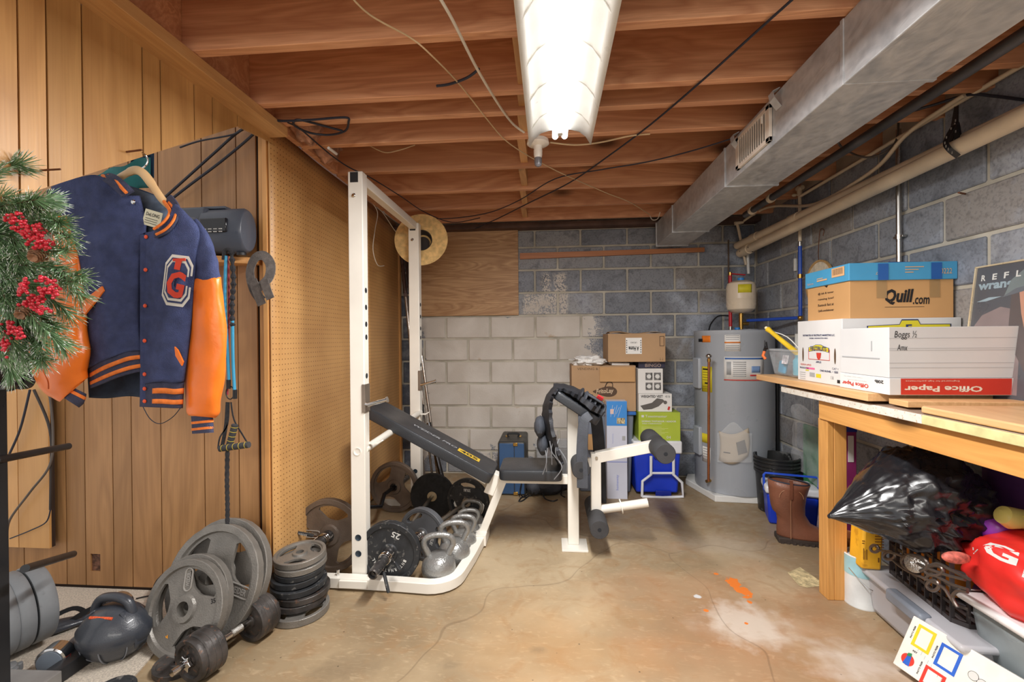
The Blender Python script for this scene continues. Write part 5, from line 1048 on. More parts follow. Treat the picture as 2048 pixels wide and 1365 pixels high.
# toaster oven box
grn = mat('lime carton', (172, 190, 62), .5, var=.05)
t, FM, w_, h_, M_ = cbox('lime green toaster oven carton standing on the blue wheeled cooler', 1277, 825, 1361, 890, -.49, .30, grn, gapz=zc_)
text('Toastmaster', fr(FM, w_, h_, .42, .86), w_*.52, h_*.085, print_w, t); fdec(FM, w_, h_, .07, .82, .13, .9, print_w, t)
text('HORNO TOSTADOR / ASADOR', fr(FM, w_, h_, .49, .68), w_*.82, h_*.06, print_w, t, bold=.02); text('PARA 4 REBANADAS', fr(FM, w_, h_, .32, .60), w_*.46, h_*.045, print_w, t)
for k in range(7): fdec(FM, w_, h_, .07, .20+.045*k, .55+.08*(k % 3), .21+.045*k, mat('pale lime print', (216, 224, 150), .6, var=0), t, 'printed_line')
text('04', fr(FM, w_, h_, .72, .12), w_*.1, h_*.1, print_w, t)
za = M_.translation.z+h_
# weighted vest box
t, FM, w_, h_, M_ = cbox('white weighted vest carton with black lettering, between the lime box and the glove box', 1277, 788, 1344, 822, -.47, .26, whb, gapz=za+.001)
text('WEIGHTED VEST', fr(FM, w_, h_, .40, .85), w_*.66, h_*.15, print_k, t, bold=.03); text('40 lb', fr(FM, w_, h_, .87, .85), w_*.14, h_*.13, print_k, t)
decal([(-.45*w_, .33*h_), (-.1*w_, .5*h_), (.05*w_, .75*h_), (.22*w_, .7*h_), (.28*w_, .6*h_), (.1*w_, .3*h_), (-.1*w_, .15*h_), (-.35*w_, .1*h_)], FM, mat('print dark grey', (96, 92, 88)), t, 'printed_picture', .0008)
decal(circ(.3*w_, .52*h_, .05*h_*2), FM, MATS['print dark grey'], t, 'printed_picture', .0009); decal([(.36*w_, .12*h_), (.42*w_, .08*h_), (.45*w_, .28*h_), (.39*w_, .3*h_)], FM, pr_, t, 'printed_mark', .0009)
zb_ = M_.translation.z+h_
t, FM, w_, h_, M_ = cbox('white carton with four grey glove pictures, under the top brown box', 1276, 738, 1326, 786, -.46, .2, whb, gapz=zb_+.001, rot=-.0)
for i in range(2):
    for j in range(2):
        fdec(FM, w_, h_, .30+.34*i, .14+.40*j, .58+.34*i, .44+.40*j, mat('photo grey', (112, 110, 108), .6, var=.5, scale=60), t, 'printed_photo'); decal(circ((-.06+.34*i)*w_, (.29+.4*j)*h_, .09*w_), FM, print_w, t, 'printed_hand', .001)
zd = M_.translation.z+h_
t, FM, w_, h_, M_ = cbox('dark navy bingo game box half hidden under the top brown box', 1277, 724, 1330, 737, -.40, .24, mat('navy carton', (44, 42, 62), .6, var=.1), gapz=zd+.001)
text('BINGO', fr(FM, w_, h_, .55, .42), w_*.6, h_*.5, mat('copper ink', (176, 150, 130), .6, var=0), t); text('SOLID WOOD', fr(FM, w_, h_, .55, .84), w_*.5, h_*.2, MATS['copper ink'], t)
ze = M_.translation.z+h_
t, FM, w_, h_, M_ = cbox('brown carton with white label on top of the box pile', 1216, 668, 1331, 722, -.44, .34, crd, gapz=ze+.001)
MB().grid(lambda u, v: M_@V((-w_/2+.02+(w_-.04)*u, .04+.25*v, h_+.004+.012*math.sin(PI*v)*(1-u)+.008*math.sin(u*9))), 10, 4).build('torn_top_flap', mat('kraft cardboard', (178, 144, 108)), t, solid=.003)
fdec(FM, w_, h_, .31, .28, .59, .85, stk, t, 'label'); 
for k in range(6): fdec(FM, w_, h_, .32, .33+.08*k, .335, .37+.08*k, print_k, t, 'label_edge', .001); fdec(FM, w_, h_, .565, .33+.08*k, .58, .37+.08*k, print_k, t, 'label_edge', .001)
text('UR3401', fr(FM, w_, h_, .45, .68)@Matrix.Rotation(PI, 4, 'Z'), w_*.11, h_*.06, print_k, t, ext=.0012); text('A Home', fr(FM, w_, h_, .45, .47)@Matrix.Rotation(PI, 4, 'Z'), w_*.18, h_*.16, print_k, t, ext=.0012, bold=.04)
fdec(FM, w_, h_, .90, .55, .98, .90, brn, t); fdec(FM, w_, h_, .91, .57, .97, .88, crd, t, 'print', .0009)
for u in (.91, .95): text('↓', fr(FM, w_, h_, u, .1), w_*.02, h_*.11, brn, t)
# grey tote with blue lid + snack box
ttm = mat('grey tote plastic', (118, 126, 140), .4, var=.05); tl = mat('tote blue lid', (52, 112, 190), .4)
t = thing('storage_tote', 'grey plastic storage tote with blue lid under the snack carton', 'tote', (-1.25, -.35, 0))
a, b = P(1150, 830, Y=-.46), P(1272, 985, Y=-.46); zt = a.z
MB().box(((a.x+b.x)/2, -.27, zt/2), (b.x-a.x-.02, .36, zt), taper=.88).build('body', ttm, t, bevel=.012)
MB().box(((a.x+b.x)/2, -.27, zt+.012), (b.x-a.x+.01, .4, .026)).build('lid', tl, t, bevel=.006)
t, FM, w_, h_, M_ = cbox('large brown snack carton with dark oval logo, open on top', 1143, 732, 1272, 818, -.44, .34, crd, gapz=zt+.026, rot=0)
logo = [(.115*math.cos(a_)*(1+.06*math.cos(2*a_)), .047*math.sin(a_)+.012*math.sin(2*(a_))*1.) for a_ in [2*PI*i/28 for i in range(28)]]
lm = fr(FM, w_, h_, .52, .43); decal([(x*.78, y*.8) for x, y in logo], lm, brn, t, 'logo', .0008); text('FritoLay', lm@Matrix.Rotation(.06, 4, 'Z'), w_*.27, h_*.13, mat('pale kraft print', (206, 180, 150), .6, var=0), t, ext=.0014, shear=.15, bold=.02)
text('Good fun!', fr(FM, w_, h_, .58, .2), w_*.24, h_*.1, brn, t, ext=.0008, shear=.3); text('VENDING & T', fr(FM, w_, h_, .28, .93), w_*.38, h_*.05, brn, t)
MB().tube(spline([lm@V((.0, .035, .003)), lm@V((.02, .075, .012)), lm@V((.055, .07, .01)), lm@V((.06, .035, .003))], 5), .0025, 6).build('wire_hook', black, t)
MB().bb(M_@V((w_*.5-.28, -.02, h_-.01)), M_@V((w_*.5-.01, -.012, h_-.125))).build('open_flap', crd2, t, smooth=False)
sw_ = mat('white cloth', (232, 230, 226), .85, var=.05)
c = M_@V((-w_*.24, .08, h_+.03)); tag(MB().ball(c, (.13, .1, .042), 40, 20, fn=lambda d: 1+.55*noise.noise(d*2.6+V((4, 0, 0)))+.18*abs(noise.noise(d*9))).build('crumpled_cloth', sw_), 'crumpled white cloth lying on the open snack carton', 'cloth')
tag(MB().box(M_@V((w_*.27, .1, h_+.012)), (.14, .12, .02), (.05, .03, .1)).build('folded_paper', stk, bevel=.003), 'folded white paper bundle sticking up behind the snack carton flap', 'paper')
# tall blue and white carton
t, FM, w_, h_, M_ = cbox('tall narrow white carton with blue top leaning on the tote', 1213, 803, 1255, 1000, -.58, .10, mat('bluish white carton', (206, 210, 226), .5, var=.02), gapz=0)
fdec(FM, w_, h_, .0, .75, 1, 1, mat('carton blue', (62, 140, 214), .5, var=.05), t, 'blue_panel'); fdec(FM, w_, h_, .5, .77, .9, .83, mat('gold patch', (190, 176, 140), .5, var=.5, scale=90), t, 'printed_photo', .001)
fdec(FM, w_, h_, .18, .87, .35, .92, mat('pink patch', (224, 190, 180), .5), t, 'printed_photo', .001)
fdec(FM, w_, h_, .0, .375, 1, .385, mat('print periwinkle', (150, 160, 214), .6, var=0), t, 'band'); fdec(FM, w_, h_, .76, .6, .92, .645, lg, t, 'barcode')
for k in range(5): MB().tube([FM@V((-.3*w_+.09*w_*k, (.84+.03*(k % 2))*h_, .001)), FM@V((-.2*w_+.11*w_*k, (.96-.02*(k % 2))*h_, .001))], .0012, 5).build('printed_frame', print_w, t)
text('homeway', fr(FM, w_, h_, .52, .17)@Matrix.Rotation(PI/2, 4, 'Z'), h_*.16, w_*.16, MATS['print periwinkle'], t, bold=.02); text('homeway', fr(FM, w_, h_, .3, .62)@Matrix.Rotation(PI/2, 4, 'Z'), h_*.1, w_*.07, MATS['print periwinkle'], t)
# small carton on the tote's left, seen behind the bench post
cbox('small brown carton behind the bench post, leaning on the tote', 1176, 870, 1206, 905, -.5, .03, crd2, gapz=.35)
# blue suitcase
sb = mat('suitcase navy', (52, 84, 124), .5, var=.06); sk = mat('suitcase dark trim', (60, 60, 58), .45, var=.1)
a, b = P(995, 884, Y=-.56), P(1052, 992, Y=-.56); t = thing('suitcase', 'navy blue hard suitcase standing upright with dark leather trim and brass latches', 'suitcase', ((a.x+b.x)/2, -.35, 0)); cx = (a.x+b.x)/2; hw = (b.x-a.x)/2
MB().bb((cx-hw, -.555, 0), (cx+hw, -.15, a.z)).build('shell', sk, t, bevel=.02, seg=3)
MB().bb((cx-hw+.012, -.5595, .014), (cx+.018, -.55, a.z-.014)).build('side_panel', sb, t, bevel=.004); MB().bb((cx+.022, -.5595, .014), (cx+hw-.012, -.55, a.z-.014)).build('side_panel', sb, t, bevel=.004)
for z in (a.z-.02, .02): MB().box((cx+.03, -.562, z), (.035, .008, .025)).build('latch', brass, t, bevel=.002)
MB().tube(spline([(cx-.04, -.38, a.z), (cx-.04, -.38, a.z+.025), (cx+.04, -.38, a.z+.025), (cx+.04, -.38, a.z)], 5), .008, 8).build('carry_handle', black, t)
for x in (-.05, .05): MB().box((cx+x, -.36, a.z+.003), (.03, .04, .008)).build('handle_plate', brass, t, bevel=.002)
# black backpack lying by the suitcase
a = P(1095, 985, Y=-.6); t = thing('backpack', 'black drawstring backpack slumped on the floor beside the blue suitcase', 'bag', (a.x, -.5, 0))
MB().ball((a.x, -.48, .075), (.17, .11, .075), 32, 16, fn=lambda d: 1+.16*noise.noise(d*2.2)+.08*abs(noise.noise(d*7))).build('body', vm, t)
MB().ball((a.x-.10, -.53, .07), (.07, .07, .06), 20, 12, fn=lambda d: 1+.2*noise.noise(d*3)).build('front_pocket', vm2, t)
for pts in ([(1045, 960), (1040, 985), (1048, 995), (1062, 992), (1070, 985)], [(1085, 985), (1090, 998), (1105, 1003), (1115, 1000)], [(1058, 992), (1045, 1002), (1038, 1003), (1043, 996), (1056, 990)], [(1118, 960), (1126, 975), (1122, 990), (1130, 995)]):
    MB().tube(spline([P(x, y, Y=-.62) if y < 988 else P(x, y, Z=.006) for x, y in pts], 5), .005, 6).build('cord', black, t)
# clear bin with brown bundle behind the vest
clr = mat('clear plastic', (214, 220, 226), .2, alpha=.30, var=0, spec=.7)
a, b = P(1072, 895, Y=-.42), P(1140, 968, Y=-.42); t = thing('clear_bin', 'small clear plastic bin behind the bench seat', 'bin', ((a.x+b.x)/2, -.3, 0)); m_ = MB(); zt = a.z; cx = (a.x+b.x)/2
m_.box((cx, -.28, zt/2), (b.x-a.x, .28, zt), taper=.86); m_.build('body', clr, t, bevel=.006); MB().box((cx, -.28, zt+.004), (b.x-a.x+.02, .3, .012)).build('lid', clr, t, bevel=.004)
a = P(1098, 880, Y=-.32); tag(MB().ball(a+V((0, 0, -.04)), (.055, .06, .10), 18, 12, M=Matrix.Rotation(.35, 3, 'Y'), fn=lambda d: 1+.2*noise.noise(d*3)).build('brown_bundle', mat('brown suede', (128, 92, 76), .8, var=.15)), 'brown suede bundle on the small clear bin behind the vest', 'bundle')
# bucket stack
bk_m = mat('black bucket', (36, 37, 38), .4, var=.2, wear=(110, 112, 112)); bx_, by_ = -.185, -.73
for k in range(3):
    t = thing('bucket', ('bottom bucket of the black stack beside the water heater', 'middle bucket of the black stack, only its rim showing', 'top open bucket of the black stack')[k], 'bucket', (bx_, by_, .022*k), 'stack of black buckets')
    z0 = .002+.024*k; MB().lathe([(.0, z0+.004), (.115, z0+.004), (.118, z0), (.134, z0+.27), (.144, z0+.272), (.144, z0+.29), (.135, z0+.292), (.139, z0+.322), (.147, z0+.326), (.147, z0+.336), (.136, z0+.336), (.116, z0+.01), (0, z0+.01)], 44, Matrix.Translation((bx_, by_, 0)), caps=False).build('shell', bk_m, t)
# small blue cooler
cz = .27; cc = V((-.20, -.93, 0)); t = thing('lunch_cooler', 'small blue cooler with white lid and blue swing handle behind the boot', 'cooler', cc); Rz = Matrix.Rotation(-.30, 4, 'Z'); TM = Matrix.Translation(cc)@Rz
def tb(m_, M_): m_.v = [M_@v for v in m_.v]; return m_
tb(MB().box((0, 0, .10), (.29, .20, .20), taper=.92), TM).build('body', cool, t, bevel=.015); tb(MB().box((0, 0, .225), (.31, .22, .05)), TM).build('lid', cw_, t, bevel=.014)
MB().tube([TM@V(v) for v in ((-.152, -.03, .2), (-.155, -.03, .30), (-.145, -.03, .315), (.145, -.03, .315), (.155, -.03, .30), (.152, -.03, .2))], [(.013, .007)]*6, 4, flat=(0, -1, 0)).build('handle', mat('handle blue', (36, 84, 214), .35), t, bevel=.002)
# boot
lt = mat('brown leather', (124, 78, 58), .45, var=.14, bump=.3, bscale=120); sole = mat('dark sole', (62, 52, 46), .8, var=.1); bo = P(1585, 1080, Z=0)
bo = V((-.36, -1.22, 0)); t = thing('work_boot', 'brown leather pull on work boot standing by the workbench leg', 'boot', bo); BM = Matrix.Translation(bo)@Matrix.Rotation(math.radians(-12), 4, 'Z')@Matrix.Diagonal((1.2, 1.2, 1.17, 1))
def ring(cx_, z_, rx_, ry_, tl_=0, n=24, sq=1): 
    o = []
    for i in range(n):
        a_ = 2*PI*i/n; x = rx_*math.copysign(abs(math.cos(a_))**sq, math.cos(a_)); o.append(BM@V((cx_+x, ry_*math.copysign(abs(math.sin(a_))**sq, math.sin(a_)), z_+tl_*x)))
    return o
MB().loft([ring(.085, .022, .13, .046, 0), ring(.085, .035, .133, .049), ring(.080, .055, .128, .049, -.05), ring(.06, .085, .105, .046, -.22), ring(.025, .115, .075, .045, -.3), ring(.005, .145, .070, .047, -.1), ring(0, .18, .074, .05), ring(0, .23, .08, .055), ring(.004, .275, .088, .06, .0), ring(.006, .302, .092, .062, -.10)], caps=False).build('leather_upper', lt, t, solid=.004)
MB().loft([ring(.082, 0, .132, .048), ring(.082, .018, .136, .052), ring(.082, .026, .136, .052)]).build('sole', sole, t)
for k in range(10): tb(MB().box((-.035+.026*k, -.050+.004*(k < 2), .006), (.014, .008, .012)), BM).build('sole_lug', sole, t)
tb(MB().box((-.015, 0, .012), (.07, .09, .03)), BM).build('heel', sole, t, bevel=.006)
MB().tube([BM@V((0, -.062, .23)), BM@V((0, -.068, .29)), BM@V((0, -.068, .325)), BM@V((0, -.058, .318))], [(.012, .002)]*4, 4, flat=(1, 0, 0)).build('pull_tab', lt, t)
stc = mat('tan stitching', (176, 130, 96), .6)
MB().tube([BM@V((.0-.0, -.0555-.008*(z > .2), z)) for z in (.03, .09, .15, .2, .25, .30)], .0016, 5).build('stitching', stc, t)
for k in range(2): MB().tube([BM@V((-.05*(1 if k == 0 else -1.1)*math.cos(a_)-.0, -.056, .235+.045*math.sin(a_))) for a_ in [PI*.5*i/6 for i in range(7)]], .0014, 5).build('stitching', stc, t)
MB().loft([ring(.006, .300, .089, .059, -.10), ring(.006, .308, .089, .059, -.10)], caps=False).build('dark_collar', mat('navy lining', (48, 52, 66), .8), t, solid=.003)
a = P(1635, 1100, Z=0); tag(MB().prism([(0, 0), (.10, .03), (.06, .12), (-.03, .06)], 0, .05, Matrix.Translation((a.x+.02, a.y+.05, 0))).build('paper_scrap', mat('cream paper', (222, 196, 160), .8), smooth=False), 'cream cardboard scrap leaning between the boot and the bench leg', 'cardboard')
a = P(1632, 1000, Z=.0); tag(MB().box((-.10, -1.18, .16), (.02, .16, .30), (0, .1, .1)).build('magazine', mat('glossy cover', (196, 186, 200), .35, var=.4, scale=20, wear=(110, 60, 130)), bevel=.002), 'glossy magazine standing behind the boot against the bench leg', 'magazine')
# green bottle bag leaning on right wall
gb_ = mat('green frosted plastic', (70, 150, 100), .3, var=.15, scale=5, alpha=.85); t = thing('green_bag', 'clear plastic bag holding a green sheet against the right wall behind the bench leg', 'bag', (-.06, -1.0, .0))
MB().bb((-.06, -1.25, .12), (-.04, -.82, .63)).build('green_sheet', gb_, t, bevel=.01)
MB().grid(lambda u, v: V((-.075-.02*noise.noise(V((u*6, v*6, 0))), -.72-.56*u, .28+.46*v+.02*math.sin(u*9))), 24, 20).build('clear_wrap', film, t)
# ================================================================ WORKBENCH AND WHAT IS ON AND UNDER IT
bpn = wood('bench pine', (226, 168, 96), (190, 132, 66), 'Y', 6, .45); bpz = wood('bench leg pine', (226, 168, 96), (186, 128, 62), 'Z', 6, .45); brd = wood('maple board', (230, 188, 136), (192, 142, 90), 'Y', 6, .4, False)
TZ = .955; TX = -.53
wbn = thing('workbench', 'long pine workbench with chipped white painted edge along the right wall', 'workbench', (-.27, -2.3, 0))
MB().bb((TX+.012, -3.35, TZ-.03), (-.012, -1.52, TZ)).build('bench_top', mat('grey worn plywood', (150, 128, 112), .6, var=.15, scale=5), wbn, smooth=False, bevel=.002)
MB().bb((TX, -2.42, TZ-.032), (TX+.012, -1.50, TZ-.002)).build('edge_strip', mat('chipped white paint', (226, 220, 208), .5, var=.06, scale=30, wear=(176, 140, 100)), wbn, smooth=False, bevel=.002)
MB().bb((TX, -3.35, TZ-.032), (TX+.012, -2.42, TZ-.002)).build('edge_strip', mat('pale yellow paint', (214, 206, 150), .5, var=.1, scale=20), wbn, smooth=False, bevel=.002)
MB().bb((-.507, -3.3, TZ-.122), (-.469, -1.80, TZ-.032)).build('apron', bpn, wbn, smooth=False, bevel=.002)
MB().bb((-.465, -1.84, TZ-.12), (-.02, -1.80, TZ-.032)).build('end_apron', bpn, wbn, smooth=False, bevel=.002)
for y in (-1.825, -3.2):
    MB().bb((-.469, y-.025, 0), (-.413, y+.045, TZ-.032)).build('leg', bpz, wbn, smooth=False, bevel=.003)
    MB().bb((-.499, y-.025, 0), (-.4695, y+.045, TZ-.122)).build('leg', bpz, wbn, smooth=False, bevel=.003)
    MB().bb((-.09, y-.04, 0), (-.01, y+.04, TZ-.032)).build('leg', bpz, wbn, smooth=False, bevel=.003)
BZ = .998
tag(MB().bb((-.548, -2.19, TZ+.012), (-.10, -1.25, BZ)).build('shelf_board', brd, smooth=False, bevel=.002), 'thick maple coloured board on the bench, under the row of boxes', 'board')
M_ = Matrix.Translation((-.50, -2.33, TZ+.002))@Matrix.Rotation(math.radians(-4), 4, 'Z')
tag(tb(MB().box((.23, .06, .017), (.46, .10, .022)), M_).build('shelf_board', brd, smooth=False, bevel=.002), 'shorter maple board lying crosswise between the boxes and the cutting board', 'board')
M_ = Matrix.Translation((-.515, -2.38, TZ+.001))@Matrix.Rotation(math.radians(-1), 4, 'Z'); poly = [(.02, 0), (.0, -.02), (0, -.9), (.5, -.9), (.5, 0)]
tag(MB().prism(poly, .001, .024, M_).build('cutting_board', wood('cutting board maple', (232, 190, 140), (196, 148, 98), 'Y', 7, .35, False), bevel=.005), 'large maple cutting board with rounded corners on the near end of the bench', 'cutting board')
def boxm(label, x0, y0, z0, x1, y1, z1, m, name='cardboard_box', rot=0, bev=.002, group=None, cat='box'):
    t = thing(name, label, cat, ((x0+x1)/2, (y0+y1)/2, z0), group); MB().bb((x0, y0, z0), (x1, y1, z1)).build('carton', m, t, smooth=False, bevel=bev)
    FF = frame(((x0+x1)/2, y0-.0004, (z0+z1)/2), (1, 0, 0), (0, 0, 1)); LF = frame((x0-.0004, (y0+y1)/2, (z0+z1)/2), (0, -1, 0), (0, 0, 1))
    return t, FF, x1-x0, z1-z0, LF, y1-y0
def d2(F, w_, h_, u0, v0, u1, v1, m, par, name='print', e=.0006): return decal(rect((u0-.5)*w_, (v0-.5)*h_, (u1-.5)*w_, (v1-.5)*h_), F, m, par, name, e)
def t2(s, F, w_, h_, u, v, tw, th, m, par, **k): return text(s, F@Matrix.Translation(((u-.5)*w_, (v-.5)*h_, 0)), tw*w_, th*h_, m, par, ext=k.pop('ext', .0009), **k)
nvy = mat('print navy', (44, 56, 100), .6, var=0); ylw = mat('logo yellow', (222, 208, 48), .5, var=0); redp = mat('print scarlet', (206, 62, 48), .5, var=0); wcb = mat('white corrugated board', (224, 223, 222), .6, var=.03, scale=4)
# fruit carton
t, FF, fw, fh, LF, lw = boxm('white fruit carton with yellow logo, bottom of the stack beside the clear tub', -.495, -1.955, BZ+.001, -.012, -1.60, 1.297, wcb)
t2('DISTRIBUTED BY FIRSTFRUITS MARKETING LLC.', LF, lw, fh, .5, .76, .72, .03, nvy, t, bold=.02); t2('YAKIMA, WASHINGTON 98901', LF, lw, fh, .5, .71, .42, .025, nvy, t, bold=.02)
MB().tube([LF@V((a*lw, b*fh, .001)) for a, b in ((-.22, .03), (.25, .03), (.25, -.13), (-.22, -.13))], .0012, 5, closed=True).build('printed_frame', redp, t)
crest = [(-.20, -.0), (-.20, .07), (-.12, .09), (-.05, .12), (.05, .12), (.12, .09), (.20, .07), (.20, -.0), (.10, .02), (0, .03), (-.1, .02)]
decal([(x*lw*1.15+.01*lw, (y-.01)*fh*1.0) for x, y in crest], LF, nvy, t, 'logo_edge', .0012); decal([(x*lw*1.08+.01*lw, (y*.88-.003)*fh) for x, y in crest], LF, ylw, t, 'logo', .0016)
t2('FIRSTFRUITS', LF, lw, fh, .51, .545, .36, .07, nvy, t, ext=.0022, bold=.03); decal([(-.04*lw, -.02*fh), (.07*lw, -.02*fh), (.055*lw, -.10*fh), (.015*lw, -.14*fh), (-.025*lw, -.10*fh)], LF, redp, t, 'printed_apple', .0012)
t2('APPLES', LF, lw, fh, .51, .33, .12, .03, nvy, t, bold=.02)
for u in (.14, .86): decal(circ((u-.5)*lw, -.06*fh, .018*lw, 16, .12*fh), LF, mat('handle hole', (96, 72, 50), .9, var=0), t, 'hand_hole', .001)
t2('PREMIUM APPLES', LF, lw, fh, .21, .27, .26, .03, redp, t); t2('PRODUCE OF USA', LF, lw, fh, .17, .215, .22, .03, nvy, t, bold=.02); t2('ONE BUSHEL  •  SIZE', LF, lw, fh, .73, .20, .38, .03, nvy, t, bold=.02); t2('CAT 1', LF, lw, fh, .86, .25, .12, .03, nvy, t); t2('138', LF, lw, fh, .80, .11, .06, .05, lg, t)
d2(LF, lw, fh, .22, .20, .42, .23, mat('pink marker', (236, 110, 160), .5, var=0), t); d2(LF, lw, fh, .20, .17, .28, .19, ylw, t); d2(LF, lw, fh, .45, .08, .56, .14, ylw, t); d2(LF, lw, fh, .30, .08, .42, .15, lg, t, 'barcode'); d2(LF, lw, fh, .90, .04, .99, .09, print_k, t, 'barcode')
for k in range(4): d2(LF, lw, fh, .06, .13-.035*k, .2, .14-.035*k, lg, t, 'printed_line')
cr2 = [(-.34, 0), (-.34, .10), (-.06, .12), (-.04, .19), (.10, .19), (.12, .12), (.38, .12), (.38, 0)]
decal([(x*fw*.98+.02, (y+.29)*fh) for x, y in cr2], FF, nvy, t, 'logo_edge', .0012); decal([(x*fw*.95+.02, (y*.88+.295)*fh) for x, y in cr2], FF, ylw, t, 'logo', .0018); t2('F', FF, fw, fh, .56, .86, .05, .09, nvy, t, ext=.0024, bold=.04)
t2('FirstFruits', FF, fw, fh, .54, .80, .6, .07, nvy, t, ext=.0024, bold=.02)
# office paper tray + white box with handwriting
t, FF, fw, fh, LF, lw = boxm('shallow office paper carton lying upside down, red front, under the handwritten box', -.512, -2.252, BZ+.001, -.05, -1.965, 1.062, wcb)
d2(FF, fw, fh, .085, .03, .905, .985, mat('office red', (206, 58, 42), .45, var=.03), t, 'red_panel'); Rf = Matrix.Rotation(PI, 4, 'Z')
def t3(s, F, w_, h_, u, v, tw, th, m, par, **k): return text(s, F@Matrix.Translation(((u-.5)*w_, (v-.5)*h_, 0))@Rf, tw*w_, th*h_, m, par, ext=.0011, **k)
wp2 = mat('cream print', (236, 224, 208), .5, var=0)
t3('Office Paper', FF, fw, fh, .40, .42, .58, .44, wp2, t, bold=.03); t3('Engineered for high performance', FF, fw, fh, .32, .84, .40, .10, wp2, t)
t3('Office Paper', LF, lw, fh, .34, .38, .56, .34, redp, t, bold=.02); t3('20lb', LF, lw, fh, .82, .72, .16, .2, print_k, t, bold=.02); t3('Engineered for high performance', LF, lw, fh, .38, .62, .4, .06, lg, t); t3('Copier  Laser  Inkjet  Fax', LF, lw, fh, .3, .82, .4, .06, lg, t)
t, FF, fw, fh, LF, lw = boxm('white carton with Boggs handwritten in marker, in front of the fruit carton', -.510, -2.248, 1.063, -.055, -1.965, 1.252, mat('ribbed white board', (214, 214, 214), .5, var=.03, scale=3))
MB().bb((-.5115, -2.20, 1.13), (-.5105, -1.98, 1.135)).build('flap_seam', lg, t, smooth=False); MB().bb((-.5115, -2.16, 1.16), (-.5105, -2.155, 1.20)).build('flap_seam', lg, t, smooth=False)
for z in (1.10, 1.118, 1.165, 1.172, 1.21): d2(FF, fw, fh, .0, (z-1.063)/fh, 1, (z-1.063)/fh+.008, mat('crease grey', (186, 186, 188), .6, var=0), t, 'crease')
t2('Boggs ½', FF, fw, fh, .125, .84, .17, .17, print_k, t, shear=.2); t2('Amx', FF, fw, fh, .10, .60, .08, .12, print_k, t, shear=.2)
# quill box with blue lid
kq = mat('tan cardboard', (206, 158, 104), .7, var=.05, scale=3); qb = mat('lid blue', (76, 160, 206), .5, var=.04)
t, FF, fw, fh, LF, lw = boxm('tan carton with Quill lettering and blue lid, on top of the fruit carton', -.445, -1.925, 1.298, -.018, -1.60, 1.53, kq)
MB().bb((-.453, -1.934, 1.465), (-.008, -1.592, 1.542)).build('lid', qb, t, smooth=False, bevel=.003)
t2('Quill', FF, fw, fh, .48, .40, .28, .30, print_k, t, shear=.22, bold=.04); t2('.com', FF, fw, fh, .69, .32, .16, .13, print_k, t, shear=.15, bold=.02)
d2(FF, fw, fh, .34, .205, .72, .212, print_k, t, 'underline')
F2 = FF@Matrix.Translation((0, 0, .010)); L2 = LF@Matrix.Translation((0, 0, .009)); pbl = mat('pale pink print', (214, 190, 190), .6, var=0); opr = mat('lid tan print', (226, 178, 130), .6, var=0)
t2('Quill', F2, fw, fh, .15, .87, .14, .13, opr, t, bold=.02, shear=.15); t2('.com', F2, fw, fh, .27, .845, .07, .05, opr, t); t2('T20222', F2, fw, fh, .88, .87, .17, .10, opr, t); 
for k in range(3): d2(F2, fw, fh, .52, .95-.05*k, .70-.05*k, .965-.05*k, opr, t, 'printed_line')
d2(L2, lw, fh, .66, .84, .94, 1.02, opr, t, 'label')
for k in range(9): d2(L2, lw, fh, .69+.025*k, .88, .70+.025*k, 1.0, brn, t, 'bar', .001)
t2('Quill.com', L2, lw, fh, .13, .80, .16, .05, opr, t); d2(L2, lw, fh, .3, .82, .55, .85, opr, t, 'printed_line'); d2(L2, lw, fh, .3, .87, .45, .885, opr, t, 'printed_line')
for k, s_ in enumerate(('@ ink & toner', 'running low?', 'Restock fast at', 'Quill.com/inktoner')): t2(s_, LF, lw, fh, .47, .56-.12*k, .38, .055, brn, t, bold=.02)
decal([(-.06*lw, .21*fh), (.03*lw, .21*fh), (-.005*lw, .17*fh)], LF, print_k, t, 'hand_hole', .001)
for u in (.31, .82): d2(FF, fw, fh, u-.05, .38, u+.05, .72, tape, t, 'tape', .0012); d2(F2, fw, fh, u-.05, .72, u+.05, 1.03, mat('tape over blue', (44, 96, 170), .25, var=0), t, 'tape', .0012)
a = V((-.12, -1.80, 1.546)); tag(MB().cyl((-.25, -1.88, 1.548), (-.10, -1.86, 1.549), .0045, n=8).build('pen', mat('pen blue', (40, 60, 150), .3), center=False), 'blue ballpoint pen lying on the lid of the blue topped carton', 'pen')
tag(MB().tube(spline([(-.36, -1.66, 1.545), (-.33, -1.68, 1.552), (-.28, -1.66, 1.556), (-.24, -1.64, 1.548)], 5), [(.012, .003)]*16, 6, flat=(0, 1, 0)).build('white_clip', white), 'white plastic clip on the lid in front of the embroidery hoop', 'clip')
# clear tub with tools
t = thing('clear_tub', 'clear plastic tub of blue bottles and tools at the far end of the bench', 'tub', (-.36, -1.43, BZ+.002)); tz = 1.145
MB().box((-.345, -1.43, (BZ+tz)/2), (.29, .32, tz-BZ-.004), taper=.85).build('body', clr, t, bevel=.01); 
MB().tube([(-.495, -1.595, tz), (-.195, -1.595, tz), (-.195, -1.265, tz), (-.495, -1.265, tz)], .006, 6, closed=True).build('rim', clr, t)
bbt = mat('aqua bottle', (96, 190, 214), .3)
tag(MB().lathe([(0, 0), (.033, .002), (.035, .01), (.035, .08), (.025, .095), (.026, .11), (0, .112)], 20, Matrix.Translation((-.43, -1.50, BZ+.012)), caps=False).build('bottle', bbt), 'aqua blue plastic bottle inside the clear tub', 'bottle')
tag(MB().box((-.455, -1.37, BZ+.05), (.02, .075, .075), (0, .15, 0)).build('tape_dispenser', mat('cyan dispenser', (60, 170, 214), .35), bevel=.012), 'cyan tape dispenser pressed against the near side of the clear tub', 'dispenser')
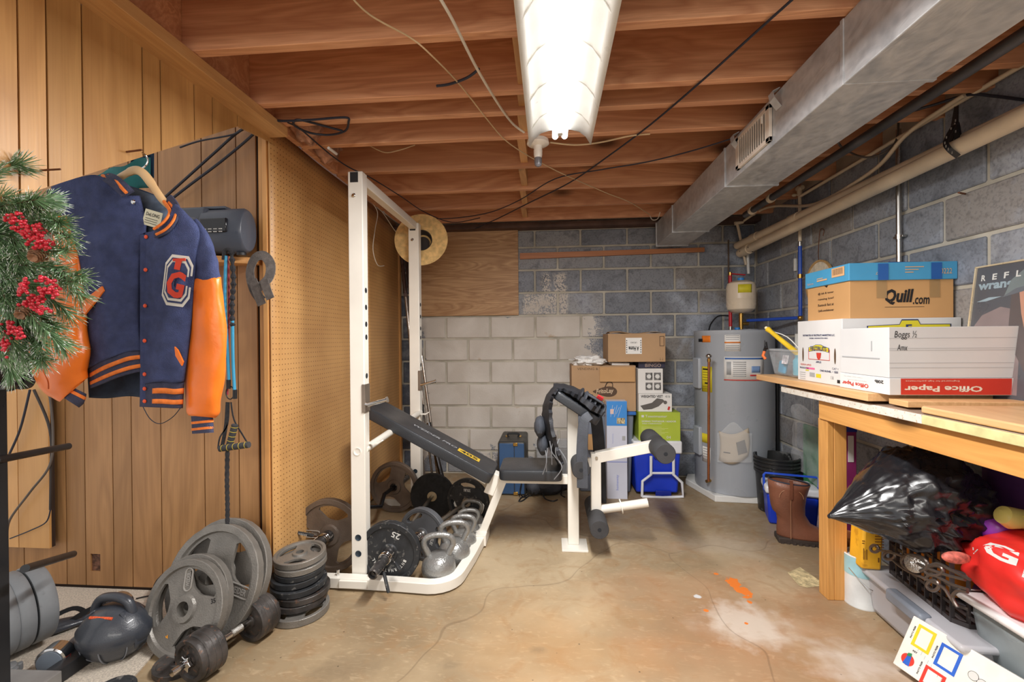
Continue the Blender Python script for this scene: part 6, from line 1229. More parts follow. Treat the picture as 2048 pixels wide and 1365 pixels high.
tag(MB().box((-.478, -1.44, BZ+.095), (.003, .06, .05), (0, .18, 0)).build('card_packet', mat('card packet', (226, 222, 228), .4, var=.3, scale=40), bevel=.001), 'white card packet with orange print stuck inside the clear tub', 'packet')
yt = mat('tool yellow', (236, 198, 50), .35)
a, b = V((-.49, -1.27, 1.265)), V((-.42, -1.52, 1.10)); t = thing('caulk_tube', 'yellow long nosed tool sticking diagonally out of the clear tub', 'tool', b)
MB().tube([a, along(a, b, .1), along(a, b, .6), b], [.016, .012, .014, .017], 12).build('body', yt, t); MB().cyl(a+(a-b)*.06, a, .009).build('tip', mat('pale tip', (240, 226, 190), .4), t)
MB().tube(spline([a+V((.01, 0, -.01)), along(a, b, .4)+V((.03, 0, .02)), along(a, b, .8)+V((.03, 0, .0))], 4), .003, 6).build('wire_handle', white, t)
a = V((-.515, -1.285, 1.14)); t = thing('pruning_shears', 'black and orange shears hooked over the rim of the clear tub', 'shears', a)
MB().tube([a+V((0, 0, .06)), a+V((.0, -.01, .02)), a], [.002, .008, .01], 8).build('blade', black, t); MB().tube([a+V((.01, .0, .05)), a+V((.0, -.02, .01))], [.003, .01], 8).build('blade', black, t)
MB().tube([a, a+V((-.01, .0, -.03)), a+V((.0, -.01, -.05))], .008, 8).build('handle', mat('tool orange', (232, 110, 40), .4), t)
# tool case behind the fruit carton
t = thing('tool_case', 'grey and black power tool case with yellow latch standing behind the clear tub', 'case', (-.40, -1.40, BZ)); 
MB().bb((-.36, -1.66+.12, BZ+.001), (-.12, -1.42+.12, 1.232)).build('shell', mat('case dark grey', (74, 76, 78), .5), t, bevel=.02); 
MB().bb((-.365, -1.545, 1.06), (-.361, -1.32, 1.236)).build('white_plate', mat('case white', (214, 214, 210), .5), t, bevel=.002); MB().bb((-.37, -1.555, 1.236), (-.33, -1.50, 1.250)).build('latch', yt, t, bevel=.003)
# framed poster
pf = thing('framed_poster', 'framed poster of a moustached man in a racing cap, leaning on the right wall', 'poster', (-.03, -2.3, BZ))
y0p = P(1953, 535, X=-.035); y1p = P(1930, 690, X=-.09); 
A_ = V((-.035, y0p.y, y0p.z)); B_ = V((-.10, y0p.y+.0, TZ+.002)); up_ = (A_-B_).normalized(); PW, PH = .50, (A_-B_).length; FMp = frame(B_, (0, -1, 0), up_)
FMp = FMp@Matrix.Rotation(math.radians(0), 4, 'Z')
MB().prism(rect(0, 0, PW, PH), -.012, 0, FMp).build('backing', mat('poster dark', (58, 58, 66), .35, var=.1), pf, smooth=False)
for r_ in (rect(0, 0, .006, PH), rect(0, PH-.006, PW, PH), rect(PW-.006, 0, PW, PH)): MB().prism(r_, -.013, .006, FMp).build('frame_edge', mat('pale gold frame', (226, 208, 172), .3, .3), pf, smooth=False)
def pp(poly, m, e, name='printed_shape'): return decal([(x, PH+y) for x, y in poly], FMp, m, pf, name, e)
c1, c2, c3, c4 = mat('poster slate', (88, 92, 100), .4, var=.1), mat('poster skin', (196, 138, 108), .4, var=.08), mat('poster shade', (74, 56, 52), .4, var=.1), mat('poster cap', (110, 122, 122), .4, var=.1)
sh2 = mat('poster mauve', (132, 112, 110), .4, var=.15)
pp([(.01, -.5), (.01, -.26), (.05, -.20), (.12, -.17), (.2, -.19), (.22, -.5)], sh2, .0006)
pp([(.155, -.10), (.2, -.085), (.3, -.085), (.42, -.1), (.44, -.2), (.42, -.36), (.34, -.44), (.24, -.42), (.19, -.34), (.16, -.24)], c2, .001)
pp([(.155, -.10), (.18, -.10), (.2, -.2), (.23, -.3), (.26, -.42), (.24, -.42), (.19, -.34), (.16, -.24)], c3, .0013); pp([(.22, -.155), (.27, -.145), (.29, -.155), (.29, -.165), (.22, -.168)], c3, .0014)
pp(circ(.258, -.172, .008, 10), print_w, .0016); pp([(.26, -.265), (.31, -.245), (.37, -.25), (.42, -.285), (.34, -.275), (.27, -.30)], c3, .0015)
pp([(.13, -.13), (.15, -.07), (.2, -.03), (.3, -.005), (.4, -.02), (.46, -.08), (.44, -.11), (.35, -.095), (.22, -.09), (.16, -.125)], c4, .0018); pp([(.12, -.135), (.17, -.105), (.25, -.09), (.34, -.095), (.34, -.11), (.24, -.108), (.17, -.125)], c1, .002)
pp([(.22, -.075), (.30, -.06), (.36, -.07), (.3, -.05)], redp, .0022); pp([(.02, -.145), (.07, -.13), (.12, -.13), (.06, -.145)], mat('poster sky', (150, 170, 180), .4), .001)
for k, ch in enumerate('REFLECTIONS'): text(ch, FMp@Matrix.Translation((.04+.045*k, PH-.05, 0)), .018, .024, print_w, pf, name='letter', ext=.003, bold=.03)
text('wrangler', FMp@Matrix.Translation((.12, PH-.085, 0)), .2, .045, mat('poster sky', (150, 170, 180)), pf, ext=.0012, bold=.04)
MB().prism(rect(0, 0, PW, PH), .0045, .005, FMp).build('glass', mat('poster glass', (230, 235, 240), .08, alpha=.04, var=0), pf, smooth=False)
# ---- trash bag
tbm = mat('black bin bag', (28, 29, 33), .26, var=.05, coat=.25, spec=.6)
def crumple(p_, s_, k=1.): 
    r_ = 1-abs(noise.noise(p_*s_)); q_ = 1-abs(noise.noise(p_*s_*2.1+V((5, 2, 1)))); return k*(r_*r_*.6+q_*q_*.3+.1*noise.noise(p_*s_*5))
def smpf(a_, t_):
    n_ = len(a_)-1; k_ = min(int(t_*n_), n_-1); f_ = t_*n_-k_; f_ = f_*f_*(3-2*f_)*.4+f_*.6; return a_[k_]*(1-f_)+a_[k_+1]*f_
bc = P(1850, 985, Y=-2.05); t = thing('trash_bag', 'glossy black bin bag stuffed full, lying on the milk crate under the bench', 'bag', (bc.x, bc.y, bc.z-.2))
def bagfn(d):
    k = 1+.30*(crumple(V((d.x*.6, d.y, d.z*1.1))+V((1, 0, 0)), 1.1)-.55)+.10*(crumple(V((d.x*.5+d.z*.6, d.y, d.z*1.4)), 2.6)-.5)+.022*(crumple(V((d.x*.6-d.z*.5, d.y, d.z*1.6)), 6.5)-.5)
    if d.x < -.3: k *= 1+.42*(-d.x-.3)**1.1*(1 if d.z < .3 else .8)
    return k
prf = [.008, .05, .10, .15, .19, .205, .20, .18, .13, .06, .01]; A1, A2, A3 = P(1657, 1034, Y=-2.18), P(1830, 1004, Y=-2.12), P(1992, 1002, Y=-2.08); lo = []
for i in range(121):
    t_ = i/120; c_ = A1*(1-t_)**2+A2*2*t_*(1-t_)+A3*t_*t_; c_.z += .02*math.sin(PI*t_); R_ = smpf(prf, t_); l_ = []
    for j in range(96):
        a_ = 2*PI*j/96; d_ = V((t_*3.2, math.cos(a_), math.sin(a_))); fk = .30*(crumple(V((d_.x*.8-d_.z*.5, d_.y*.8, d_.z*.8+d_.x*.25)), 1.25)-.5)+.22*(crumple(V((d_.x*.45+3, d_.y, d_.z*1.7+d_.x*.4)), 3.2)-.5)+.07*(crumple(V((d_.x*.6, d_.y, d_.z*1.5-d_.x*.3)), 8.)-.5)
        fk *= .45+.55*min(1, t_*2.2); l_.append(c_+V((fk*R_*.4, math.cos(a_)*R_*(1.0+fk), math.sin(a_)*R_*(.98 if math.sin(a_) > 0 else .80)*(1+fk))))
    lo.append(l_)
MB().loft(lo).build('bag_body', tbm, t, ang=80)
# ---- translucent storage bin with grey handle
clb = mat('frosted bin plastic', (206, 206, 212), .3, alpha=.72, var=0); gh = mat('bin handle grey', (128, 136, 148), .4)
BA = Matrix.Translation((-.215, -2.17, 0))@Matrix.Rotation(math.radians(-3), 4, 'Z'); t = thing('storage_bin', 'frosted storage bin with grey clip handle under the milk crate', 'bin', (-.25, -2.06, 0))
tb(MB().box((0, 0, .085), (.35, .52, .17), taper=.92), BA).build('body', clb, t, bevel=.03, seg=3); tb(MB().box((0, 0, .178), (.39, .56, .025)), BA).build('lid', clb, t, bevel=.011, seg=3)
tb(MB().box((-.19, -.03, .175), (.045, .19, .05)), BA).build('clip_handle', gh, t, bevel=.012, seg=3); tb(MB().box((0.02, -.1, .07), (.26, .26, .11)), BA).build('red_contents', mat('red cloth', (206, 70, 66), .8), t, bevel=.02)
# ---- milk crate
mk = mat('crate black plastic', (56, 50, 50), .35, var=.1, wear=(120, 112, 106)); CA = Matrix.Translation((-.158, -2.15, .192))@Matrix.Rotation(math.radians(-6), 4, 'Z'); t = thing('milk_crate', 'black lattice milk crate standing on the frosted bin', 'crate', (-.21, -2.03, .192)); CW, CD, CH = .33, .40, .25
for z in (.006, .065, .125, .185, .244):
    w_ = .008 if z in (.006, .244) else .005
    MB().tube([CA@V((x, y, z)) for x, y in ((-CW/2+.03, -CD/2), (CW/2-.03, -CD/2), (CW/2, -CD/2+.03), (CW/2, CD/2-.03), (CW/2-.03, CD/2), (-CW/2+.03, CD/2), (-CW/2, CD/2-.03), (-CW/2, -CD/2+.03))], [(w_*1.6, w_)]*8, 4, closed=True, flat=(0, 0, 1)).build('rail', mk, t, smooth=False)
for k in range(9): 
    y = -CD/2+.03+(CD-.06)*k/8
    for x in (-CW/2, CW/2): tb(MB().box((x, y, CH/2), (.014, .005, CH)), CA).build('upright', mk, t, smooth=False)
for k in range(7):
    x = -CW/2+.03+(CW-.06)*k/6
    for y in (-CD/2, CD/2): tb(MB().box((x, y, CH/2), (.005, .014, CH)), CA).build('upright', mk, t, smooth=False)
for k in range(9): tb(MB().box((-CW/2+.02+(CW-.04)*k/8, 0, .005), (.006, CD-.02, .008)), CA).build('floor_slat', mk, t, smooth=False)
tag(tb(MB().box((-.02, .06, .12), (.2, .2, .2)), CA).build('orange_carton', mat('orange carton', (232, 140, 40), .5, var=.15, scale=20), bevel=.004), 'orange carton standing inside the milk crate', 'box')
tag(tb(MB().ball((.05, -.1, .07), (.09, .07, .06), 18, 10, fn=lambda d: 1+.3*noise.noise(d*3)), CA).build('purple_cloth', mat('purple cloth', (92, 50, 110), .7, var=.2)), 'purple cloth bunched at the bottom of the milk crate', 'cloth')
# ---- wrought iron scroll piece in front of the crate
wi = mat('pewter metal', (104, 94, 88), .35, .7, var=.2); t = thing('scroll_bracket', 'pewter scrollwork wall hanging with round medallion leaning on the milk crate', 'ornament', P(1850, 1140, X=-.42))
XS = -.415; sp = lambda x, y, o=0: P(x, y, X=XS-o)
def sring(x, y, rx, ry, r_=.006, n=28): 
    c_ = sp(x, y); ex_ = sp(x+rx, y)-c_; ey_ = sp(x, y+ry)-c_; MB().tube([c_+ex_*math.cos(a_)+ey_*math.sin(a_)+(ex_*.25 if ry > 14 else ex_*0)*math.sin(a_) for a_ in [2*PI*i/n for i in range(n)]], r_, 8, closed=True).build('ring', wi, t)
sring(1749, 1098, 8, 7); sring(1779, 1112, 11, 8); sring(1829, 1127, 26, 16, .007); sring(1868, 1142, 18, 10); sring(1866, 1172, 12, 10)
for pts in ([(1757, 1101), (1790, 1108), (1815, 1118), (1850, 1135), (1890, 1150), (1930, 1160)], [(1785, 1120), (1810, 1140), (1850, 1158), (1885, 1175), (1900, 1195), (1915, 1215)], [(1855, 1135), (1875, 1128), (1900, 1140), (1940, 1160)], [(1850, 1160), (1862, 1150), (1885, 1160), (1905, 1170), (1935, 1180)], [(1915, 1215), (1905, 1195), (1915, 1183), (1935, 1185)]):
    MB().tube(spline([sp(x, y) for x, y in pts], 6), .0055, 7).build('scroll', wi, t)
c_ = sp(1829, 1127, .004); MB().lathe([(0, .004), (.015, .006), (.03, .002), (.034, 0)], 24, aim(c_, (-1, -.4, .5)), caps=False).build('medallion', mat('polished pewter', (190, 186, 180), .18, .9, var=.15, bump=.8, bscale=150), t)
# ---- bag, cans
t = thing('yellow_sack', 'yellow paper sack of charcoal standing behind the bench leg', 'sack', (-.33, -1.87, .17)); a, b = P(1727, 1055, Y=-1.95), P(1768, 1143, Y=-1.95)
MB().box(((a.x+b.x)/2+.0, -1.90, (a.z+b.z)/2), (b.x-a.x, .09, a.z-b.z), (0, .06, 0)).build('sack', mat('yellow paper', (238, 178, 40), .6, var=.1, wear=(200, 140, 30)), t, bevel=.01)
FMs = frame(((a.x+b.x)/2, -1.9455, (a.z+b.z)/2), (1, 0, 0), (0, 0, 1)); brs = mat('sack print', (120, 76, 24), .7, var=0)
for k in range(5): decal(rect(.008, .052-.012*k, .045, .056-.012*k), FMs, brs, t, 'printed_line')
for k, (u, v, ww, hh) in enumerate(((-.04, -.05, .003, .05), (-.034, -.05, .002, .04), (-.028, -.05, .004, .045), (.02, -.06, .006, .02), (-.045, .03, .012, .004), (-.045, .02, .01, .004))): decal(rect(u, v, u+ww, v+hh), FMs, brs, t, 'printed_mark')
def can(label, px, py0, py1, r_, m, Y, name='paint_can', zb=0):
    b_ = P(px, py1, Z=zb); t = thing(name, label, 'can', b_+V((0, r_, 0))); h_ = P(px, py0, Y=b_.y).z-zb
    MB().lathe([(0, 0), (r_, 0), (r_*1.02, .004), (r_, .008), (r_, h_-.008), (r_*1.03, h_-.003), (r_*.95, h_), (r_*.9, h_-.006), (0, h_-.006)], 32, Matrix.Translation((b_.x, b_.y+r_, zb)), caps=False).build('can_body', m, t)
    return t, V((b_.x, b_.y+r_, zb)), h_
tn, c_, h_ = can('brown and copper paint can behind the bench leg', 1712, 1078, 1166, .055, mat('brown can label', (170, 104, 56), .4, var=.08), 0)
text('Dur', frame(c_+V((-.018, -.0625, h_*.62)), (1, 0, 0), (0, 0, 1)), .05, .028, mat('cream print', (236, 224, 208)), tn, ext=.002)
tn, c_, h_ = can('white paint can with pale blue band beside the frosted bin', 1745, 1122, 1225, .068, mat('white can label', (222, 226, 226), .4), 0)
MB().lathe([(.069, h_*.62), (.0692, h_*.98)], 32, Matrix.Translation(c_), caps=False).build('blue_band', mat('pale blue band', (160, 206, 216), .4), tn); MB().tube(spline([c_+V((-.068, -.02, h_*.75)), c_+V((-.03, -.085, h_*.5)), c_+V((.03, -.09, h_*.5)), c_+V((.066, -.03, h_*.72))], 5), .002, 6).build('bail_handle', chrome, tn)
tn, c_, h_ = can('yellow can mostly hidden behind the bench leg', 1698, 1090, 1150, .05, mat('yellow can', (232, 190, 40), .4), 0)
tag(MB().cyl((-.40, -1.72, 0), (-.40, -1.72, .28), .05, n=24).build('white_jug', mat('white jug plastic', (226, 224, 218), .4), bevel=.012), 'white jug just visible between the bench leg and the yellow sack', 'jug')
# blue and magenta carton standing behind leg
t = thing('tall_carton', 'tall blue and magenta carton standing behind the bench leg', 'box', (-.2, -1.45, 0)); a, b = P(1690, 842, Y=-1.5), P(1712, 1050, Y=-1.5)
MB().bb((a.x-.08, -1.5, 0), (P(1713, 842, Y=-1.5).x, -1.44, a.z)).build('carton', mat('magenta carton', (150, 50, 110), .4, var=.1), t, bevel=.003); MB().bb((a.x-.08, -1.502, a.z-.06), (P(1713, 842, Y=-1.5).x+.001, -1.438, a.z+.001)).build('blue_top', mat('carton deep blue', (44, 60, 160), .4), t)
MB().bb((P(1697, 860, Y=-1.505).x, -1.503, a.z-.22), (P(1708, 860, Y=-1.505).x, -1.5, a.z-.08)).build('label', stk, t)
# ---- grey tub with white lid, red bag, yellow bulb
GT = Matrix.Translation((-.22, -2.52, 0))@Matrix.Rotation(math.radians(0), 4, 'Z'); t = thing('grey_tub', 'frosted grey storage tub with white rim under the red bag at the lower right', 'tub', (-.22, -2.52, 0))
a = P(1920, 1200, Y=-2.30); GX0 = -.39; zt = .30
MB().box((-.165, -2.58, zt/2), (.32, .50, zt), taper=.84).build('body', mat('frosted grey plastic', (150, 160, 164), .3, alpha=.82, var=.12, scale=4), t, bevel=.04, seg=4); MB().box((-.165, -2.58, zt+.006), (.36, .54, .03)).build('rim_lid', mat('lid white', (232, 230, 230), .35), t, bevel=.014, seg=3)
t = thing('red_bag', 'slumped red bag with white letters on the grey tub at the right edge', 'bag', (-.16, -2.5, zt+.02)); rb = mat('red nylon', (226, 46, 40), .42, var=.06); rcn = V((-.175, -2.47, zt+.11))
ob = MB().ball(rcn, (.17, .22, .135), 70, 40, M=Euler((0, .15, 0)).to_matrix(), fn=lambda d: 1+.22*noise.noise(d*1.6+V((2, 0, 1)))+.10*(crumple(d, 1.8)-.5)+.12*abs(d.x*d.y)).build('bag_body', rb, t, ang=80)
FG = frame(P(2000, 1105, Y=-2.72), (.85, -.45, -.32), (.25, .15, .9)); vd = FG.translation-CP
for o_ in (text('G', FG, .085, .05, print_w, t, bold=.03), text('II', FG@Matrix.Translation((.085, -.02, 0)), .05, .05, print_w, t, bold=.04), decal([(-.066, -.02), (-.058, -.042), (-.05, -.02), (-.053, -.02), (-.058, -.036), (-.063, -.02)], FG, print_w, t, 'white_chevron')): drape(o_, ob, vd)
t = thing('yellow_bottle', 'translucent yellow bulb shaped bottle above the red bag', 'bottle', P(2020, 1035, Y=-2.38)); c_ = P(2018, 1036, Y=-2.38)
MB().tube([c_+V((-.028, 0, .012)), c_+V((-.02, 0, .010)), c_, c_+V((.03, 0, -.002)), c_+V((.09, -.01, -.006))], [.014, .030, .037, .033, .028], 20).build('bulb', mat('amber plastic', (232, 222, 130), .1, alpha=.85, var=0), t)
MB().box(c_+V((.02, -.029, .002)), (.03, .004, .03)).build('label', mat('lime label', (226, 232, 60), .5), t)
tag(MB().ball(P(1992, 1060, Y=-2.3), (.05, .05, .06), 20, 12).build('purple_ball', mat('violet plastic', (140, 52, 170), .35)), 'violet plastic ball between the bin bag and the red bag', 'ball')
tag(MB().ball(P(1912, 1116, Y=-2.38), (.045, .02, .02), 18, 10).build('net_scrubber', mat('red mesh', (206, 110, 96), .6, var=.3, scale=60)), 'red and grey mesh scrubber poking out left of the red bag', 'scrubber')
pu = mat('purple cloth', (92, 50, 110)); a = P(1965, 900, X=-.05)
tag(MB().grid(lambda u, v: V((-.05-.03*math.sin(u*7)*(.3+v), a.y-.7*u, .84-.42*v-.03*u)), 20, 12).build('purple_banner', pu, solid=.004), 'purple cloth hanging against the right wall under the bench', 'cloth')
# ---- board game box leaning at the bottom right
LB, LT, RT_ = P(1785, 1327, Y=-2.44), P(1815, 1236, Y=-2.36), P(2010, 1372, Y=-2.68)
LB = V((-.445, -2.40, .035)); 
e1 = (V((-.20, -2.66, .025))-V((-.445, -2.40, .035))); 
a0 = P(1785, 1327, Z=.03); a1 = P(1816, 1236, X=a0.x+.03); b1 = P(1900, 1420, Z=.0); 
gM = frame(a0, V((.115, -.33, -.02)), V((.05, .05, .12))); Hh = (a1-a0).length*.98
t = thing('game_box', 'white game box with yellow, blue and red frames leaning against the bins', 'box', a0)
MB().prism(rect(0, 0, .60, Hh*1.0), -.04, 0, gM).build('box', mat('white game board', (232, 228, 218), .4), t, smooth=False, bevel=.003)
def gfr(u, v, w_, h_, m, th=.009):
    for r_ in ((u, v, u+w_, v+th), (u, v+h_-th, u+w_, v+h_), (u, v+th, u+th, v+h_-th), (u+w_-th, v+th, u+w_, v+h_-th)): decal(rect(*r_), gM, m, t, 'printed_frame', .0008)
gfr(.025, Hh*.50, .055, Hh*.42, mat('frame yellow', (238, 202, 40), .4)); gfr(.10, Hh*.42, .06, Hh*.42, mat('frame blue', (40, 96, 196), .4)); gfr(.085, -.0, .06, Hh*.34, mat('frame red', (212, 56, 44), .4))
decal(circ(.035, Hh*.22, .02, 20), gM, mat('frame red', (212, 56, 44)), t, 'printed_disc', .0008); decal([(.025, Hh*.12), (.045, Hh*.12), (.042, Hh*.3), (.03, Hh*.28)], gM, mat('frame blue', (40, 96, 196)), t, 'printed_figure', .0012); decal([(.028, Hh*.28), (.042, Hh*.30), (.040, Hh*.36), (.03, Hh*.34)], gM, mat('print green', (40, 130, 80), .5), t, 'printed_figure', .0014)
for s_, u, v in (('PHOTO PRISM', .018, .72), ('PHOTO PRISM', .093, .62), ('PHOTO PRISM', .073, .22)): text(s_, gM@Matrix.Translation((u, Hh*v, 0))@Matrix.Rotation(PI/2, 4, 'Z'), .045, .005, print_k, t, ext=.0008, bold=.03)
text('KEY', gM@Matrix.Translation((.045, Hh*.42, 0)), .014, .006, print_k, t, ext=.0008, bold=.03)
for u, v, m_ in ((.20, .62, print_w), (.225, .58, print_w), (.215, .44, mat('ball orange', (236, 120, 50), .5)), (.24, .46, mat('frame blue', (40, 96, 196)))): decal(circ(u, Hh*v, .014), gM, print_k, t, 'printed_ball', .0008); decal(circ(u, Hh*v, .0128), gM, m_, t, 'printed_ball', .0011)
for k in range(10): decal(rect(.05+.012*k, Hh*(.46-.035*k), .051+.012*k, Hh*(.53-.035*k)), gM, lg, t, 'printed_line')
# ================================================================ JACKET, WREATH AND WHAT HANGS UNDER THE BULKHEAD
JY0 = -2.70
def J(x, y, o=0): return P(x, y, Y=JY0-o)
nv = mat('navy wool', (66, 76, 118), .92, var=.14, scale=26, bump=.9, bscale=420); nvr = mat('navy rib knit', (62, 64, 88), .9, var=.1, scale=60, bump=.6, bscale=300); orl = mat('orange leather', (246, 124, 36), .36, var=.07, scale=7, bump=.2, bscale=60)
ork = mat('orange knit', (240, 128, 52), .85, var=.1, scale=60); lin_ = mat('dark teal lining', (44, 58, 80), .8, var=.2, scale=20)
jk = thing('varsity_jacket', 'navy wool varsity jacket with orange leather sleeves on a wooden hanger', 'jacket', J(260, 800))
def catm(a, b, c, d, t): return .5*((2*b)+(c-a)*t+(2*a-5*b+4*c-d)*t*t+(3*b-a-3*c+d)*t**3)
def smp(arr, t):
    n = len(arr)-1; k = min(int(t*n), n-1); f = t*n-k; g = lambda i: arr[max(0, min(n, i))]
    return catm(g(k-1), g(k), g(k+1), g(k+2), f)
def panel(name, rows, m, base, amp, par, nu=24, nv_=44, fold=.004, th=.005, v0=0, v1=1, seed=0, u0=0, u1=1):
    xs = [[V((p[0], p[1], 0)) for p in r_] for r_ in rows]
    def f(u, v):
        u = u0+(u1-u0)*u; v = v0+(v1-v0)*v; q_ = smp([smp(r_, u) for r_ in xs], v)
        o = base+amp*math.sin(PI*max(0, min(1, u)))**.6+fold*(math.sin(u*11+seed+v*2.5)*v+1.8*noise.noise(V((u*4, v*3, seed))))
        return J(q_.x, q_.y, o)
    return MB().grid(f, nu, nv_).build(name, m, par, solid=th, ang=70)
RL = [[(104, 374), (150, 358), (200, 352), (243, 388), (279, 392)], [(108, 400), (150, 400), (200, 405), (245, 420), (290, 440)], [(115, 440), (155, 450), (200, 455), (245, 460), (291, 462)], [(132, 500), (165, 510), (205, 515), (245, 520), (284, 525)],
      [(150, 560), (175, 570), (210, 580), (245, 585), (281, 590)], [(166, 620), (190, 630), (215, 640), (250, 645), (280, 650)], [(172, 690), (195, 695), (220, 695), (250, 690), (283, 685)], [(178, 737), (202, 724), (227, 714), (256, 704), (285, 701)], [(182, 777), (205, 768), (232, 757), (262, 748), (288, 742)]]
RR = [[(292, 466), (318, 458), (340, 430), (350, 408), (374, 430)], [(286, 485), (310, 492), (340, 488), (365, 476), (398, 462)], [(284, 540), (310, 545), (340, 545), (365, 540), (392, 520)], [(283, 600), (310, 605), (338, 605), (362, 600), (388, 580)],
      [(283, 660), (308, 665), (335, 668), (358, 665), (382, 650)], [(282, 720), (306, 722), (332, 724), (352, 725), (374, 715)], [(282, 770), (306, 764), (330, 763), (350, 765), (368, 762)], [(281, 814), (305, 815), (328, 816), (346, 817), (364, 817)]]
BKr = [[(110, 380), (200, 360), (260, 372), (330, 400), (385, 445)], [(125, 470), (200, 470), (260, 470), (330, 480), (385, 500)], [(165, 640), (210, 640), (260, 640), (320, 640), (378, 640)], [(178, 796), (215, 797), (262, 793), (310, 800), (362, 808)]]
panel('back_panel', BKr, lin_, -.045, -.02, jk, seed=4)
fl = panel('left_front', RL, nv, .015, .028, jk, v1=.875, seed=1); bl_ = panel('waistband', RL, nvr, .013, .026, jk, nv_=10, v0=.875, fold=.002, seed=1)
fr_ = panel('right_front', RR, nv, .018, .026, jk, v1=.86, seed=2); br_ = panel('waistband', RR, nvr, .016, .024, jk, nv_=10, v0=.86, fold=.002, seed=2)
for a_, b_ in ((.905, .925), (.95, .97)): panel('knit_stripe', RL, ork, .0165, .026, bl_, nv_=2, v0=a_, v1=b_, fold=.002, th=.004, seed=1)
for a_, b_ in ((.893, .918), (.945, .97)): panel('knit_stripe', RR, ork, .0195, .024, br_, nv_=2, v0=a_, v1=b_, fold=.002, th=.004, seed=2, u0=.25)
MB().tube([J(288, y, .028) for y in range(470, 815, 15)], [(.013, .005)]*23, 6, flat=(1, 0, 0)).build('placket', nv, jk)
for x, y in ((292, 474), (291, 540), (290, 612), (289, 682), (289, 749), (289, 778), (289, 803)): MB().ball(J(x, y, .036), (.0062, .003, .0062), 14, 8).build('snap_button', mat('orange snap', (238, 84, 40), .4), jk)
s_ = MB().ball(J(266, 404, .040), (.0075, .003, .0075), 14, 8).build('snap_button', chrome, jk, label='silver snap at the open collar')
# sleeves
def sleeve(name, sts, m, par, n=26, o0=.0, wob=.05, ell=.62, seed=0, caps=True):
    cs = [V((a_[0], a_[1], 0)) for a_ in sts]; ws_ = [V((a_[2], a_[3] if len(a_) > 3 else 0, 0)) for a_ in sts]; K = (len(sts)-1)*7; lo = []
    for i in range(K+1):
        t_ = i/K; c = smp(cs, t_); w__ = smp(ws_, t_); c1 = smp(cs, min(1, t_+.02))-smp(cs, max(0, t_-.02)); nx = V((c1.y, -c1.x, 0)).normalized(); l_ = []
        for j in range(n):
            a_ = 2*PI*j/n; k_ = 1+wob*noise.noise(V((math.cos(a_)*1.5, math.sin(a_)*1.5+seed, t_*7)))*2
            e_ = nx*(w__.x*k_*math.cos(a_)); l_.append(J(c.x+e_.x, c.y+e_.y, o0+w__.x*.0016*ell*math.sin(a_)*k_))
        lo.append(l_)
    return MB().loft(lo, caps).build(name, m, par, ang=70)
sleeve('right_sleeve_top', [(386, 440, 8), (398, 475, 20), (408, 520, 27), (411, 560, 30)], nv, jk, seed=1); rs_ = sleeve('right_sleeve', [(411, 556, 30), (413, 600, 34), (415, 660, 38), (413, 720, 40), (408, 780, 38), (405, 822, 34), (404, 834, 26)], orl, jk, seed=2)
cf = sleeve('cuff', [(404, 832, 22), (405, 850, 22), (406, 867, 22)], nvr, jk, wob=.01)
for y in (842, 855): sleeve('knit_stripe', [(404.5, y, 22.6), (405, y+5, 22.6)], ork, cf, wob=.01)
sleeve('left_sleeve_top', [(118, 378, 12), (118, 400, 16), (120, 436, 17)], nv, jk, seed=3, o0=.01); sleeve('left_sleeve', [(122, 432, 16), (128, 480, 24), (132, 540, 34), (128, 600, 46), (120, 660, 58), (120, 710, 64), (128, 750, 56), (140, 775, 42), (145, 782, 32)], orl, jk, seed=4, o0=.02)
cf = sleeve('cuff', [(152, 778, 24), (145, 792, 27), (138, 803, 24)], nvr, jk, wob=.01, o0=.02); sleeve('knit_stripe', [(149, 783, 26.5), (146, 789, 27.5)], ork, cf, wob=.01, o0=.02)
MB().tube(spline([J(60, 690, .09), J(80, 730, .11), J(95, 760, .1), J(97, 778, .08)], 5), .0018, 5).build('seam', mat('dark orange thread', (196, 86, 20), .6), jk)
# collar, lining, tag
cl_ = mat('navy rib knit', (62, 64, 88)); cp_ = [J(205, 352, .02), J(228, 368, .045), J(248, 385, .052)]
c1 = MB().tube(spline([J(208, 353, .01), J(222, 358, .04), J(240, 372, .052), J(256, 388, .05)], 6), [(.022, .006)]*19, 6, flat=(1, 0, .2)).build('collar', nvr, jk)
for o in (-7, 5): MB().tube(spline([J(212+o, 351, .018), J(226+o, 362, .048), J(242+o, 380, .058), J(248+o, 386, .058)], 6), [(.0055, .004)]*19, 6, flat=(1, 0, .2)).build('knit_stripe', ork, c1)
cpt = [J(336, 400, -.01), J(350, 420, .02), J(348, 440, .038), J(335, 458, .046), J(312, 468, .048)]
c2 = MB().tube(spline(cpt, 6), [(.021, .007)]*25, 8, flat=(0, .3, 1)).build('collar', nvr, jk)
for o in (-6, 6): MB().tube(spline([J(333+o*.9, 404+o*.2, .004), J(345+o, 422+o*.2, .032), J(341+o, 438+o*.5, .050), J(328+o*.7, 453+o*.9, .058), J(310+o*.4, 464+o*.9, .060)], 6), [(.0055, .004)]*25, 6, flat=(0, .3, 1)).build('knit_stripe', ork, c2)
MB().add([J(250, 372, -.03), J(335, 400, -.03), J(352, 430, -.02), (J(315, 468, .0)), J(292, 470, .0), J(272, 420, .0)], [(0, 1, 2, 3, 4, 5)]).build('neck_lining', mat('slate lining', (74, 86, 104), .8, var=.15, scale=40), jk, solid=.003)
TG = frame(J(306, 436, .022), J(326, 442, .02)-J(286, 430, .02), J(306, 416, .02)-J(306, 450, .02)); tg = decal(rect(-.030, -.028, .030, .022), TG, mat('cream tag', (226, 222, 196), .7), jk, 'brand_tag', .002, .001)
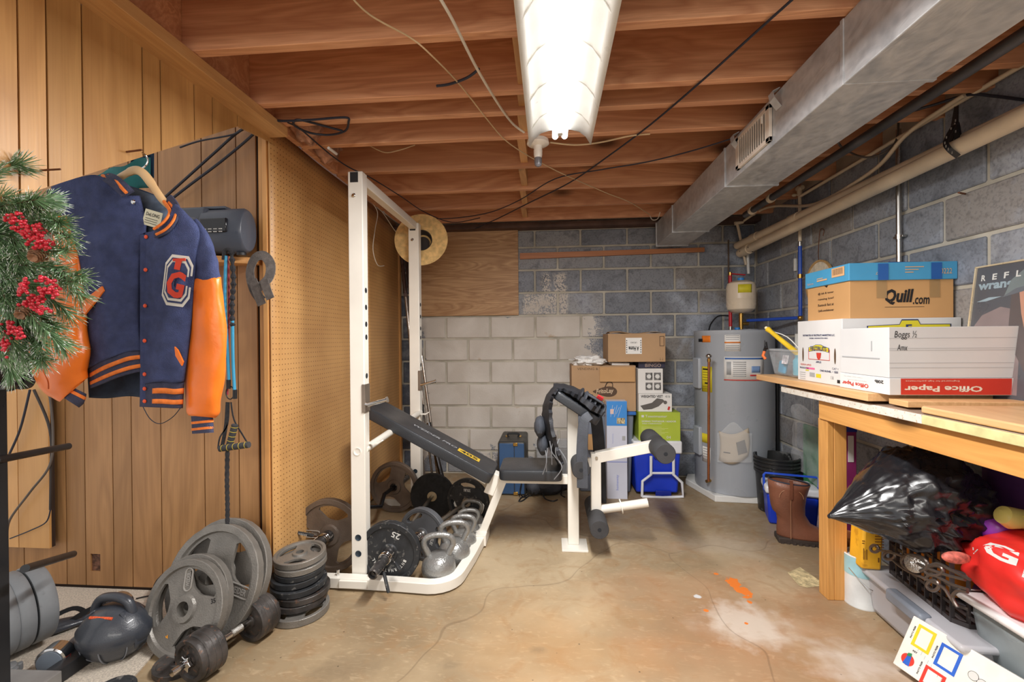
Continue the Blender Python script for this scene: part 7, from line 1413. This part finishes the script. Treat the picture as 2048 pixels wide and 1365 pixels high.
text('DeLONG', TG@Matrix.Translation((0, .008, 0)), .046, .011, print_k, tg, ext=.003, bold=.01)
for k in range(3): decal(rect(-.022, -.006-.007*k, .02, -.0045-.007*k), TG, print_k, tg, 'printed_line', .003)
# pockets and letter patch
def jpoly(name, pts, m, o, th=.003, lb=None): return MB().add([J(x, y, o) for x, y in pts], [tuple(range(len(pts)))]).build(name, m, jk, solid=th, smooth=False)
jpoly('pocket_welt', [(165, 604), (205, 573), (209, 582), (190, 606), (170, 630)], orl, .052, .006); jpoly('pocket_welt', [(350, 694), (356, 700), (367, 724), (364, 732), (352, 712)], orl, .050, .005)
PM = frame(J(356, 562, .054), J(380, 566, .05)-J(332, 560, .054), J(356, 510, .05)-J(356, 610, .05)); hgt = (J(356, 510, .05)-J(356, 612, .05)).length
wt_ = mat('felt white', (226, 222, 214), .9); rf = mat('felt red', (214, 70, 50), .9); oc = [(-.3, .5), (.3, .5), (.5, .33), (.5, .12), (.2, .12), (.2, .22), (-.05, .22), (-.12, .12), (-.12, -.14), (-.02, -.22), (.2, -.22), (.2, -.1), (.5, -.1), (.5, -.32), (.3, -.5), (-.3, -.5), (-.5, -.32), (-.5, .32)]
for k, (sc_, m_) in enumerate(((1.0, wt_), (.88, nv), (.80, wt_), (.70, nv))): decal([(x*hgt*.56*sc_, y*hgt*sc_) for x, y in oc], PM, m_, jk, 'letter_patch', .002+.0014*k)
g1 = PM@Matrix.Rotation(-.1, 4, 'Z'); text('G', g1@Matrix.Translation((.002, -.012, 0)), hgt*.36, hgt*.52, rf, jk, name='felt_letter', ext=.009, bold=.04); text('I', g1@Matrix.Translation((-.004, .048, 0)), hgt*.12, hgt*.2, rf, jk, name='felt_letter', ext=.009, bold=.04)
MB().box(g1@V((-.004, .048+hgt*.1, .008)), (hgt*.26, .002, .008)).build('felt_letter', rf, jk); 
# hanger
hw_ = mat('hanger wood', (226, 188, 138), .4, var=.08, scale=5); hg = thing('clothes_hanger', 'pale wooden hanger with wire hook holding the varsity jacket on a nail', 'hanger', J(285, 335))
MB().tube(spline([J(215, 372, -.01), J(245, 352, .0), J(268, 341, .0), J(285, 346, .0), J(303, 368, .0), J(322, 396, .0), J(338, 412, -.01)], 5), [(.012, .007)]*8+[(.014, .008)]*13+[(.012, .007)]*10, 10, flat=(0, 0, 1)).build('shoulder_bar', hw_, hg)
MB().tube(spline([J(274, 341, 0), J(290, 333, 0), J(296, 320, .0), J(288, 308, .01), J(272, 303, .02), J(255, 305, .03)], 6), .0024, 8).build('hook', chrome, hg)
MB().tube([J(290, 455, -.01), J(306, 458, -.01), J(318, 455, -.01)], .004, 8).build('trouser_bar', hw_, hg)
a = P(253, 304, X=XB); tag(MB().tube([a, a+V((.05, .0, .004))], .003, 8).build('nail', rust), 'nail in the bulkhead holding the jacket hanger', 'nail')
tag(MB().grid(lambda u, v: P(185+115*u, 352-40*u+60*v+3*math.sin(u*14), Y=-2.52+.01*math.sin(u*9)), 16, 8).build('teal_shirt', mat('teal fabric', (40, 116, 116), .8, var=.15), solid=.004), 'teal shirt hanging behind the jacket hanger under the bulkhead', 'shirt')
tag(MB().grid(lambda u, v: P(262+45*u, 318-14*u+50*v+2*math.sin(u*14), Y=-2.47+.01*math.sin(u*9)), 10, 8).build('navy_shirt', mat('deep blue fabric', (24, 56, 84), .8, var=.15), solid=.004), 'dark blue garment just right of the teal shirt', 'shirt')
# white helmet, red bottle, tool handle behind the jacket's shoulder
a = P(62, 432, Y=-2.68); t = thing('white_jug', 'white rounded jug with small black emblem under the bulkhead beside the red bottle', 'jug', a)
MB().ball(a+V((0, .0, -.02)), (.062, .06, .085), 28, 18).build('shell', mat('gloss white plastic', (222, 224, 222), .3), t)
decal(circ(.0, .055, .018, 20, .009), frame(a+V((-.0, -.058, 0)), (1, 0, 0), (0, 0, 1)), print_k, t, 'emblem', .001)
a = P(88, 440, Y=-2.74); tag(MB().lathe([(0, -.04), (.02, -.04), (.024, -.02), (.024, .005), (.014, .02), (.014, .028), (.017, .03), (.017, .036), (0, .036)], 20, Matrix.Translation(a), caps=False).build('red_bottle', mat('red bottle plastic', (176, 36, 40), .3)), 'small red bottle with flanged neck behind the wreath', 'bottle')
a, b = P(100, 380, Y=-2.71), P(100, 450, Y=-2.71); tag(MB().cyl(b, a, .008).build('stick_tool', black), 'black ribbed stick tool between the red bottle and the jacket', 'tool')  # black hand tool as a plain cylinder
a, b = P(97, 405, Y=-2.735), P(95, 450, Y=-2.735); tag(MB().cyl(b, a, .006).build('screwdriver', yt), 'yellow gripped hand tool beside the jacket shoulder', 'tool')
# ---- wreath
YW = -3.06
def Wp(x, y, o=0): return P(x, y, Y=YW-o)
gn = mat('pine green', (112, 146, 104), .55, var=.12, scale=30); gt = mat('frosted needle tip', (206, 216, 206), .5); stm = mat('wire stem', (96, 82, 60), .8); bry = mat('berry red', (204, 34, 56), .22, coat=.4, var=.05); cnm = mat('pine cone brown', (150, 112, 84), .7, var=.2, scale=60)
wr_ = thing('wreath', 'frosted artificial pine wreath with red berries and pine cones at the left edge', 'wreath', Wp(-70, 560))
MB().tube([Wp(-75+70*math.cos(a_), 560+150*math.sin(a_)) for a_ in [2*PI*i/24 for i in range(24)]], .012, 8, closed=True).build('ring_frame', stm, wr_)
def branch(pts, n=300, ln=.050, spread=1., k=0):
    sp_ = spline(pts, 6); m_ = MB(); m_.tube(sp_, .0016, 5, mi=2); N_ = len(sp_)-1
    for i in range(n):
        t_ = (i/n)**.85*N_; q0 = int(min(t_, N_-1)); c = sp_[q0].lerp(sp_[q0+1], t_-q0); d = (sp_[q0+1]-sp_[q0]).normalized()
        an = rnd.uniform(0, 2*PI); u_ = d.orthogonal().normalized(); w_ = d.cross(u_); out = (u_*math.cos(an)+w_*math.sin(an)); L_ = ln*rnd.uniform(.7, 1.15)
        dr = (d*rnd.uniform(.75, 1.2)+out*rnd.uniform(.45, .85)*spread+V((0, 0, -.12))).normalized(); e = c+dr*L_; mid = c.lerp(e, .55)+out*.002; tp = c.lerp(e, .80)
        x_ = dr.orthogonal().normalized()*.00085; y_ = dr.cross(x_).normalized()*.00085
        m_.add([c+x_, c-x_*.5+y_, c-x_*.5-y_, tp+x_*.8, tp-x_*.4+y_*.8, tp-x_*.4-y_*.8], [(0, 1, 4, 3), (1, 2, 5, 4), (2, 0, 3, 5)], 0)
        m_.add([tp+x_, tp-x_*.5+y_, tp-x_*.5-y_, e], [(0, 1, 3), (1, 2, 3), (2, 0, 3)], 1 if rnd.random() < .75 else 0)
    return m_.build('pine_branch', [gn, gt, stm], wr_, smooth=False)
BR = [[(-60, 420), (-20, 350), (10, 335), (35, 330)], [(-70, 400), (-30, 360), (-5, 300)], [(-60, 430), (0, 395), (50, 410), (90, 430)], [(-60, 440), (10, 420), (80, 450), (140, 475)], [(-55, 470), (10, 470), (80, 500), (130, 500)], [(-50, 500), (20, 500), (90, 530), (165, 555)],
      [(-50, 520), (20, 540), (80, 555), (150, 565)], [(-50, 550), (20, 560), (80, 580), (135, 625)], [(-50, 580), (20, 600), (70, 625), (110, 655)], [(-50, 600), (10, 620), (50, 660), (85, 690)], [(-50, 640), (0, 650), (30, 690), (55, 720)], [(-60, 660), (-10, 690), (15, 720), (25, 745)],
      [(-50, 450), (-10, 440), (20, 470), (40, 520)], [(-50, 600), (-10, 580), (30, 590), (60, 600)], [(-55, 500), (0, 480), (30, 440), (60, 415)], [(-50, 520), (-10, 520), (20, 560), (40, 620)], [(-50, 430), (-20, 460), (10, 510), (60, 560)], [(-50, 640), (0, 600), (40, 640), (70, 650)], [(-50, 500), (-10, 540), (10, 600), (20, 660)], [(-40, 560), (30, 600), (90, 660), (125, 690)], [(-40, 470), (30, 460), (90, 440), (120, 445)], [(-40, 510), (40, 530), (110, 540), (160, 590)], [(-40, 420), (20, 410), (70, 400), (95, 400)], [(-40, 590), (30, 640), (70, 700), (85, 720)]]
for k, pts in enumerate(BR): branch([Wp(x, y, rnd.uniform(-.01, .05)) for x, y in pts], k=k)
for cx, cy, n_, dx, dy in ((25, 435, 12, 16, 10), (48, 455, 16, 20, 12), (78, 470, 14, 12, 22), (85, 492, 14, 18, 8), (62, 480, 10, 14, 12), (45, 575, 16, 14, 16), (72, 600, 14, 14, 12), (96, 585, 14, 20, 10), (60, 610, 10, 22, 8), (85, 620, 8, 14, 8), (20, 660, 14, 16, 12), (8, 690, 12, 10, 16), (38, 668, 8, 10, 8), (90, 560, 8, 16, 6), (105, 575, 6, 10, 10)):
    m_ = MB()
    for i in range(n_*2): m_.ball(Wp(cx+rnd.gauss(0, dx*.55), cy+rnd.gauss(0, dy*.55), rnd.uniform(.045, .075)), rnd.uniform(.0032, .0044), 8, 6)
    m_.build('berry_cluster', bry, wr_)['kind'] = 'stuff'
for cx, cy in ((72, 512), (46, 626)):
    m_ = MB(); c = Wp(cx, cy, .05); ax = V((.3, -.6, -.35)).normalized(); AM = aim(c, ax)
    m_.ball(c, (.010, .010, .016), 10, 8)
    for r_ in range(6):
        for j in range(8):
            a_ = 2*PI*(j+.5*r_)/8; rr = .016-.0018*r_; z = -.014+.0055*r_; p_ = AM@V((rr*math.cos(a_), rr*math.sin(a_), z)); o_ = AM.to_3x3()@V((math.cos(a_), math.sin(a_), .8)).normalized()
            m_.tube([p_-o_*.006, p_, p_+o_*.003], [(.002, .001), (.0055, .0016), (.002, .001)], 6, flat=AM.to_3x3()@V((-math.sin(a_), math.cos(a_), 0)))
    m_.build('pine_cone', cnm, wr_)
